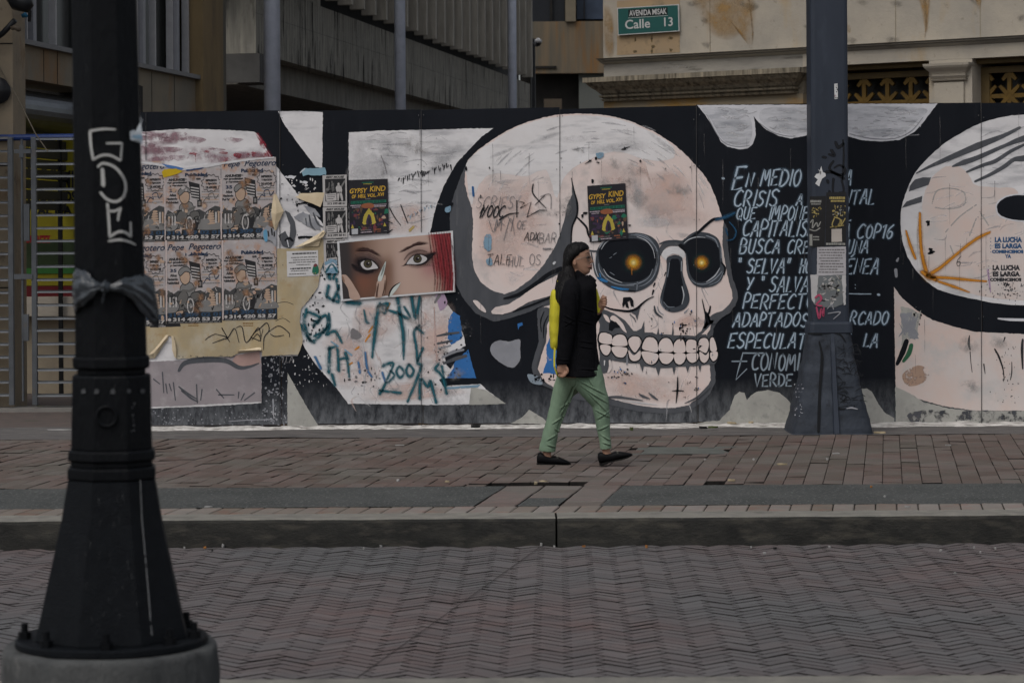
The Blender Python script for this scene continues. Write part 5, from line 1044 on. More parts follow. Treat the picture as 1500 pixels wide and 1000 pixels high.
stroke(b, ze([(270,430),(300,460),(350,490),(430,515),(500,505)]), [4,9,9,7,3], sls, L+1.5); F_([(280,360),(380,330),(520,380),(590,450),(560,520),(420,540),(300,490)], sls, L+1.2, .3); F_([(850,420),(940,280),(1120,280),(1220,300),(1160,430),(1000,480),(880,460)], sss, L+1.2, .3)
S_([(640,395),(632,470),(600,590),(575,615),(553,605),(560,560),(600,470)], sn, L+3); S_([(628,430),(618,500),(585,560),(605,470)], flat('photo_nail_dark', (.22,.25,.24)), L+3.1)
S_([(545,615),(590,610),(625,545),(640,570),(632,680),(612,775),(520,790),(535,700)], sf, L+2.6); stroke(b, ze([(560,640),(545,720),(540,780)]), [2,4,4], shd, L+2.7); stroke(b, ze([(632,600),(625,690),(605,770)]), [1,3,3], shd, L+2.7); stroke(b, ze([(640,560),(640,640),(618,770)]), [1,3,2], sds, L+2.5)
S_([(155,555),(180,540),(220,560),(290,660),(360,800),(255,808),(225,700),(175,610)], sf, L+2.6); S_([(157,560),(172,560),(190,610),(180,630),(165,600)], sfd, L+2.9); stroke(b, ze([(225,570),(300,660),(365,790)]), [1,2.5,2], sds, L+2.5)
S_([(800,625),(770,690),(700,775),(672,780),(690,720),(730,670)], sn, L+3); stroke(b, ze([(795,628),(730,668),(690,722),(672,778)]), [.6,2,2.5,2], sl, L+3.1)
for k in range(9): x = 1110+k*28; stroke(b, ze([(x,80-k),(x+30+k*2,300),(x+70,560),(x+60,725)]), [2,4,4,2], flat('photo_hair', (.25,.02,.028), soft=1.0, wear=.45, wsc=40, wso=.2) if k % 2 else flat('photo_hair_dark', (.07,.006,.009), soft=1.0, wear=.5, wsc=40, wso=.2), L+1.5)
b.build('photo_figure', t)
# ============================================================ BUILDINGS BEHIND THE HOARDING
stone = mat('ochre_stone', (.225,.195,.145), (.165,.152,.125), sc=1.6, rough=.85, bump=.3, bsc=24, c3=(.21,.135,.075), sc3=1.4, th3=(.54,.72), st3=(1,1,.5), chips=(.07,.06,.045), csc=6, cth=(.66,.8))
stone2 = mat('ochre_pier', (.20,.145,.075), (.145,.108,.06), sc=2.5, rough=.85, bump=.3, bsc=20, st=(1.5,1.5,.4), c3=(.09,.07,.05), sc3=2, th3=(.55,.75))
frame_l = flat('window_frame_pale', (.36,.36,.37), .5); frame_g = flat('window_frame_grey', (.25,.255,.28), .5)
glassd = mat('dark_glass', (.012,.014,.014), (.02,.022,.02), sc=2, rough=.25, spec=.35)
dark = mat('void_dark', (.012,.0115,.011), (.02,.018,.016), sc=2, rough=.9)
LB = Plane(at(17,55,24.4), at(290,112,30.0))
LBT = thing('stone_clad_building', 'ochre stone clad building with tall mullioned windows behind the lamp post', 'building', LB.P(0,0,0))
zs = LB.uv(17,55)[1]; zb = LB.uv(20,113)[1]; U = lambda x, y=80: LB.uv(x, y)[0]
b = MB()
b.pbox(LB, U(-160), U(206), zb, zs-.05, -.5, 0, stone); b.pbox(LB, U(206)+.002, U(286), 0, zs-.05, -.5, .0, stone)
for x in (64, 84, 222, 255): b.pbox(LB, U(x,100)-.006, U(x,100)+.006, zb if x < 200 else 0, zs-.06, .0005, .003, dark)
b.pbox(LB, U(206), U(286), zs-1.0, zs-.99, .0005, .003, dark)
b.build('wall', LBT)
b = MB(); b.pbox(LB, U(-160), U(286), zs-.05, zs, -.45, .07, flat('sill_metal', (.16,.16,.165), .5)); b.build('sill', LBT)
b = MB(); b.pbox(LB, U(286)+.003, U(316), 0, 9, -.5, .10, stone2); b.pbox(LB, U(316)+.003, U(328), 0, 9, -.5, .03, mat('pier_grey', (.105,.09,.065), (.08,.07,.055), sc=2, st=(1,1,.3))); b.build('pier', LBT)
b = MB(); b.pbox(LB, U(-160), U(286), zs+2.6, 12, -.5, 0, stone); b.build('upper_wall', LBT)
mul = [(-60,.03,0),(-8,.03,0),(47,.03,0),(54,.085,1),(89,.035,0),(128,.03,0),(134,.085,1),(170,.035,0),(208,.035,0),(214,.09,1),(234,.035,0),(259,.035,0),(263.5,.09,1),(282,.05,0)]
for a, c in zip((-160, 54, 134, 214, 263.5), (54, 134, 214, 263.5, 286)):
    b = MB()
    for x, w_, k in mul:
        if a < x <= c: b.pbox(LB, U(x)-w_/2, U(x)+w_/2, zs+.003, zs+2.6, -.16 if k else -.13, -.02 if k else -.05, frame_g if k else frame_l)
    if not b.v: continue
    o = b.build('window', LBT)
    b = MB(); b.pbox(LB, U(a)+.002, U(c)-.002, zs+.002, zs+2.6, -.20, -.17, glassd); b.build('glass', o)
# curtains hang behind the panes
# roller shutter over the shop front
SH = thing('roller_shutter', 'rolled up dark metal shop shutter under the stone band', 'shutter', LB.P(U(60),0,0))
b = MB(); rr = .22; zc = zb-.30
b.tube([LB.P(U(-60,130), zc, -.22), LB.P(U(200,130), zc, -.22)], rr, mat('shutter_metal', (.10,.105,.11), (.07,.073,.076), sc=6, rough=.32, metal=.75, st=(1,1,4)), 28); b.build('drum', SH, smooth=False)
b = MB()
for k in range(7): b.pbox(LB, U(21,130), U(200,130), zc-.36-k*.11, zc-.265-k*.11, -.32, -.27+.015*(k%2), flat('shutter_slat', (.028,.028,.030), .4))
b.build('slat_curtain', SH)
# the shop behind: signs, sill, tiled wall
SHOP = thing('shop_front', 'dim shop front with yellow and black signs behind the slatted gate', 'shop', at(70,500,26.6))
b = MB(); p = at(-200,600,26.9); q = at(208,600,26.9)
b.box(p.x, q.x, 26.9, 27.1, 0, 3.4, dark); b.build('back_wall', SHOP)
def fq(px0, py0, px1, py1, Y): a = at(px0,py0,Y); c = at(px1,py1,Y); return a.x, c.x, c.z, a.z
b = MB(); x0,x1,z0,z1 = fq(-40,440,210,600,26.7); b.box(x0,x1,26.55,26.85,0,z1,mat('tile_beige', (.36,.30,.215), (.30,.25,.185), sc=4, rough=.8)); b.build('low_wall', SHOP)
b = MB(); x0,x1,z0,z1 = fq(-40,438,210,462,26.4); b.box(x0,x1,26.35,26.8,z0,z1+.02,flat('sill_cream', (.45,.40,.33))); b.build('sill', SHOP)
ysg = mat('sign_yellow', (.26,.22,.012), (.20,.17,.012), sc=2, rough=.7)
def sgn(name, px0, py0, px1, py1, m, Y=26.5, th=.04):
    b = MB(); x0,x1,z0,z1 = fq(px0,py0,px1,py1,Y); b.box(x0,x1,Y,Y+th,z0,z1,m); return b
fy = lambda Y: (lambda x, y, l: at(x, y, Y-.0015*l))
sblk = flat('sign_letter_black', (.012,.012,.012)); sred = flat('sign_red', (.25,.015,.02))
b = sgn('s', 24, 206, 210, 352, ysg); f_ = fy(26.5)
text(b, '\u00c1LQUI', 26, 236, 82, 262, sblk, 2, f_, .04); text(b, 'MI', 90, 250, 108, 276, sblk, 2, f_, .04); text(b, 'Y SOLO OS', 36, 280, 112, 296, sblk, 2, f_, .05); text(b, 'AL DA', 54, 302, 106, 315, sblk, 2, f_, .05)
b.build('yellow_sign', SHOP)
b = sgn('s', 24, 353, 210, 392, flat('sign_dark_green', (.03,.045,.02))); text(b, 's de arzz', 28, 330+10, 74, 354+2, sred, 60, f_, .05); b.build('dark_sign', SHOP)
b = sgn('s', 24, 393, 210, 400, flat('sign_green', (.035,.13,.03)), 26.49); b.build('green_strip', SHOP)
b = sgn('s', 24, 400.5, 210, 418, ysg, 26.5); b.build('yellow_strip', SHOP)
b = sgn('s', 24, 418.5, 210, 437, flat('sign_maroon', (.10,.01,.013)), 26.5); b.build('red_strip', SHOP)
b = MB(); x0,x1,z0,z1 = fq(84,200,91,440,26.3); b.box(x0,x1,26.3,26.36,0,z1,sblk); b.build('door_post', SHOP)
PIER = thing('stone_pier', 'beige stone pier at the left edge, dirty from years of traffic', 'pier', (-5.4,24.9,0))
b = MB(); e = at(20,300,23.78); b.box(e.x-1.4, e.x, 23.78, 24.4, 0, 7, mat('pier_stone', (.27,.22,.155), (.21,.175,.13), sc=3, rough=.9, bump=.3, bsc=20, chips=(.10,.08,.06), csc=5, cth=(.6,.72), c3=(.16,.10,.05), sc3=2)); b.build('block', PIER, bevel=.01)
b = MB()
for z in (1.2, 2.4, 3.6, 4.8): b.box(e.x-1.4, e.x+.0005, 23.776, 23.779, z, z+.012, dark)
b.build('joint', PIER)
# slatted gate
gal = mat('gate_steel', (.11,.118,.128), (.08,.086,.093), sc=5, rough=.45, metal=.35, c3=(.12,.10,.085), sc3=7, th3=(.6,.75))
YG = 23.6
def gate(x0, x1, label, side):
    t = thing('slatted_gate', label, 'gate', at((x0+x1)/2, 590, YG), 'leaves of the slatted gate')
    a, c = at(x0,300,YG), at(x1,300,YG); zt = at(50,201,YG).z; zl = at(50,584,YG).z
    st_x = at(x1-3.5 if side < 0 else x0+3.5, 300, YG).x
    b = MB(); b.box(st_x-.025, st_x+.025, YG-.03, YG+.03, zl-.06, zt, gal); b.build('post', t, bevel=.004)
    n = 21
    for k in range(n):
        z = zt-.01-(zt-zl-.05)*k/(n-1); b = MB(); zz = z+RN.uniform(-.006,.006)
        xa, xc = (a.x, st_x-.026) if side < 0 else (st_x+.026, c.x)
        b.hexa([(xa,YG-.03,zz-.014),(xc,YG-.03,zz-.014),(xc,YG+.03,zz-.006),(xa,YG+.03,zz-.006),(xa,YG-.025,zz+.0),(xc,YG-.025,zz+.0),(xc,YG+.03,zz+.012),(xa,YG+.03,zz+.012)], gal)
        b.build('slat', t)
    return t, zt, zl
gate(-120, 19.5, 'left leaf of the grey slatted gate, in front of the stone pier', -1)
g2, zt, zl = gate(46.5, 165, 'right leaf of the grey slatted gate, beside the black lamp post', 1)
b = MB(); p = at(33,300,YG)
b.tube([(p.x,YG-.02,zl-.02),(p.x,YG-.02,zt-.02)], .013, gal, 10); b.build('lock_rod', g2)
b = MB(); b.box(p.x-.07,p.x+.09,YG-.045,YG-.01,at(33,222,YG).z-.02,at(33,222,YG).z+.02,gal); b.box(p.x-.02,p.x+.02,YG-.047,YG-.012,at(33,222,YG).z-.06,at(33,222,YG).z+.06,gal); b.build('upper_latch', g2)
b = MB(); z_ = at(33,320,YG).z; b.box(p.x+.02,p.x+.075,YG-.05,YG-.01,z_-.22,z_+.14,gal); b.build('lock_box', g2)
b = MB(); z_ = at(33,478,YG).z; b.box(p.x+.01,p.x+.06,YG-.05,YG-.01,z_-.14,z_+.12,gal); b.box(p.x-.08,p.x+.10,YG-.04,YG-.012,at(33,405,YG).z-.025,at(33,405,YG).z+.025,gal); b.build('lower_latch', g2)
b = MB(); a, c = at(-90,203,YG+.15), at(165,200,YG+.15); b.tube([a, c], .032, flat('rail_blue', (.02,.045,.16), .4)); tag(b.build('gate_rail'), 'blue round rail running along the top of the slatted gate', 'rail')
b = MB(); a, c = at(30,588,YG-.1), at(170,588,YG-.1); b.box(at(-90,588,YG).x, c.x, YG-.1, YG+.3, .0, .035, flat('threshold_stone', (.20,.19,.175))); tag(b.build('threshold'), 'pale stone threshold under the slatted gate', 'threshold')
# lamp and cable on the pier
FL = thing('floodlight', 'black floodlight on a slanted arm at the top left corner', 'lamp', at(0,50,23.7))
b = MB(); b.tube([at(-14,62,23.7), at(4,49,23.65), at(22,30,23.6)], .028, flat('black_metal', (.015,.016,.018), .4), 10); b.build('arm', FL, smooth=True)
b = MB(); b.tube([at(14,-6,23.6), at(24,2,23.55), at(40,4,23.5), at(47,2,23.5)], [.05,.09,.10,.05], MATS['black_metal'], 16); b.build('head', FL, smooth=True)
b = MB(); b.tube([at(16,42,23.6), at(22,40,23.6), at(28,43,23.6), at(29,46,23.6)], [.018,.028,.03,.015], flat('bracket_brown', (.10,.08,.06), .5), 10); b.build('bracket', FL, smooth=True)
b = MB(); b.tube([at(32,24,24.1), at(37,22,24.1), at(40,25,24.1)], [.02,.028,.014], flat('connector_blue', (.02,.12,.22), .5), 10); b.build('connector', FL, smooth=True)
b = MB(); b.tube([at(44,16,24.1),at(43,32,24.12)], .018, MATS['black_metal'], 8); b.build('cable_stub', FL)
b = MB(); c = at(-4,133,23.75); rs = []
for y_, r_ in ((.0,.04),(-.03,.09),(-.05,.125),(-.10,.135),(-.13,.13)): rs.append([(c.x+r_*math.cos(a*math.pi/12), c.y-.0+y_+.1, c.z+r_*math.sin(a*math.pi/12)) for a in range(24)])
b.rings(rs[::-1], mat('dome_black', (.02,.02,.022), rough=.25), True); o = b.build('wall_lamp', smooth=True); tag(o, 'round black dome shaped wall lamp on the stone pier', 'lamp')
b = MB(); b.tube([at(-4,92,23.75), at(10,118,23.7), at(24,140,23.6), at(52,196,23.5), at(70,222,23.5)], .006, flat('cable_grey', (.14,.12,.09)), 6); tag(b.build('cable'), 'thin grey cable slanting from the pier to the gate', 'cable')

# concrete building receding into the block
conc = mat('board_concrete', (.26,.245,.205), (.16,.152,.13), sc=5, rough=.9, bump=.45, bsc=16, st=(3,3,.28), c3=(.020,.019,.017), sc3=3.2, th3=(.56,.76), st3=(2.2,2.2,.45), chips=(.25,.24,.21), csc=3, cth=(.60,.8))
concd = mat('concrete_dark', (.085,.083,.078), (.06,.058,.055), sc=3, rough=.9)
rdir = ray(1409,347); A0 = at(375,78,33); CBP = Plane(A0, A0+Vector((rdir.x, rdir.y, 0))*10)
def CUz(px, py, d=0):
    pl = Plane(A0, A0+Vector((rdir.x, rdir.y, 0))*10); pl.o = pl.o+pl.n*d; return pl.uv(px, py)
CT = thing('concrete_building', 'raw concrete building with vertical fins receding behind the hoarding', 'building', CBP.P(0,0,0))
zc0 = CUz(375,78)[1]; ue = CUz(776,130)[0]; zt_ = CUz(690,77,.35)[1]; zsl = CUz(690,56,.12)[1]
zwt = zt_-.05
b = MB(); b.pbox(CBP, 0, ue, zc0, zwt, -4, 0, conc); b.pbox(CBP, 0, CUz(510,3,.35)[0]-.3, zwt+.003, 14, -4, -.004, conc)
for k in range(1, 9):
    u_ = k*ue/9; b.pbox(CBP, u_-.004, u_+.004, zc0, zwt, .0005, .002, concd)
for z in (zc0+.55, zc0+1.15): b.pbox(CBP, 0, ue, z-.003, z+.003, .0004, .0016, concd)
b.build('wall', CT)
b = MB(); b.pbox(CBP, -.02, ue, zc0-.42, zc0-.002, -3.8, -.26, mat('beam_concrete', (.19,.178,.152), (.12,.114,.10), sc=4, rough=.9, st=(2,2,.6))); b.pbox(CBP, -.03, .55, zc0-.40, zc0-.004, -2, .06, concd); b.build('beam', CT)
b = MB(); b.pbox(CBP, .6, ue, 0, zc0-.43, -3.9, -3.6, dark); b.pbox(CBP, .2, .5, 0, zc0-.43, -3.6, -1.1, mat('porch_brown', (.035,.028,.02), (.025,.02,.015))); b.build('porch', CT)
u0f = CUz(534,11,.35)[0]; u1f = CUz(780,112,.35)[0]; du = (u1f-u0f)/20
b = MB(); b.pbox(CBP, u0f-7*du, ue+.3, zwt+.002, zsl-.004, -4, -.30, mat('recess_shade', (.008,.008,.008), (.014,.013,.012), sc=4)); b.build('recess', CT)  # near-black colour paints the shade of the gap, black stains included
b = MB(); b.pbox(CBP, u0f-7*du, u1f+.1, zsl, 14, -4, .12, mat('panel_concrete', (.22,.21,.18), (.14,.134,.118), sc=3, rough=.9, st=(1,1,.4), c3=(.03,.03,.028), sc3=4, th3=(.6,.75))); b.build('panel_band', CT)
for k in range(-6, 21):
    u_ = u0f+k*du; b = MB(); b.pbox(CBP, u_-.045, u_+.045, zt_+RN.uniform(-.02,.02), 14, .121, .35, mat('fin_concrete', (.32,.30,.26), (.23,.215,.185), sc=6, rough=.9, st=(2,2,.3))); b.build('fin', CT, bevel=.008)
    if k < 20:
        b = MB(); P = CBP.P; b.hexa([P(u_+.05,zsl+.9,.121),P(u_+du-.05,zsl+.9,.121),P(u_+du-.05,zsl+.9,.15),P(u_+.05,zsl+.9,.15),P(u_+.05,zsl+1.02,.121),P(u_+du-.05,zsl+1.02,.121),P(u_+du-.05,zsl+.97,.24),P(u_+.05,zsl+.97,.24)], MATS['fin_concrete']); b.build('ledge', CT)
b = MB(); stk = flat('water_streak', (.016,.015,.014), .95, soft=1.0, wear=.42, wsc=5, wso=.2); stk2 = flat('lime_streak', (.28,.27,.24), .95, soft=1.0, wear=.48, wsc=5, wso=.2)
fc_ = lambda u_, z_, l: CBP.P(u_, z_, .002+.0006*l)
for k in range(110):
    u_ = RN.uniform(.1, ue-.2); h_ = RN.uniform(.15, .9)*(zwt-zc0); w_ = RN.uniform(.02,.13)
    if k % 3 == 0: stroke(b, [(u_,zwt),(u_+RN.uniform(-.03,.03),zwt-h_*.5),(u_,zwt-h_)], [w_,w_*.8,w_*.2], stk if k % 2 else stk2, 1+k*.004, fc_)
    elif k % 3 == 1: stroke(b, [(u_,zc0+.003),(u_,zc0+h_*.3),(u_+.02,zc0+h_*.55)], [w_*2.5,w_*1.5,w_*.2], stk, 1+k*.004, fc_)
    else: stroke(b, [(u_,zc0+h_),(u_,zc0+h_*.6),(u_,zc0+.02)], [w_*.3,w_,w_*.5], stk2, 1+k*.004, fc_)
for u_ in [k*.14 for k in range(1, int(ue/.14))]: stroke(b, [(u_,zc0),(u_,zwt)], .014, flat('board_line', (.05,.048,.043), .95, soft=.8, wear=.46, wsc=6), .5, fc_, False, False)
b.build('water_stain', CT)
# steel columns and drain pipe
colm = mat('column_paint', (.42,.45,.53), (.35,.38,.45), sc=6, rough=.55, bump=.2, bsc=60, c3=(.27,.29,.33), sc3=5, th3=(.6,.8))
for px_, Y_, lab, w_ in ((398.5,29.4,'pale blue grey steel column standing nearest, beside the concrete block',24.2),(586,42.5,'mid distance grey steel column crossing the concrete wall',16.2),(750.5,55,'farthest dark grey steel column near the concrete fins end',12.5)):
    pl_ = Plane(A0, A0+Vector((rdir.x, rdir.y, 0))*10); pl_.o = pl_.o+pl_.n*.85; p = pl_.P(pl_.uv(px_,100)[0], 0); Y_ = p.y; r_ = w_/3540*Y_/2
    b = MB(); b.tube([(p.x,Y_,0),(p.x,Y_,13)], r_, colm, 24); 
    t = thing('steel_column', lab, 'column', (p.x,Y_,0), 'steel columns behind the hoarding'); b.build('shaft', t, smooth=True)
    b = MB(); b.tube([(p.x,Y_,0),(p.x,Y_,.05)], r_*1.7, colm, 24); b.build('base_plate', t)
b = MB(); p = at(781,100,57); b.tube([(p.x,57,0),(p.x,57,at(781,57,57).z)], .055, MATS['black_metal'], 10); tag(b.build('drain_pipe'), 'thin black pipe at the end of the concrete building', 'pipe')
CC = thing('security_camera', 'small security camera with white cap on the black pipe', 'camera', at(787,63,56.8))
b = MB(); b.tube([at(781,64,56.8),at(787,64,56.7)], .03, MATS['black_metal'], 8); b.build('arm', CC)
b = MB(); b.tube([at(786,66,56.6),at(788,64,56.5),at(790,62,56.4)], [.05,.07,.055], MATS['black_metal'], 12); b.build('body', CC, smooth=True)
b = MB(); b.tube([at(785,60,56.5),at(788.5,59.5,56.4),at(792,61,56.3)], [.035,.06,.035], flat('cap_white', (.5,.5,.5)), 12); b.build('cap', CC, smooth=True)
# far brown building
FB = thing('brown_panel_building', 'weathered brown panelled building far between the two big ones', 'building', at(830,200,64))
brn = mat('panel_brown', (.15,.112,.072), (.095,.085,.066), sc=2.2, rough=.9, st=(2.2,1,.16), c3=(.17,.09,.035), sc3=2.2, th3=(.52,.7), st3=(2,1,.2))
def fb(name, x0, y0, x1, y1, m, Y=64, th=.3):
    b = MB(); a, c, z0, z1 = fq(x0,y0,x1,y1,Y); b.box(a,c,Y,Y+th,max(z0,0),z1,m); return b.build(name, FB)
fb('spandrel', 760, 32, 900, 107, brn, 64); fb('back_wall', 760, -200, 900, 600, dark, 64.6); o = fb('window', 760, -120, 827, 31.5, flat('window_dark', (.02,.022,.026), .3), 64.3, .1)
b = MB(); a, c, z0, z1 = fq(805,-100,809,31,64.2); b.box(a,c,64.2,64.29,z0,z1,dark); b.build('mullion', o)
fb('post', 827.5, -120, 843.5, 31.5, mat('post_tan', (.16,.135,.095), (.13,.11,.08), sc=3), 63.9, .5)
o = fb('window', 844, -120, 900, 28, mat('window_blue', (.045,.06,.09), (.03,.04,.06), sc=2, rough=.3), 64.3, .1); b = MB(); a, c, z0, z1 = fq(854.5,-100,856.5,28,64.2); b.box(a,c,64.2,64.29,z0,z1,dark); b.build('mullion', o); fb('pale_wall', 848, 107.5, 900, 400, mat('wall_grey', (.105,.11,.10), (.09,.095,.088), sc=1), 64.2); fb('crate', 797, 145, 823, 162, flat('crate_brown', (.07,.055,.04)), 63.5, .3); fb('ledge', 782, 97, 815, 100, dark, 63.95, .04)

# carved stone building on the right
limes = mat('limestone', (.375,.335,.275), (.30,.275,.235), sc=2.4, rough=.9, bump=.35, bsc=30, c3=(.36,.26,.14), sc3=1.5, th3=(.58,.78), st3=(1.5,1.5,.5), chips=(.17,.145,.11), csc=11, cth=(.60,.78))
limeg = mat('limestone_grey', (.33,.31,.27), (.235,.222,.20), sc=2.4, rough=.9, bump=.35, bsc=30, st=(.6,.6,2.5), c3=(.07,.065,.055), sc3=4, th3=(.58,.75), st3=(.5,.5,4))
limed = mat('limestone_streaked', (.29,.25,.185), (.165,.145,.11), sc=5, rough=.9, bump=.3, bsc=30, st=(4,4,.35), c3=(.05,.042,.032), sc3=6, th3=(.5,.7), st3=(3.5,3.5,.25))
RB = Plane(at(880,100,29.8), at(1239,100,28.0)); RU = lambda x, y=110: RB.uv(x, y)[0]; RZ1 = lambda y: RB.uv(1239, y)[1]; RZ2 = lambda y: RB.uv(902, y)[1]
RT = thing('limestone_building', 'ornate limestone building with stained cornices and gilded grilles behind the hoarding', 'building', RB.P(0,0,0))
uA, uB, uC, uD, uE, uF = RU(884), RU(1176), RU(1361), RU(1424), RU(1640), RU(1720)
zm, zl_, zo = RZ1(75.5), RZ1(66.5), RZ1(95)
b = MB(); b.pbox(RB, uA, uF, zl_, 14, -3, 0, limes)
b.build('upper_wall', RT)
b = MB()
for x in (1040, 1312, 1436): b.pbox(RB, RU(x,20)-.006, RU(x,20)+.006, zl_, 14, .0004, .002, limed)
for k in range(6): b.pbox(RB, uA, uF, zl_+1.5+k*1.3, zl_+1.512+k*1.3, .0004, .002, limed)
b.build('stone_joint', RT)
def cornice(name, u0, u1, prof, m, back=-1.0):
    b = MB(); vs = []; n = len(prof)
    rr = []
    for (z, d) in prof: rr.append([RB.P(u0-max(d,0)*.9,z,d), RB.P(u1+max(d,0)*.9,z,d), RB.P(u1+max(d,0)*.9,z,back), RB.P(u0-max(d,0)*.9,z,back)])
    b.rings(rr, m, True); o = b.build(name, RT); fixn(o); return o
cornice('string_course', uA, uF, [(zm,.0),(zm+.012,.02),(RZ1(72),.045),(RZ1(72)+.006,.03),(RZ1(69.5),.07),(RZ1(69)+.004,.05),(zl_-.002,.085)], limeg)
b = MB(); b.pbox(RB, uA, uB, RZ2(114)+.001, zm-.002, -3, -.01, limeg); b.pbox(RB, uB, uF, zo, zm-.002, -3, .0, limes); b.build('frieze', RT)
b = MB(); f_ = lambda x, y, l: (lambda q: RB.P(q[0], q[1], -.01+.001*l))(RB.uv(x, y))
for k in range(30):
    x = 913+k*3.2; y = 101-.035*(x-913)+RN.uniform(-2,2); stroke(b, [(x,y+2),(x+RN.uniform(1,4),y-2.4)], RN.uniform(.5,1.3), flat('scratch_white', (.34,.33,.31), soft=.5), 2, f_, False)
b.build('scratched_writing', RT)
prof = [(RZ2(149),.03),(RZ2(148.5),.07),(RZ2(145.5),.09),(RZ2(145),.055),(RZ2(142.5),.10),(RZ2(140),.11),(RZ2(139.5),.07),(RZ2(137),.10),(RZ2(133),.13),(RZ2(128),.19),(RZ2(123),.23),(RZ2(122),.23),(RZ2(121.6),.26),(RZ2(114.5),.26),(RZ2(114),.10)]
cornice('capital', RU(893), RU(1160), prof, limed)
b = MB(); b.pbox(RB, uA, uB, 0, RZ2(149)-.001, -3, .0, mat('limestone_warm', (.31,.25,.165), (.24,.205,.15), sc=2, rough=.9, c3=(.32,.19,.06), sc3=1.6, th3=(.5,.7), st3=(1,1,2))); b.pbox(RB, uA, uB, RZ2(149)+.001, RZ2(114)-.001, -3, -.02, limed)
b.pbox(RB, uC, uD, 0, zo-.002, -3, .0, limes); b.pbox(RB, uE, uF, 0, zo-.002, -3, 0, limes); b.build('pier_wall', RT)
y0 = 93; zz = lambda y: RB.uv(1392, y)[1]
cornice('capital', RU(1372), RU(1411), [(zz(119),.03),(zz(118.5),.05),(zz(116.5),.06),(zz(116),.04),(zz(114),.055),(zz(111.5),.07),(zz(111),.045),(zz(108.5),.05),(zz(105),.07),(zz(100),.11),(zz(97),.125),(zz(93.5),.13),(zz(93),.02)], limes)
b = MB(); b.pbox(RB, RU(1370), RU(1413), 0, zz(121), .0005, .035, limes); b.build('pilaster', RT)
gold = mat('grille_gilt', (.15,.09,.022), (.10,.062,.018), sc=5, rough=.5, metal=.25, c3=(.06,.04,.015), sc3=6, th3=(.55,.75)); golddk = mat('grille_brown', (.11,.075,.03), (.075,.052,.024), sc=4, rough=.6)
for k, (ua, ub, xs, yr, lab) in enumerate(((uB, uC, (1183,1217,1250.7,1285,1319.6,1352), 148, 0), (uD, uE, (1431,1465,1498.5,1532,1566,1600), 138.5, 1))):
    b = MB(); zt2 = zo-.001; b.pbox(RB, ua, ub, zt2-.055, zt2, -.5, -.12, golddk); b.pbox(RB, ua, ub, zt2-.155, zt2-.085, -.33, -.26, golddk)
    b.pbox(RB, ua, ua+.10, 0, zt2-.156, -.33, -.26, golddk); b.pbox(RB, ub-.12, ub, 0, zt2-.156, -.33, -.26, golddk)
    zr = RB.uv(1300 if k == 0 else 1465, yr)[1]; us = [RU(x,120) for x in xs]; ztop = zt2-.156
    o = b.build('window', RT)
    g = MB(); hw = .024
    for zq in (zr, zr-.72, zr-1.44): g.pbox(RB, ua+.1, ub-.12, zq-hw, zq+hw, -.31, -.275, gold)
    for u_ in us[1:-1]: g.pbox(RB, u_-hw, u_+hw, 0, ztop, -.312, -.273, gold)
    for u_ in us:
        for zq in (zr, zr-.72, ztop):
            for sx in (-1, 1):
                for sz in ((-1, 1) if zq != ztop else (-1,)):
                    uu, vv = u_+sx*(.115 if zq != ztop else .08), zq+sz*(.115 if zq != ztop else .08)
                    if uu < ua+.05 or uu > ub-.05: continue
                    P = RB.P; g.hexa([P(u_+sx*.02+.02,zq+sz*.02-.02*sx*sz,-.315),P(uu+.012,vv-.012*sx*sz,-.315),P(uu+.012,vv-.012*sx*sz,-.27),P(u_+sx*.02+.02,zq+sz*.02-.02*sx*sz,-.27),P(u_+sx*.02-.02,zq+sz*.02+.02*sx*sz,-.315),P(uu-.012,vv+.012*sx*sz,-.315),P(uu-.012,vv+.012*sx*sz,-.27),P(u_+sx*.02-.02,zq+sz*.02+.02*sx*sz,-.27)], gold)
    q_ = g.build('grille', o); fixn(q_)
    b = MB(); b.pbox(RB, ua, ub, 0, zt2-.001, -.62, -.55, mat('pane_smoky', (.035,.034,.033), (.025,.025,.025), sc=2, rough=.3)); b.build('glass', o)
# repaired plaster patch and street name sign
b = MB(); P4 = [RB.uv(*p) for p in ((904,2),(996,-4),(996,77),(904,81))]
b.poly([RB.P(u_,z_,.004) for u_, z_ in jit([(x*100,y*100) for x,y in P4],0) for u_, z_ in [(u_/100, z_/100)]], mat('patch_ochre', (.34,.245,.145), (.30,.225,.145), sc=3, rough=.9, c3=(.19,.15,.10), sc3=4))
fr = lambda x, y, l: (lambda q: RB.P(q[0], q[1], .004+.001*l))(RB.uv(x, y))
for x, y in ((931,58.5),(955,57),(983,56),(957,69),(931,76),(955,75.5),(983,73.5)): chip(b, x, y, 3.4, flat('glue_spot', (.17,.12,.06)), 1, fr); chip(b, x, y, 1.8, flat('glue_spot_dark', (.09,.07,.045)), 2, fr)
stn = flat('stain_orange', (.36,.22,.085), .9, soft=1.0, wear=.52, wsc=3.2, wso=.2)
for P in ([(1004,-20),(1060,-30),(1104,-10),(1107,40),(1100,68),(1088,52),(1066,60),(1040,50),(1022,20)],[(1344,-20),(1364,-20),(1362,20),(1358,50),(1352,30)],[(1425,-20),(1440,-20),(1437,14),(1430,6)],[(1240,38),(1246,36),(1247,48),(1241,48)],[(884,10),(898,20),(900,80),(886,78)]): soften(b, P, stn, 3, fr, .6)
for P, w_ in (([(1096,-10),(1101,25),(1103,50),(1102,66)],[4,3,4,2]),([(1355,0),(1357,30),(1355,55)],[5,3,2])): stroke(b, P, w_, flat('stain_brown', (.24,.16,.08), .9, soft=1.0, wear=.46, wsc=12, wso=.15), 4, fr)
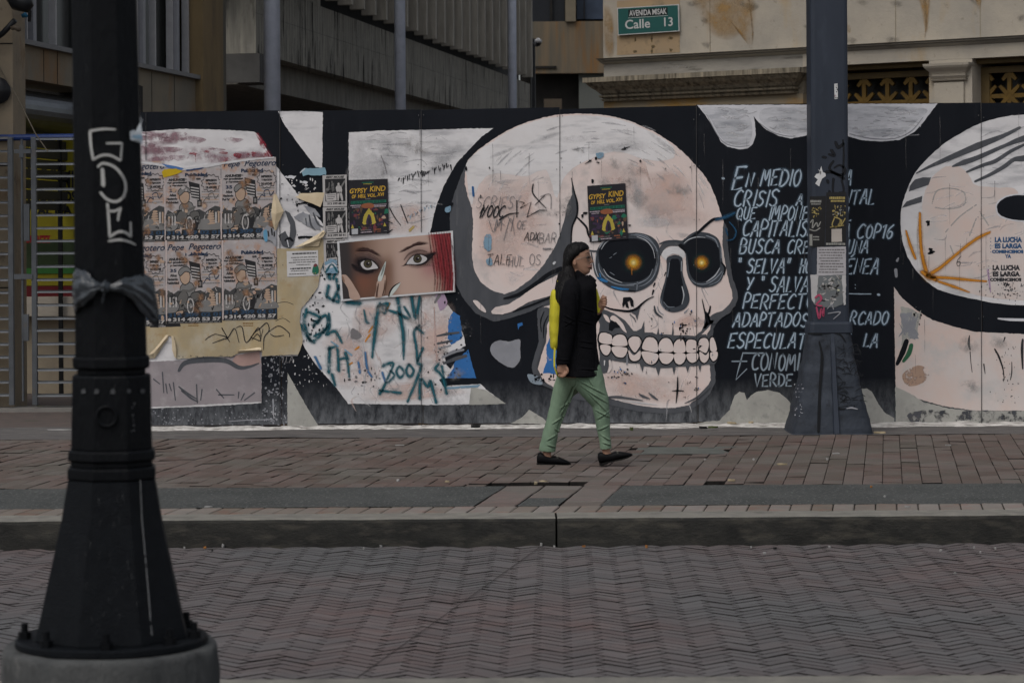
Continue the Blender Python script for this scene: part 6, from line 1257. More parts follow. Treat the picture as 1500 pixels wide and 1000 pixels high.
for k in range(16): x, y = RN.uniform(1000,1500), RN.uniform(-10,66); soften(b, [(x,y),(x+RN.uniform(5,16),y-RN.uniform(2,6)),(x+RN.uniform(14,30),y+2),(x+RN.uniform(6,18),y+RN.uniform(6,14))], flat('weather_grey', (.22,.20,.17), .9, soft=1.0, wear=.54, wsc=9, wso=.2), 2+k*.01, fr, .3)
b.build('plaster_patch', RT)
SG = thing('street_sign', 'green street name plate reading Calle 13 on the limestone wall', 'sign', fr(952,30,0))
Q = [(907,12.5),(997,7),(998,46.5),(908,52.5)]
def fsg(d):
    def f(u, v, l):
        x = (Q[0][0]*(1-u)+Q[1][0]*u)*(1-v)+(Q[3][0]*(1-u)+Q[2][0]*u)*v; y = (Q[0][1]*(1-u)+Q[1][1]*u)*(1-v)+(Q[3][1]*(1-u)+Q[2][1]*u)*v
        q = RB.uv(x, y); return RB.P(q[0], q[1], d+.001*l)
    return f
f0 = fsg(.05); b = MB(); pts = [f0(*c, 0) for c in ((0,0),(1,0),(1,1),(0,1))]; pb = [p-RB.n*.02 for p in pts]
sw_ = flat('sign_white', (.50,.50,.49), .5); sgc = mat('sign_green_plate', (.024,.096,.088), (.020,.082,.075), sc=2, rough=.5)
b.add(pts+pb, [(0,1,2,3),(4,7,6,5),(0,4,5,1),(1,5,6,2),(2,6,7,3),(3,7,4,0)], sw_); rect(b, f0, .012, .03, .988, .97, sgc, 1); b.build('plate', SG)
b = MB(); rect(b, f0, .18, .09, .82, .37, flat('sign_black', (.012,.018,.018), .5), 2); rect(b, f0, .18, .385, .82, .40, sw_, 2); text(b, 'AVENIDA MISAK', .195, .12, .805, .335, sw_, 3, f0, .02); text(b, 'Calle', .125, .46, .53, .80, sw_, 3, f0, .012); text(b, '13', .76, .46, .90, .79, sw_, 3, f0, .012); b.build('lettering', SG)
# ============================================================ POLE IN FRONT OF THE HOARDING
polem = mat('pole_paint', (.030,.037,.052), (.022,.028,.040), sc=3, rough=.5, spec=.22, bump=.15, bsc=40, st=(1,1,.3), c3=(.05,.06,.08), sc3=4, th3=(.6,.8))
polef = mat('pole_base_paint', (.036,.043,.056), (.023,.028,.037), sc=6, rough=.7, bump=.9, bsc=22, c3=(.016,.018,.022), sc3=9, th3=(.57,.72), chips=(.30,.29,.28), csc=26, cth=(.735,.76))
YP = 20.42; pc = at(1212.5, 300, YP); pxm = YP/F
UP = thing('utility_pole', 'thick dark blue grey pole with stickers and a flared base in front of the lettering', 'pole', (pc.x, YP, 0))
def octo(cx, cy, z, r, a0, n=8): return [(cx+r*math.sin(a0+k*2*math.pi/n), cy-r*math.cos(a0+k*2*math.pi/n), z) for k in range(n)]
pz = lambda y: H-(y-HY+ROLL*462)*pxm
def rrect(cx, cy, z, hx, hy, c):               # box section with rounded corners
    out = []
    for sx, sy, a in ((1,-1,-90),(1,1,0),(-1,1,90),(-1,-1,180)):
        for k in range(4):
            t_ = math.radians(a+k*30); out.append((cx+sx*(hx-c)+c*math.cos(t_), cy+sy*(hy-c)+c*math.sin(t_), z))
    return out
b = MB(); hw = 27.3*pxm
rs = [rrect(pc.x, YP, z, hw, hw, .035) for z in (0, 1.2, 3, 6.5, 9)]; b.rings(rs, polem); b.build('shaft', UP, smooth=False)
b = MB(); rs = []
for k in range(45):
    t_ = k/44; y = 471+(637-471)*t_; z = pz(y); 
    hx = (28.8+1.0*min(1,t_*8)+(29.5*max(0,(t_-.10)/.9)**1.12))*pxm; sec = rrect(pc.x-.012*t_, YP-.01*t_, max(z,.002), hx, min(hx, .33), .06)
    out = []
    for (x, yy, z_) in sec:
        n_ = noise.noise((x*7, z_*6, 3))*.015+noise.noise((x*20, z_*16, 3))*.009+noise.noise((x*50, z_*45, 3))*.004; d = Vector((x-pc.x, yy-YP, 0)); d.normalize(); out.append((x+d.x*n_, yy+d.y*n_, z_))
    rs.append(out)
b.rings(rs, polef); o = b.build('flared_base', UP, smooth=True)
b = MB(); rs = [rrect(pc.x, YP, pz(y), (28.9+e_)*pxm, (28.9+e_)*pxm, .04) for y, e_ in ((487,2.2),(486,3.0),(474,2.4),(471.5,1.6),(470.5,0))]; b.rings(rs, polem); b.build('collar', UP)
# welded ribs with rough edges on the front of the base
for x0, x1, w0, w1 in ((1214,1215.5,4.5,6.5),):
    b = MB(); rs = []
    for k in range(24):
        t_ = k/23; z = pz(487+149*t_); x = (pc.x+(x0-1212.5+(x1-x0)*t_)*pxm); w_ = (w0+(w1-w0)*t_)*pxm*(1+.15*noise.noise((z*9,0,0)))
        fy_ = YP-min((28.8+29.5*max(0,(t_-.10)/.9)**1.12)*pxm, .33)-.045*min(1,t_*4+.25)
        rs.append([(x-w_,fy_+.06,z),(x-w_*.55,fy_,z),(x+w_*.55,fy_,z),(x+w_,fy_+.06,z)])
    b.rings(rs, polem); b.build('rib', UP)
b = MB(); fb_ = lambda x, y, l: (lambda t_: at(x, y, YP-min((28.8+29.5*max(0,(t_-.10)/.9)**1.12)*pxm, .33)-.016-.001*l))(max(0, min(1, (y-471)/166)))
crk = flat('recess_crust_dark', (.010,.011,.013), .9)  # dark colour painted for shaded recesses beside the rib, and for surface cracks
for P, w_ in (([(1200,500),(1204,520),(1203,545),(1201,570),(1200,600),(1199,632)],[2,4,5,4,5,4]),([(1222,545),(1224,590),(1225,600),(1226,634)],[3,3,4,4]),([(1184,488.5),(1204,489)],[3,2]),([(1222,486),(1232,491),(1239,501)],[2,2.5,1]),([(1226,598),(1238,599)],[4,1])): stroke(b, P, w_, crk, 1, fb_)
for k in range(46): x = RN.uniform(1222,1256); y = RN.uniform(505,598); stroke(b, [(x,y),(x+RN.uniform(4,12),y+RN.uniform(-8,5)),(x+RN.uniform(8,16),y+RN.uniform(-6,8))], [.5,1.3,.5], crk, 1.5, fb_)
for k in range(30): chip(b, RN.uniform(1163,1176)-0, RN.uniform(560,610), RN.uniform(.4,1.4), lgr, 2, fb_)
stroke(b, [(1240,598),(1248,597),(1256,599)], [1,2.4,1], lgr, 2, fb_)
b.build('crust_recess_marks', UP)
fp = lambda x, y, l: at(x, y, YP-hw-.001-.0009*l)
b = MB()
spm = flat('spray_black', (.010,.011,.014), .7, soft=.5)
for P, w_ in (([(1224,208),(1228,216),(1236,210)],[5,7,4]),([(1218,220),(1222,228),(1214,226)],[6,6,4]),([(1221,236),(1215,246),(1222,254),(1235,256),(1238,248),(1230,242),(1222,246)],[4,5,5,5,4,4,3]),([(1235,205),(1236,230),(1234,262)],[3,4,3]),([(1205,230),(1210,231)],[5,5]),([(1210,252),(1222,253),(1236,262)],[6,5,6]),([(1212,264),(1213,268)],[5,5]),([(1221,262),(1220,278),(1222,290)],[5,4,3]),([(1233,264),(1236,280),(1229,282)],[4,4,3]),([(1215,280),(1217,288)],[5,5])): stroke(b, P, w_, spm, 1, fp)
b.build('graffiti_tag', UP)
def slap(name, label, cat_, fn, grp=None):
    t = thing(name, label, cat_, fp(1212, 340, 0), grp); b = MB(); fn(b); b.build('paper', t); return t
rgs = random.Random(77); sgold = flat('sticker_gold', (.34,.27,.10)); ssil = flat('sticker_silver', (.26,.26,.24)); snt = flat('sticker_black', (.016,.016,.017), .6)
def bird(b):
    w_ = flat('sticker_white', (.60,.60,.60)); [shape(b, P, w_, 3, False, .4, fp) for P in ([(1193,259),(1196,255),(1200,254),(1203,243),(1205,252),(1209,254),(1210,258),(1204,262),(1200,273),(1194,269),(1198,263)],[(1199,248),(1203,252),(1202,257)])]
slap('sticker', 'small white bird shaped sticker on the pole below the black tag', 'sticker', bird)
def s1(b):
    shape(b, [(1185.8,288),(1210,287),(1208,362),(1185.8,362)], snt, 2, False, .4, fp); words(b, 1187, 293, 1203, 297, ssil, 3, fp, rgs); words(b, 1188, 298, 1202, 300, ssil, 3, fp, rgs)
    for k in range(24): chip(b, RN.uniform(1187,1202), RN.uniform(304,318), RN.uniform(.5,1.8), sgold, 3, fp)
    stroke(b, [(1187,326),(1191,322),(1190,334),(1196,326),(1198,332),(1202,325)], 1.6, ssil, 3, fp); stroke(b, [(1186,336),(1194,338),(1201,334)], 1.6, ssil, 3, fp); shape(b, [(1185.8,343),(1190,343),(1190,360),(1185.8,360)], ssil, 3, False, .3, fp); words(b, 1191, 346, 1200, 348, ssil, 3, fp, rgs); words(b, 1191, 350, 1200, 352, ssil, 3, fp, rgs)
slap('sticker', 'black sticker with silver print, on the left half of the pole', 'sticker', s1)
def s2(b):
    shape(b, [(1210.5,282),(1239.4,281),(1239.4,360),(1209,360)], snt, 2.6, False, .4, fp); words(b, 1215, 288, 1238, 292, sgold, 4, fp, rgs); words(b, 1217, 293, 1238, 296, sgold, 4, fp, rgs)
    for k in range(34): chip(b, RN.uniform(1215,1239), RN.uniform(300,316), RN.uniform(.5,2), sgold if k % 3 else ssil, 4, fp)
    stroke(b, [(1222,320),(1219,330),(1226,332),(1231,322),(1222,318)], 1.6, sgold, 4, fp); stroke(b, [(1229,330),(1233,322),(1232,330),(1238,320)], 1.5, sgold, 4, fp); stroke(b, [(1216,333),(1230,331),(1236,330)], [1,1.6,1], sgold, 4, fp)
    shape(b, [(1218,335.5),(1233,335),(1233.5,354),(1218,354.5)], flat('sticker_plain', (.42,.38,.34)), 4, False, .2, fp); words(b, 1210, 355.5, 1238, 359, ssil, 4, fp, rgs)
slap('sticker', 'black sticker with gold script, on the right half of the pole', 'sticker', s2)
def s3(b):
    shape(b, [(1197,362),(1239.2,361),(1239.2,402),(1196.5,404)], flat('notice_pale', (.40,.385,.40)), 5, False, .4, fp)
    for k, (x0, x1) in enumerate(((1200,1238),(1199,1238),(1202,1234),(1200,1236),(1202,1230),(1199,1237),(1201,1237),(1200,1228),(1199,1236))): words(b, x0, 365+k*4.1, x1, 366.6+k*4.1, pdgr, 6, fp, rgs)
slap('paper_notice', 'pale printed notice taped to the front of the pole', 'notice', s3)
def s4(b):
    shape(b, [(1188,402),(1200,404),(1239,401),(1238,438),(1234,446),(1222,450),(1205,450),(1192,446),(1190,430)], flat('poster_torn_grey', (.14,.15,.155)), 3.4, False, .8, fp); shape(b, [(1187,402),(1199,402),(1197,428),(1193,444),(1189,440)], flat('torn_white', (.44,.43,.43)), 4, False, 1, fp); shape(b, [(1233,403),(1239,402),(1239,446),(1236,447)], MATS['torn_white'], 4, False, 1, fp)
    for k in range(40): x = RN.uniform(1202,1235); y = RN.uniform(405,446); stroke(b, [(x,y),(x+RN.uniform(-6,6),y+RN.uniform(-5,5)),(x+RN.uniform(-6,6),y+RN.uniform(-4,6))], RN.uniform(.7,2), rgs.choice((pblk,pwht,pgry,ssil)), 4.4, fp)
    chip(b, 1228.5, 425, 2.4, flat('sticker_cream', (.5,.5,.36)), 5, fp)
slap('torn_poster', 'torn scribbled grey poster scrap around the pole under the notice', 'poster', s4)
b = MB(); pkm = flat('spray_pink', (.38,.06,.12), .7, soft=.4)
for P, w_ in (([(1194,436),(1200,432),(1203,438),(1196,446),(1204,448)],[3,4,4,3,3]),([(1196,450),(1200,466),(1203,452),(1206,463),(1207,450)],[3,4,3,3,2])): stroke(b, P, w_, pkm, 7, fp)
stroke(b, [(1213,459),(1231,457),(1221,467)], [1.4,1.8,1.2], lgr, 7, fp); stroke(b, [(1212,452),(1218,446),(1221,453)], 1.4, lgr, 7, fp)
b.build('pink_tag', UP)
def s5(b): shape(b, [(1222,123),(1227,122.5),(1227.5,145),(1222.5,145.5)], MATS['sticker_white'], 2, False, .3, fp); [chip(b, RN.uniform(1223,1227), RN.uniform(124,144), RN.uniform(.5,1.3), rgs.choice((pblk,pblk,red)), 3, fp) for k in range(16)]
slap('sticker', 'tiny white and black sticker high on the pole above the hoarding', 'sticker', s5)

# ============================================================ BLACK LAMP POST IN THE FOREGROUND
lampm = mat('lamp_black', (.0038,.0043,.0053), (.0062,.007,.0083), sc=5, rough=.42, bump=.5, bsc=45, st=(1,1,.4), spec=.08, chips=(.022,.024,.026), csc=34, cth=(.70,.76))
polem_ = polem; lampm2 = mat('lamp_black_rough', (.0045,.0055,.0072), (.007,.0085,.0105), sc=30, rough=.5, bump=.8, bsc=160, spec=.08)
YL = 7.4; LS = F/YL; A0_ = math.radians(-15)+math.radians(0)
def lc(y): t_ = (y-HY)/1000; return at(160.0+ (4.0 if y > 560 else -7+ (y+0)/560*11)*1.0, y, YL).x
lz = lambda y: H-(y-HY-ROLL*590)/LS
PO = thing('lamp_post', 'black octagonal cast iron lamp post in the left foreground', 'lamp post', (lc(940), YL, .40))
def octs(rows, m, name, parent=PO, bev=.003):
    b = MB(); rs = []
    for y, h_ in rows: rs.append(octo(lc(y), YL, lz(y), h_/LS/.964, A0_))
    b.rings(rs[::-1], m); o = b.build(name, parent, bevel=bev); fixn(o); return o
octs([(-1500,42),(-300,46.5),(0,48.5),(300,51),(522,53.5)], lampm, 'shaft')
octs([(521,55),(523,57.5),(536,57.5),(539,55)], lampm, 'ring'); octs([(539.3,51),(547.5,51)], lampm, 'neck')
BX = octs([(548,57),(551,58.5),(640,60),(656,60.5)], lampm, 'base_box')
octs([(656.4,61),(658.5,64.5),(671,65.5),(673,62)], lampm, 'ring'); octs([(673.3,61),(681,61)], lampm, 'neck'); octs([(681.3,62),(683.5,65.5),(697,66),(700,64)], lampm, 'ring')
octs([(700.3,65),(760,75),(905,107),(930,113.5)], lampm2, 'skirt')
zf_ = lz(930)
b = MB(); rs = []
for dz, r_ in ((-.026,.285),(-.022,.292),(-.006,.292),(-.001,.287)): rs.append([(lc(940)+r_*math.sin(k*2*math.pi/48), YL-r_*math.cos(k*2*math.pi/48), zf_+dz) for k in range(48)])
b.rings(rs[::-1], lampm2); o = b.build('flange', PO); fixn(o)
for a in (-80,-38,6,50,80,128,180,-128):
    a_ = math.radians(a); x, y = lc(940)+.262*math.sin(a_), YL-.262*math.cos(a_)
    b = MB(); b.rings([[(x+.020*math.cos(k*math.pi/3), y+.020*math.sin(k*math.pi/3), z) for k in range(6)] for z in (zf_-.001, zf_+.020)], lampm); b.rings([[(x+.0105*math.cos(k*math.pi/5), y+.0105*math.sin(k*math.pi/5), z) for k in range(10)] for z in (zf_+.0201, zf_+.046)], lampm); o = b.build('bolt', PO); fixn(o)
# raised seam on the skirt, rivets, round boss
def onoct(x, y, h_, l=0):                          # the point of the octagon of half width h_ px seen at pixel x,y
    r = ray(x, y); C = Vector((0,0,H)); cx_ = lc(y); R_ = h_/LS/.964*math.cos(math.pi/8); best = None
    for k in range(-2, 3):
        a = A0_+math.pi/8+k*math.pi/4; n = Vector((math.sin(a), -math.cos(a), 0)); dn = r.dot(n)
        if dn >= 0: continue
        t_ = (R_+.0015+.0008*l-(C-Vector((cx_,YL,0))).dot(n))/dn
        if best is None or t_ > best: best = t_
    return C+r*best
b = MB(); sp = [(205.5,703),(208,760),(216,850),(222.5,930)]; hh = [65.5,75,95,113.5]
b.tube([onoct(x,y,h_,0) for (x,y),h_ in zip(sp,hh)], .0017, flat('worn_edge', (.13,.135,.14), .6, wear=.42, wsc=40), 6); b.build('seam', PO)
fbx = lambda x, y, l: onoct(x, y, 58.5+(y-551)/105*2, l)
b = MB()
for x in (122.5,141.5,165.5,189,209): disc(b, x, 572.5, 3.4, mat('rivet', (.06,.062,.066), rough=.4), 3, fbx, 12)
for x, y in ((122,575),(141,575.5),(165,575.5)): stroke(b, [(x-3,y),(x+3,y)], 1, MATS['worn_edge'], 4, fbx)
b.build('rivet_row', PO)
b = MB(); R0, R1 = 17, 13; vs = []; 
for k in range(32):
    a = k*math.pi/16
    for r_, l_ in ((R0,0),(R0-1,9),(R1,9),(R1-1,2)): vs.append(fbx(156+r_*math.cos(a), 610+r_*math.sin(a), l_))
b.add(vs, [(4*k+j, 4*((k+1)%32)+j, 4*((k+1)%32)+j+1, 4*k+j+1) for k in range(32) for j in range(3)], lampm); o = b.build('round_boss', PO, smooth=True)
b = MB(); ft = lambda x, y, l: onoct(x, y, 48.5+y*.0096, l+1)
tagw = flat('tag_paint', (.40,.40,.385), .8, soft=.45)
zt5 = lambda L_: [(x/3.7025, 150+y/3.7025) for x, y in L_]
for P, w_ in (([(625,147),(560,145),(488,155)],[3,4.6,5]),([(488,155),(492,230),(505,310)],[5,5,5]),([(505,310),(550,288),(600,288),(652,315)],[4.6,4.6,4.6,4]),([(655,312),(662,222)],[4,4]),([(662,222),(578,222)],[4,3.5]),([(555,362),(560,450)],[6.5,7.5]),([(530,350),(560,330),(620,350),(665,400),(682,455),(670,510),(630,538),(580,525),(545,488)],[4,5,5,5,5,5,5,5,4.5]),([(583,550),(590,640),(595,730)],[5,5,5]),([(595,730),(640,702),(680,705),(708,728)],[5,4.6,4.6,4.4]),([(710,728),(708,650)],[4.2,3.5]),([(583,585),(618,590),(655,573)],[4.5,4.5,4.5]),([(655,573),(645,605),(640,640)],[5,4.5,3.5]),([(590,752),(650,745),(700,755),(735,772)],[4,4.6,4,2.4])):
    stroke(b, zt5(P), w_, tagw, 2, ft, n=4)
b.build('painted_tag', PO)
b = MB(); lscr = flat('scuff', (.055,.058,.06), .7, soft=.8, wear=.45, wsc=60)
for k in range(16): chip(b, RN.gauss(195,2), RN.uniform(590,640), RN.uniform(.4,1.4), MATS['worn_edge'], 3, fbx)
fsk = lambda x, y, l: onoct(x, y, 65+(y-700)/230*48.5, l)
for k in range(34):
    x, y = RN.uniform(110,225), RN.uniform(712,925); stroke(b, [(x,y),(x+RN.uniform(-4,4),y+RN.uniform(2,14))], [RN.uniform(.5,1.6),.4], lscr, 3, fsk) if abs(x-160) < 58+(y-700)*.19 else None
for k in range(30):
    x, y = RN.uniform(108,216), RN.uniform(20,650); stroke(b, [(x,y),(x+RN.uniform(-2,2),y+RN.uniform(3,18))], [RN.uniform(.4,1.3),.4], lscr, 3, fbx if y > 552 else (lambda x, y, l: onoct(x, y, 48.5+y*.0096, l+1))) if not 515 < y+9 < 556 and abs(x-160) < 44 else None
b.build('paint_chip', PO)
b = MB(); sk_ = flat('sticker_frayed', (.48,.52,.55)); skb = flat('sticker_blue', (.22,.34,.44))
fs_ = lambda x, y, l: onoct(min(x, 205), y, 50.5, l)+Vector((max(0, x-205)/LS, -.006 if x > 205 else 0, 0))
shape(b, [(190.5,193),(196,190),(199,193),(203,184),(206,178),(208.5,190),(209,212),(203,209),(191,205)], sk_, 4, False, .5, fs_); shape(b, [(193,196),(200,194),(208,197),(208.5,210),(202,207),(193,203)], skb, 5, True, .4, fs_)
for p in ([(205,178),(206.5,172)],[(207,181),(208.5,176)]): stroke(b, p, 1, sk_, 4, fs_)
tag(b.build('sticker'), 'frayed pale blue paper label on the right edge of the black lamp post', 'sticker')
# concrete footing
b = MB(); footm = mat('footing_concrete', (.078,.080,.079), (.045,.048,.049), sc=5, rough=.9, bump=1.0, bsc=45, st=(1,1,.6), c3=(.04,.041,.041), sc3=9, th3=(.54,.70), chips=(.13,.13,.125), csc=14, cth=(.60,.74)); rs = []
N_ = 160
for z, s_ in ((0,1.01),(.1,1.005),(.18,1.003),(.22,1.0),(.25,1.003),(zf_-.12,.998),(zf_-.10,1.0),(zf_-.08,.997),(zf_-.045,.995),(zf_-.032,.985),(zf_-.0265,.965)):
    ring = []
    for k in range(N_):
        a = k*2*math.pi/N_; oc = math.cos(math.pi/8)/math.cos(((a-A0_)%(math.pi/4))-math.pi/8); r_ = .329*s_*(.35*oc/math.cos(math.pi/8)*.985+.65)
        r_ += .006*noise.noise((math.sin(a)*5, math.cos(a)*5, z*9))+.003*noise.noise((math.sin(a)*16, math.cos(a)*16, z*30)); ring.append((lc(940)-.004+r_*math.sin(a), YL-r_*math.cos(a), z+(.004*noise.noise((math.sin(a)*9, math.cos(a)*9, 2)) if z > .2 else 0)))
    rs.append(ring)
b.rings(rs[::-1], footm); o = b.build('concrete_footing', PO, smooth=True); fixn(o)

# knotted plastic bag round the shaft
bagm = mat('bag_plastic', (.036,.043,.05), (.02,.024,.03), sc=9, rough=.24, spec=.6, bump=.25, bsc=30)
b = MB(); kn = Vector(onoct(156,421,53,0))+Vector((0,-.012,0))
def lobe(path, seed, npl=13):
    rs = []; M = 26; K = 64; P = cat([(i, 0) for i in range(len(path))], False, 1)
    for i in range(M):
        t_ = i/(M-1)*(len(path)-1); k = min(int(t_), len(path)-2); w_ = t_-k; w_ = w_*w_*(3-2*w_)
        x, y, hh, dd, off = [path[k][j]*(1-w_)+path[k+1][j]*w_ for j in range(5)]
        c = onoct(x, y, 53, 0)+Vector((0, -off, 0)) if x < 212 else onoct(211, y, 53, 0)+Vector(((x-211)/LS, -off, 0)); ring = []
        for q in range(K):
            a = q*2*math.pi/K; pl = 1+.07*math.sin(npl*a+seed+.6*i*.15)*min(1, i/4)+(.30*noise.noise((math.cos(a)*2.6, math.sin(a)*2.6, i*.16+seed*3))+.16*noise.noise((math.cos(a)*6, math.sin(a)*6, i*.5+seed)))*min(1, i/5)
            ring.append(c+Vector((.10*hh/LS*math.cos(a)*0, -dd*math.cos(a)*pl, hh/LS*math.sin(a)*pl))+Vector(((2.2*noise.noise((math.sin(a)*3, i*.3, seed)))/LS, 0, 0)))
        rs.append(ring)
    b.rings(rs, bagm)
lobe([(156,421,4,.012,.012),(146,420,6,.012,.012),(134,421,15,.018,.012),(122,424,25,.024,.012),(112,428,31,.024,.004),(106,431,24,.016,-.02)], 1.0)
lobe([(156,421,4,.012,.012),(168,421,6,.012,.012),(182,418,10,.016,.012),(198,424,17,.020,.010),(211,433,27,.022,-.01),(222,446,30,.018,-.04),(227,462,15,.010,-.055),(228,474,5,.006,-.06)], 4.0, 9)
lobe([(156,421,5,.016,.018),(155,428,6,.012,.02),(153,436,4,.008,.018),(151,443,1.5,.004,.016)], 2.0, 5); lobe([(150,421,6,.016,.018),(156,420,9,.026,.022),(162,421,6,.016,.018)], 6, 5)
o = b.build('plastic_bag', smooth=True); fixn(o); tag(o, 'black plastic bag knotted like a bow around the lamp post', 'bag')

# ============================================================ LITTER
litm = dict(w=flat('litter_white', (.29,.285,.275)), c=flat('litter_cream', (.34,.28,.18)), o=flat('litter_orange', (.28,.12,.035)), k=flat('litter_black', (.012,.012,.012)), g=flat('litter_green', (.07,.09,.03)), b=flat('litter_blue', (.02,.08,.20)))
def bit(px, py, w_, h_, c, label, cat_='litter', z=.006, name='litter', ang=0.0):
    p = gnd(px, py, z); pz_ = z; s = p.y/F; b = MB(); rg = random.Random(int(px*7+py)); n = 7; vs = []
    L_ = w_*s*(.46 if pz_ > -.1 else .33); D_ = max(h_*s*1.2, .004)
    for hh in (0, 1):
        for k in range(n):
            a = k*6.283/n; q = rg.uniform(.75,1.1); vx, vy = L_*q*math.cos(a), D_*q*math.sin(a)
            vs.append((p.x+vx*math.cos(ang)-vy*math.sin(ang), p.y+vx*math.sin(ang)+vy*math.cos(ang), p.z-.003+hh*(h_*s*.45+.003)+hh*rg.uniform(0,.5)*h_*s))
    b.add(vs, [tuple(range(n-1,-1,-1)), tuple(range(n,2*n))]+[(k,(k+1)%n,n+(k+1)%n,n+k) for k in range(n)], litm[c])
    o = b.build(name); tag(o, label, cat_, 'litter on the paving'); return o
for a in ((585,652,16,1.6,'w','flat white paper scrap on the bricks below the painted letter'),(306,742,15,2,'w','long white paper strip on the kerbside asphalt near the lamp post'),(291,744,8,1.6,'k','short black strip touching the long white paper strip on the asphalt'),(1224,664,14,1.6,'w','thin white paper strip on the bricks right of the pole foot'),(1212,673,4,3,'w','small round white speck on the bricks below the flared pole base'),(1329,742,9,2.2,'w','white scrap at the edge of the asphalt strip, right side'),(583,704,5,3,'w','white crumb on the bricks left of the missing pavers'),(949,651,4,2,'w','tiny white speck on the bricks right of the walker'),(1033,673,4,2,'w','tiny white speck on the red bricks below the skull chin'),(1104,673,4,2.4,'w','tiny white speck on the bricks below the pale cloud'),(1389,652,9,1.6,'w','thin white scrap on the bricks below the peach painted panel'),(1145,680,18,2.4,'c','beige scrap lying on the bricks left of the pole'),(1276,713,4,2.4,'o','small orange speck at the border of bricks and asphalt'),(1296,727,4,2,'w','lone white speck on the right part of the asphalt strip'),(655,705,8,2,'c','cream scrap on the border bricks left of the missing pavers'),(1072,703.5,14,3,'c','pale leaf scrap beside the smaller gap in the bricks'),(925,619+10,6,5,'g','greenish weed tuft at the plaster foot under the skull chin')):
    bit(*a)
for a in ((796,707,14,4,'c','crumpled yellowish leaf in the long gap of missing pavers'),(785,708.5,6,4,'c','small yellowish curl beside the crumpled leaf in the paver gap')): bit(*a, z=-.012)
for a in ((300,802,7,3,'o','orange peel bit in the gutter near the lamp post'),(327,800,7,5,'w','crumpled white paper in the gutter near the lamp post'),(270,802,5,2,'w','white crumb in the gutter closest to the lamp post'),(311,806,4,2,'k','dark crumb in the gutter next to the orange peel'),(558,800,6,2.4,'w','white chip in the gutter below the painted letter'),(533,803,5,2.4,'w','pale chip in the gutter left of the white chip'),(793,798,6,4,'w','white crumb in the gutter left of the kerb joint'),(812,800,5,2,'w','white chip in the gutter right under the kerb joint'),(855,800,9,2.4,'o','brown leaf in the gutter right of the kerb joint'),(947,801,6,4,'o','orange crumb in the gutter below the skull teeth'),(1100,801,5,2,'w','white chip in the gutter below the lettering'),(1120,810,8,2.4,'w','white scrap on the road below the lettering'),(1135,803,8,3,'k','black crumb in the gutter below the pole'),(1215,801,6,2.4,'w','white chip in the gutter right of the pole'),(1378,806,7,2.4,'w','white scrap near the right end of the gutter'),(1427,802,5,2.4,'w','white bead in the gutter below the round letter'),(1458,803,5,2.4,'w','pale bead in the gutter at the far right'),(1436,809,4,2.4,'w','white speck on the road off the right gutter'),(1399,839,6,2,'w','grey white scrap on the road at the right')): bit(*a, z=RZ+.008)
for a in ((1083,618,7,5,'b','blue bottle cap among debris at the hoarding foot'),(1072,620,16,3,'c','tan debris heap at the hoarding foot left of the pole'),(1100,619,10,4,'c','tan debris heap between blue cap and pole'),(1030,627,14,3.4,'k','black plastic piece at the hoarding foot under the cloud'),(1045,626,18,3,'g','green weeds at the hoarding foot right of the skull chin'),(697,625.5,16,4,'k','small black tray at the hoarding foot below the black arc'),(1288,634,20,2.4,'c','yellowish debris at the right foot of the pole')): bit(*a, z=.03)
bit(75, 599, 52, 6, 'g', 'dark green moss patch on the ground inside the gate', 'moss', .004, 'moss_patch'); bit(92, 630, 50, 2.4, 'w', 'white plaster smear on the paving left of the lamp post', 'plaster', .004, 'plaster_smear')
# ============================================================ THE WALKER
YM = 17.4; PX = YM/F
def pp(px, py, y=0.0): p = at(px, py, YM); p.y = YM+y; return p
def sect(rows, n=20, square=0.0):
    """rows of (px, py, half-width px in the picture plane, half-depth px, depth offset m)"""
    C = [pp(r[0], r[1], r[4]) for r in rows]; out = []
    for i, r in enumerate(rows):
        d = C[min(i+1,len(C)-1)]-C[max(i-1,0)]; d.normalize()
        yv = Vector((0,1,0)); a = d.cross(yv)
        if a.length < .2: a = Vector((1,0,0))
        a.normalize(); yv = a.cross(d).normalized(); ring = []
        for k in range(n):
            t = k*2*math.pi/n; c_, s_ = math.cos(t), math.sin(t)
            if square: c_ = math.copysign(abs(c_)**(1-square), c_); s_ = math.copysign(abs(s_)**(1-square), s_)
            ring.append(C[i]+a*(r[2]*PX*c_)+yv*(r[3]*PX*s_))
        out.append(ring)
    return out
def level(rows, n=24, square=0.0, y=0.0):
    """horizontal slices: (py, x back px, x front px, half-depth px)"""
    out = []
    for r in rows:
        c = pp((r[1]+r[2])/2, r[0], y); h = (r[2]-r[1])/2*PX; ring = []
        for k in range(n):
            t = k*2*math.pi/n; c_, s_ = math.cos(t), math.sin(t)
            if square: c_ = math.copysign(abs(c_)**(1-square), c_); s_ = math.copysign(abs(s_)**(1-square), s_)
            ring.append(c+Vector((h*c_, r[3]*PX*s_, 0)))
        out.append(ring)
    return out
def smooth_rows(rows, n=3):
    out = []; N = len(rows)
    for i in range(N-1):
        p0,p1,p2,p3 = rows[max(i-1,0)],rows[i],rows[i+1],rows[min(i+2,N-1)]
        for k in range(n):
            t = k/n; out.append(tuple(.5*(2*b+(c-a)*t+(2*a-5*b+4*c-d)*t*t+(3*b-a-3*c+d)*t**3) for a,b,c,d in zip(p0,p1,p2,p3)))
    out.append(tuple(rows[-1])); return out
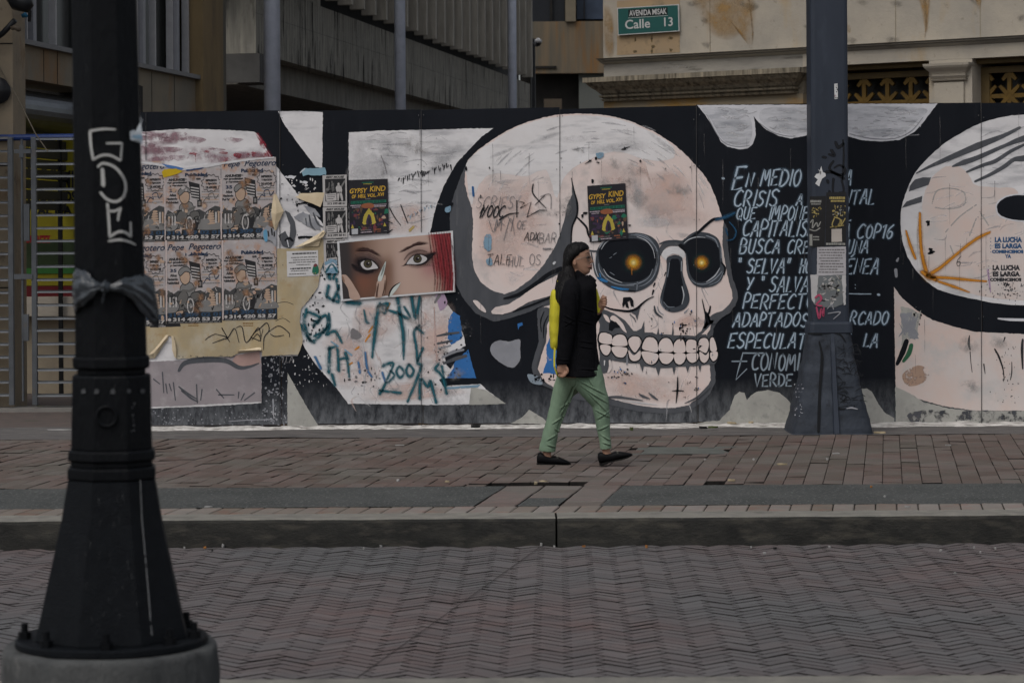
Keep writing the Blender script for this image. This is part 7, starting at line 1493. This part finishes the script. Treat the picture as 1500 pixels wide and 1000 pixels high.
def fuse(name, builder, m, parent, vox=.005, it=6, wr=None):
    b = MB(); builder(b); me = bpy.data.meshes.new('tmp'); me.from_pydata(b.v, [], b.f); me.update()
    bm = bmesh.new(); bm.from_mesh(me); bmesh.ops.recalc_face_normals(bm, faces=bm.faces); bm.to_mesh(me); bm.free()
    t = bpy.data.objects.new('tmp', me); COL.objects.link(t)
    r = t.modifiers.new('r', 'REMESH'); r.mode = 'VOXEL'; r.voxel_size = vox
    s = t.modifiers.new('s', 'SMOOTH'); s.iterations = it; s.factor = .5
    dg = bpy.context.evaluated_depsgraph_get(); dg.update(); new = bpy.data.meshes.new_from_object(t.evaluated_get(dg))
    bpy.data.objects.remove(t); new.name = name
    if wr:
        nrm = [v.normal.copy() for v in new.vertices]
        for v, n_ in zip(new.vertices, nrm): v.co += n_*wr(v.co)
    new.materials.clear(); new.materials.append(m); new.polygons.foreach_set('use_smooth', [True]*len(new.polygons)); new.polygons.foreach_set('material_index', [0]*len(new.polygons)); new.update()
    o = bpy.data.objects.new(name, new); COL.objects.link(o); par(o, parent); return o
WK = thing('person', 'person in black coat and green trousers walking past the skull mural, looking right', 'person', gnd(848, 681))
skin = mat('skin', (.36,.205,.14), (.32,.18,.12), sc=6, rough=.55); 
coatm = mat('coat_black', (.0045,.0045,.0055), (.007,.007,.0085), sc=8, rough=.9, bump=.4, bsc=120, spec=.06); trom = mat('trouser_green', (.175,.245,.168), (.12,.18,.122), sc=4, rough=.8, bump=.2, bsc=140, st=(1.5,1.5,.6))
hairm = mat('hair_black', (.004,.0037,.004), (.008,.007,.007), sc=30, rough=.42, spec=.12, bump=.5, bsc=60, st=(3,3,.25))
NA = -.19; FA = .17                                 # near arm, far arm depth
def finger(b, pts, r): b.rings([[c+u*(rr*math.cos(k*.785))+v*(rr*math.sin(k*.785)) for k in range(8)] for c, rr, u, v in _fr(pts, r)], skin)
def _fr(pts, r):
    out = []
    for i, p in enumerate(pts):
        d = (pts[min(i+1,len(pts)-1)]-pts[max(i-1,0)]).normalized(); u = d.cross(Vector((.3,1,.2))).normalized(); v = d.cross(u); out.append((p, r[i], u, v))
    return out
def hand_near(b):
    b.rings(sect([(823.5,527,6.2,5.6,NA),(823,532,6,5,NA),(822.5,536,7.2,4.6,NA),(822.5,541,7.6,4.4,NA+.004),(822.5,544,6.6,4,NA+.005)], 16), skin)
    for k, (x, L_, y_) in enumerate(((827.6,7.2,-.012),(825.2,8.6,-.006),(822.4,8.2,.004),(819.6,6.6,.012))):
        a = pp(x, 542, NA+y_); finger(b, [a, pp(x+.2, 542+L_*.45, NA+y_-.006), pp(x-1.0, 542+L_*.8, NA+y_-.004), pp(x-2.6, 542+L_, NA+y_+.004)], [.0092,.0088,.0080,.0062])
    finger(b, [pp(827.5,534,NA-.012), pp(830.2,538,NA-.02), pp(830.8,541.5,NA-.02), pp(830.0,545,NA-.014)], [.0105,.010,.009,.007])
HY_ = .05
def hand_far(b):
    b.rings(sect([(870,460,6.2,6,HY_),(876,455,6,6,HY_-.01),(880,449,6.4,6.4,HY_-.02),(882.5,444,6.6,6,HY_-.025),(884,440,5.6,5,HY_-.025)], 16), skin)
    for k, (dx, dy, y_) in enumerate(((0,-3.4,-.03),(1.6,.2,-.034),(1.8,4.0,-.034),(.8,7.6,-.03))):
        a = pp(884.5+dx*.6, 438.5+dy, HY_+.002-.02); finger(b, [a, pp(887.4+dx*.5, 438.6+dy, HY_-.035), pp(886.2+dx*.5, 439.6+dy, HY_-.058), pp(881.6+dx*.4, 440.0+dy, HY_-.060)], [.0095,.0095,.0088,.007])
    finger(b, [pp(881,446,HY_-.035), pp(880.5,440,HY_-.05), pp(882,435.5,HY_-.05), pp(884.2,432,HY_-.045)], [.0105,.010,.009,.007])
def body(b):
    head = [(356.6,843,852,4),(358,838,857,8),(360.5,833.5,860.4,11),(364,830.5,862.6,13),(368,829,863.6,14),(372,828.6,864.4,14.3),(375,828.6,864.8,14.3),(378,828.8,863.6,14.2),(381,829.2,863.8,14),(384,830,863.8,13.6),(387,831.5,864.2,13),(390,834,865.0,12.2),(392,836,864.4,11.6),(394,838,864.2,11),(396.5,841,864.6,10),(399,844,863.8,8.6),(401.5,847,861,6.5),(403,850,858,4)]
    b.rings(level(smooth_rows(head, 2), 26), skin)
    nose = [(374.5,860,865.6,1.6),(377.5,859.5,866.4,2.0),(380.5,859,868.2,2.8),(382.8,859,869.3,3.6),(384.6,859,868.4,4.0),(386,860,866,3.2)]
    b.rings(level(smooth_rows(nose, 2), 14), skin)
    b.rings(level([(389.2,858,866.6,4.6),(390.6,858,866.9,5),(391.6,858,866.0,4.6)], 14), skin); b.rings(level([(392.2,858,865.8,4.4),(393.4,858,866.3,4.6),(394.8,858,865.2,4)], 14), skin)
    b.rings(sect([(846,392,9,9.5,0),(847,402,9.5,10,0),(846,412,11,13,0),(845,425,20,30,0),(846,450,24,33,0),(847,490,23,30,0),(848,540,26,32,0),(848,552,24,30,0)], 20), skin)
    ear = pp(841.5, 384.5, -.080); b.rings([[ear+Vector((.012*q*math.cos(t*.5236), s_, .022*q*math.sin(t*.5236))) for t in range(12)] for q, s_ in ((.5,.014),(1,.004),(.9,-.006),(.4,-.004))], skin)
    # arms and legs under the clothes, so that hands and ankles join one body
    b.rings(sect([(840,428,9,9,NA*.75),(833,450,9,9,NA),(829,485,8,8,NA),(825,515,6.6,6.4,NA),(823.5,530,6,5.6,NA)], 14), skin)
    b.rings(sect([(846,428,9,9,FA*.8),(855,452,9,9,FA+.03),(861,470,8.5,8.5,FA+.02),(866,466,7.5,7.5,.11),(870,460,6.4,6.2,HY_),(874,457,6,6,HY_)], 14), skin)
    b.rings(sect([(845,530,12,12,.05),(832,562,9,9,.07),(820,595,6.5,6.5,.08),(808,635,5.6,5.6,.07),(802.5,656,5.8,5.8,.06),(801,668,6.4,6.4,.06),(801,674,7,7,.06)], 14), skin)
    b.rings(sect([(852,530,12,12,-.04),(866,566,9,9,-.075),(878,592,6.5,6.5,-.08),(883.4,625,5.4,5.6,-.08),(886.4,648,5.8,5.8,-.08),(887.5,661,6,6.2,-.08),(889,668,6.5,6.5,-.08)], 14), skin)
    # feet
    b.rings(sect([(794,671,6,6,.06),(802,672,7,7,.06),(815,677,4,7.5,.06),(828,679,2.5,6.5,.06)], 12), skin); b.rings(sect([(882,668,6,6,-.08),(891,667,6.5,6.5,-.08),(904,667,4,7,-.08),(917,664,2.5,6,-.08)], 12), skin)
    hand_near(b); hand_far(b)
fuse('body', body, skin, WK, .0042, 3)
def hair(b):
    rows = [(354.3,842,851,4),(355.6,837.5,855.5,8),(358,833,859.6,12),(361,830,862.2,14.6),(364.5,828,862.8,16),(368,826.6,859.8,16.8),(372,825.6,855,17.2),(377,824.8,848.0,17.0),(383,824.2,840.6,16.6),(389,823.6,840,16.6),(396,822.8,843,16.8),(404,821.6,847,17),(412,820,845.5,18),(420,818.4,842,18.5),(428,817.2,837,18),(435,816.8,832,16),(441,817.4,827,11),(445,818,824,6)]
    b.rings(level(smooth_rows(rows, 3), 30), hairm)
    b.rings(sect(smooth_rows([(832,392,7,7,-.045),(833,404,9.6,8,-.085),(831,414,10.6,8,-.135),(828,424,10,7,-.172),(825,434,8.4,6,-.188),(822.5,443,6,4.4,-.19),(821.5,448,2.6,2.4,-.188)], 3), 18), hairm); b.rings(sect(smooth_rows([(826,400,7,12,0),(822,414,7.6,20,-.02),(819,428,6.6,24,-.05),(817.6,440,4.6,20,-.07),(817.6,446,2,12,-.08)], 3), 18), hairm)
def hw_(c): return .0045*noise.noise((c.x*60+c.z*6, c.y*60, c.z*4))+.003*noise.noise((c.x*150+c.z*9, c.y*150, c.z*6))
fuse('hair', hair, hairm, WK, .0042, 4, hw_)
def crease(c, segs, A, s):
    px = CX+c.x/PX; py = HY-(c.z-H)/PX; t_ = 0
    for x0, y0, x1, y1 in segs:
        dx, dy = x1-x0, y1-y0; L = math.hypot(dx, dy); u = ((px-x0)*dx+(py-y0)*dy)/L/L
        if -.15 < u < 1.15:
            d = ((px-x0)*dy-(py-y0)*dx)/L/s; fd = min(1, (u+.15)/.35, (1.15-u)/.35)
            if abs(d) < 4: t_ += fd*(.75*math.exp(-(d-1.1)**2)-math.exp(-d*d*1.6))
    return A*t_
def coat(b):
    rows = [(404,842,860,13),(408,836,868,17),(412,832,872.5,22),(417,827,873,30),(423,822.5,873.2,36.5),(432,819,873.4,38),(445,816.8,873.4,37.5),(460,816.2,874,36),(480,816.4,873,34.5),(500,816.6,873.6,35),(520,816,876,37),(538,815.2,879.6,39),(549.5,815,882.2,40.5),(550.5,816.5,881,39.5)]
    b.rings(level(smooth_rows(rows, 3), 34, .12), coatm)
    b.rings(sect(smooth_rows([(838,415,9,9,NA*.55),(836,421,14,13,NA*.78),(834,432,14.6,13.5,NA*.95),(832.5,450,13.6,12.6,NA),(830.5,470,12.6,12,NA),(828,492,11.8,11,NA),(825.5,515,10.8,10,NA),(823.8,529,10.2,9.4,NA),(823.6,531.5,9.6,9,NA)], 3), 20), coatm)
    b.rings(sect(smooth_rows([(842,415,9,9,FA*.6),(846,424,13,13,FA*.95),(853,446,13,12.5,FA+.03),(859,466,12,12,FA+.03),(864,470,11,11,FA-.01),(868.5,465.5,10,10,.10),(873.5,459,9.2,9.4,HY_+.012),(875.5,456.5,8.8,9,HY_)], 3), 20), coatm)
    b.rings(sect([(848,409,14,14.5,0),(850,404.5,13.5,14,0),(853,400.5,12.6,13,0)], 24), coatm)
    b.rings(sect([(862,404,3,10,0),(868,409,3.4,13,0),(873,412,2.2,13,0)], 14), coatm); b.rings(sect([(858,404,3,12,-.01),(868,416,3,15,-.01),(873.5,419,1.8,14,-.01)], 14), coatm)
CSG = [(824,462,840,470),(823,470,838,476),(826,478,838,470),(843,436,843,535),(872,420,870,545),(848,500,866,503),(848,508,866,511),(850,452,870,458),(846,470,866,476),(815,526,834,527),(840,425,846,446),(848,540,880,543)]
def cw(c):
    return .003*noise.noise((c.x*9, c.y*9, c.z*5))+.002*noise.noise((c.x*16+c.z*14, c.y*12, c.z*22))+.0008*noise.noise((c.x*60, c.y*60, c.z*30))+crease(c, CSG, .007, 1.1)
o = fuse('coat', coat, coatm, WK, .005, 4, cw)
# seams and buttons that catch the light
b = MB()
fc = lambda x, y, l: pp(x, y, -.225)
def trousers(b):
    b.rings(sect(smooth_rows([(848,536,24,26,.03),(845,546,26,25,.045),(836,558,23,21,.07),(826,574,16.4,17.5,.08),(818,598,13.4,15,.08),(810.5,622,12.0,14,.075),(805.4,642,12,13.4,.065),(802.6,657,12.4,13,.06),(802,661.5,12.6,13,.06)], 4), 24), trom)
    b.rings(sect(smooth_rows([(850,536,24,26,-.02),(856,547,26,24,-.05),(863,559,23,21,-.07),(869.5,572,19,18.5,-.08),(878,588,13.8,15.5,-.08),(881,605,12,14.5,-.08),(883,622,10.6,13.5,-.08),(885,640,9.2,12.4,-.08),(886.6,653,9.0,12,-.08),(886.9,656,9.0,12,-.08)], 4), 24), trom)
TS = [(843,556,815,632),(838,572,821,603),(822,599,836,588),(809,622,826,611),(812,630,822,640),(801,646,815,638),(800,653,812,657),(846,558,882,577),(850,567,886,590),(860,577,886,603),(870,601,890,611),(874,613,892,602),(874,630,890,623),(877,637,891,645),(880,648,892,652),(858,552,866,566)]
def tw(c):
    s_ = 1 if c.x < .50 else -1                    # folds run obliquely round each leg, tighter at knee, seat and hem
    f_ = noise.noise((c.x*7, c.y*7, c.z*8)); g_ = noise.noise((c.x*5+c.z*3, c.y*5+4, c.z*24+s_*c.x*17)); h_ = noise.noise((c.x*26+c.z*s_*9, c.y*14, c.z*5))
    k_ = max(0, 1-abs(c.z-.42)/.14)*.9+max(0, 1-abs(c.z-.70)/.14)*.8+max(0, 1-abs(c.z-.14)/.10)*.8
    return .004*f_+.003*g_*(.25+k_)+.0025*h_-.002+crease(c, TS, .0105, 1.25)
fuse('trousers', trousers, trom, WK, .0042, 3, tw)
shm = mat('shoe_black', (.004,.004,.0045), (.006,.006,.007), sc=10, rough=.5, spec=.08); som = flat('sole_dark', (.012,.0115,.011), .8, spec=.08); buck = flat('buckle_pale', (.34,.33,.26), .4)
def shoe(label, hx, hy, ang, y):
    """loafer: lengths in px from the heel at hx,hy (bottom back corner), turned ang degrees toe up"""
    ca, sa = math.cos(math.radians(ang)), math.sin(math.radians(ang))
    def q(l, h, dd): return pp(hx+l*ca-h*sa*1.0+0, hy-(l*sa+h*ca), y+dd*PX)
    b = MB(); rs = []
    for l, zb_, zt_, w_ in ((0,4.4,13,5.2),(2,3.6,18,7.2),(6,3,19.5,8.4),(12,2.4,16,8.4),(20,2,13.6,8),(27,1.6,14.2,8.6),(34,1.4,12,9.6),(41,1.4,9,9.4),(46,1.6,6.6,7.4),(49.5,2.2,4.4,3.6)):
        ring = []
        for k in range(18):
            t = k*2*math.pi/18; c_, s_ = math.cos(t), math.sin(t); zz = (zb_+zt_)/2+(zt_-zb_)/2*math.copysign(abs(s_)**.8, s_); ring.append(q(l, zz, w_*math.copysign(abs(c_)**.75, c_)))
        rs.append(ring)
    b.rings(rs, shm); o = b.build('shoe', WK, smooth=True); fixn(o)
    b = MB(); rs = []
    for l, zb_, w_ in ((-.3,0,5),(3,0,7.4),(12,.0,7.8),(13,1.2,7.8),(22,.8,7.4),(32,0,9.6),(42,.2,9.2),(50,1.6,3.4)): rs.append([q(l, zz, dd) for zz, dd in ((zb_,-w_),(zb_+(3.4 if l < 12.5 else 1.9),-w_*1.02),(zb_+(3.4 if l < 12.5 else 1.9),w_*1.02),(zb_,w_))])
    b.rings(rs, som); s_ = b.build('sole', o); fixn(s_)
    b = MB(); b.rings([[q(29+dx, 12.6+dz-abs(dd)*.22, dd*1.0) for dx, dz in ((0,0),(2.4,-.8),(2.6,.4),(.2,1.2))] for dd in (-7,-5,-3,0,3,5,7)], buck); s_ = b.build('strap', o); fixn(s_)
shoe('', 786.5, 682.4, 0, .06); shoe('', 878.2, 680.4, 16, -.08)
# face details, glasses, earring
fk = lambda x, y, l: pp(x, y, -.0001*l)
b = MB(); b.tube([pp(857.2,371.6,-.062), pp(860.5,370.4,-.048), pp(863.6,371.4,-.028)], [.0012,.0022,.0015], hairm, 6); b.build('eyebrow', WK)
b = MB(); b.rings(sect([(858.6,377.2,.6,.6,-.062),(860.2,376.8,1.5,1.6,-.052),(862.2,376.9,1.4,2.4,-.038),(863.3,377.2,.5,1.5,-.028)], 10), flat('eye_dark', (.02,.015,.013), .3)); b.build('eye', WK)
b = MB(); b.rings(sect([(861.6,391.2,.5,.8,-.05),(864,390.7,1.3,3,-.025),(866.4,390.7,1.1,5,.0),(864,390.7,1.3,3,.025)], 10), flat('lip', (.25,.12,.095), .5)); b.build('lips', WK)
gm = flat('glasses_rim', (.16,.14,.12), .3, metal=.6); gl = mat('glasses_lens', (.05,.045,.045), rough=.08, spec=.8); gd = thing('eyeglasses', 'thin metal rimmed eyeglasses on the walker', 'glasses', pp(860,377,-.06))
for y_ in (-.040, .032):
    b = MB(); R_ = [pp(862.4+2.6*math.cos(k*math.pi/10)*.9, 378+4.6*math.sin(k*math.pi/10), y_-.022+.02*(.5+.5*math.cos(k*math.pi/10))) for k in range(21)]
    b.tube(R_, .0016, gm, 6, False); b.build('rim', gd)
b = MB(); b.tube([pp(860,376.6,-.066), pp(851,378,-.073), pp(844,379.6,-.074)], .0017, gm, 6); b.build('temple_arm', gd); b = MB(); b.tube([pp(865.4,376,-.02), pp(866.6,375.4,.0), pp(865.4,376,.014)], .0015, gm, 6); b.build('bridge', gd)
# yellow bag
yb = mat('bag_yellow', (.52,.46,.03), (.42,.38,.03), sc=6, rough=.7, bump=.2, bsc=30); BG = thing('backpack', 'bright yellow slim backpack on the walker back', 'bag', pp(810, 510))
def bp(b): b.rings(level(smooth_rows([(424,810,826,14),(427,807.5,826,20),(436,806,826,24),(455,805,826,26),(475,804.4,824,26),(495,805,823,26),(508,806.5,821,24),(512,809,819,18)], 3), 24, .3), yb)
fuse('bag_body', bp, yb, BG, .006, 4, lambda c: .004*noise.noise((c.x*18, c.y*18, c.z*18)))
b = MB()
def ribbon(P, w_): 
    rs = []
    for (x, y, d_), ww in zip(P, w_): rs.append([pp(x-ww,y,d_-.012), pp(x+ww,y,d_-.012), pp(x+ww,y,d_+.02), pp(x-ww,y,d_+.02)])
    b.rings(rs, yb)
ribbon([(813,500,-.09),(811.5,520,-.12),(811.5,535,-.14),(815,546,-.13),(819.5,551.5,-.10)], [1.3,1.4,1.3,1.2,1.4]); o = b.build('lower_strap', BG); fixn(o)
b = MB(); ribbon([(828,425,.10),(834,413,.11),(846,406.5,.11),(862,412,.10),(872.5,424,.06),(876.5,438,.03),(877.5,450,.015),(875,458,.01)], [3,3,3,3,2.6,2.8,3,2.6]); o = b.build('shoulder_strap', BG); fixn(o)
b = MB(); ribbon([(818,412,-.07),(822,405,-.06),(826,402,-.03)], [2.4,2.6,2]); o = b.build('top_loop', BG); fixn(o)
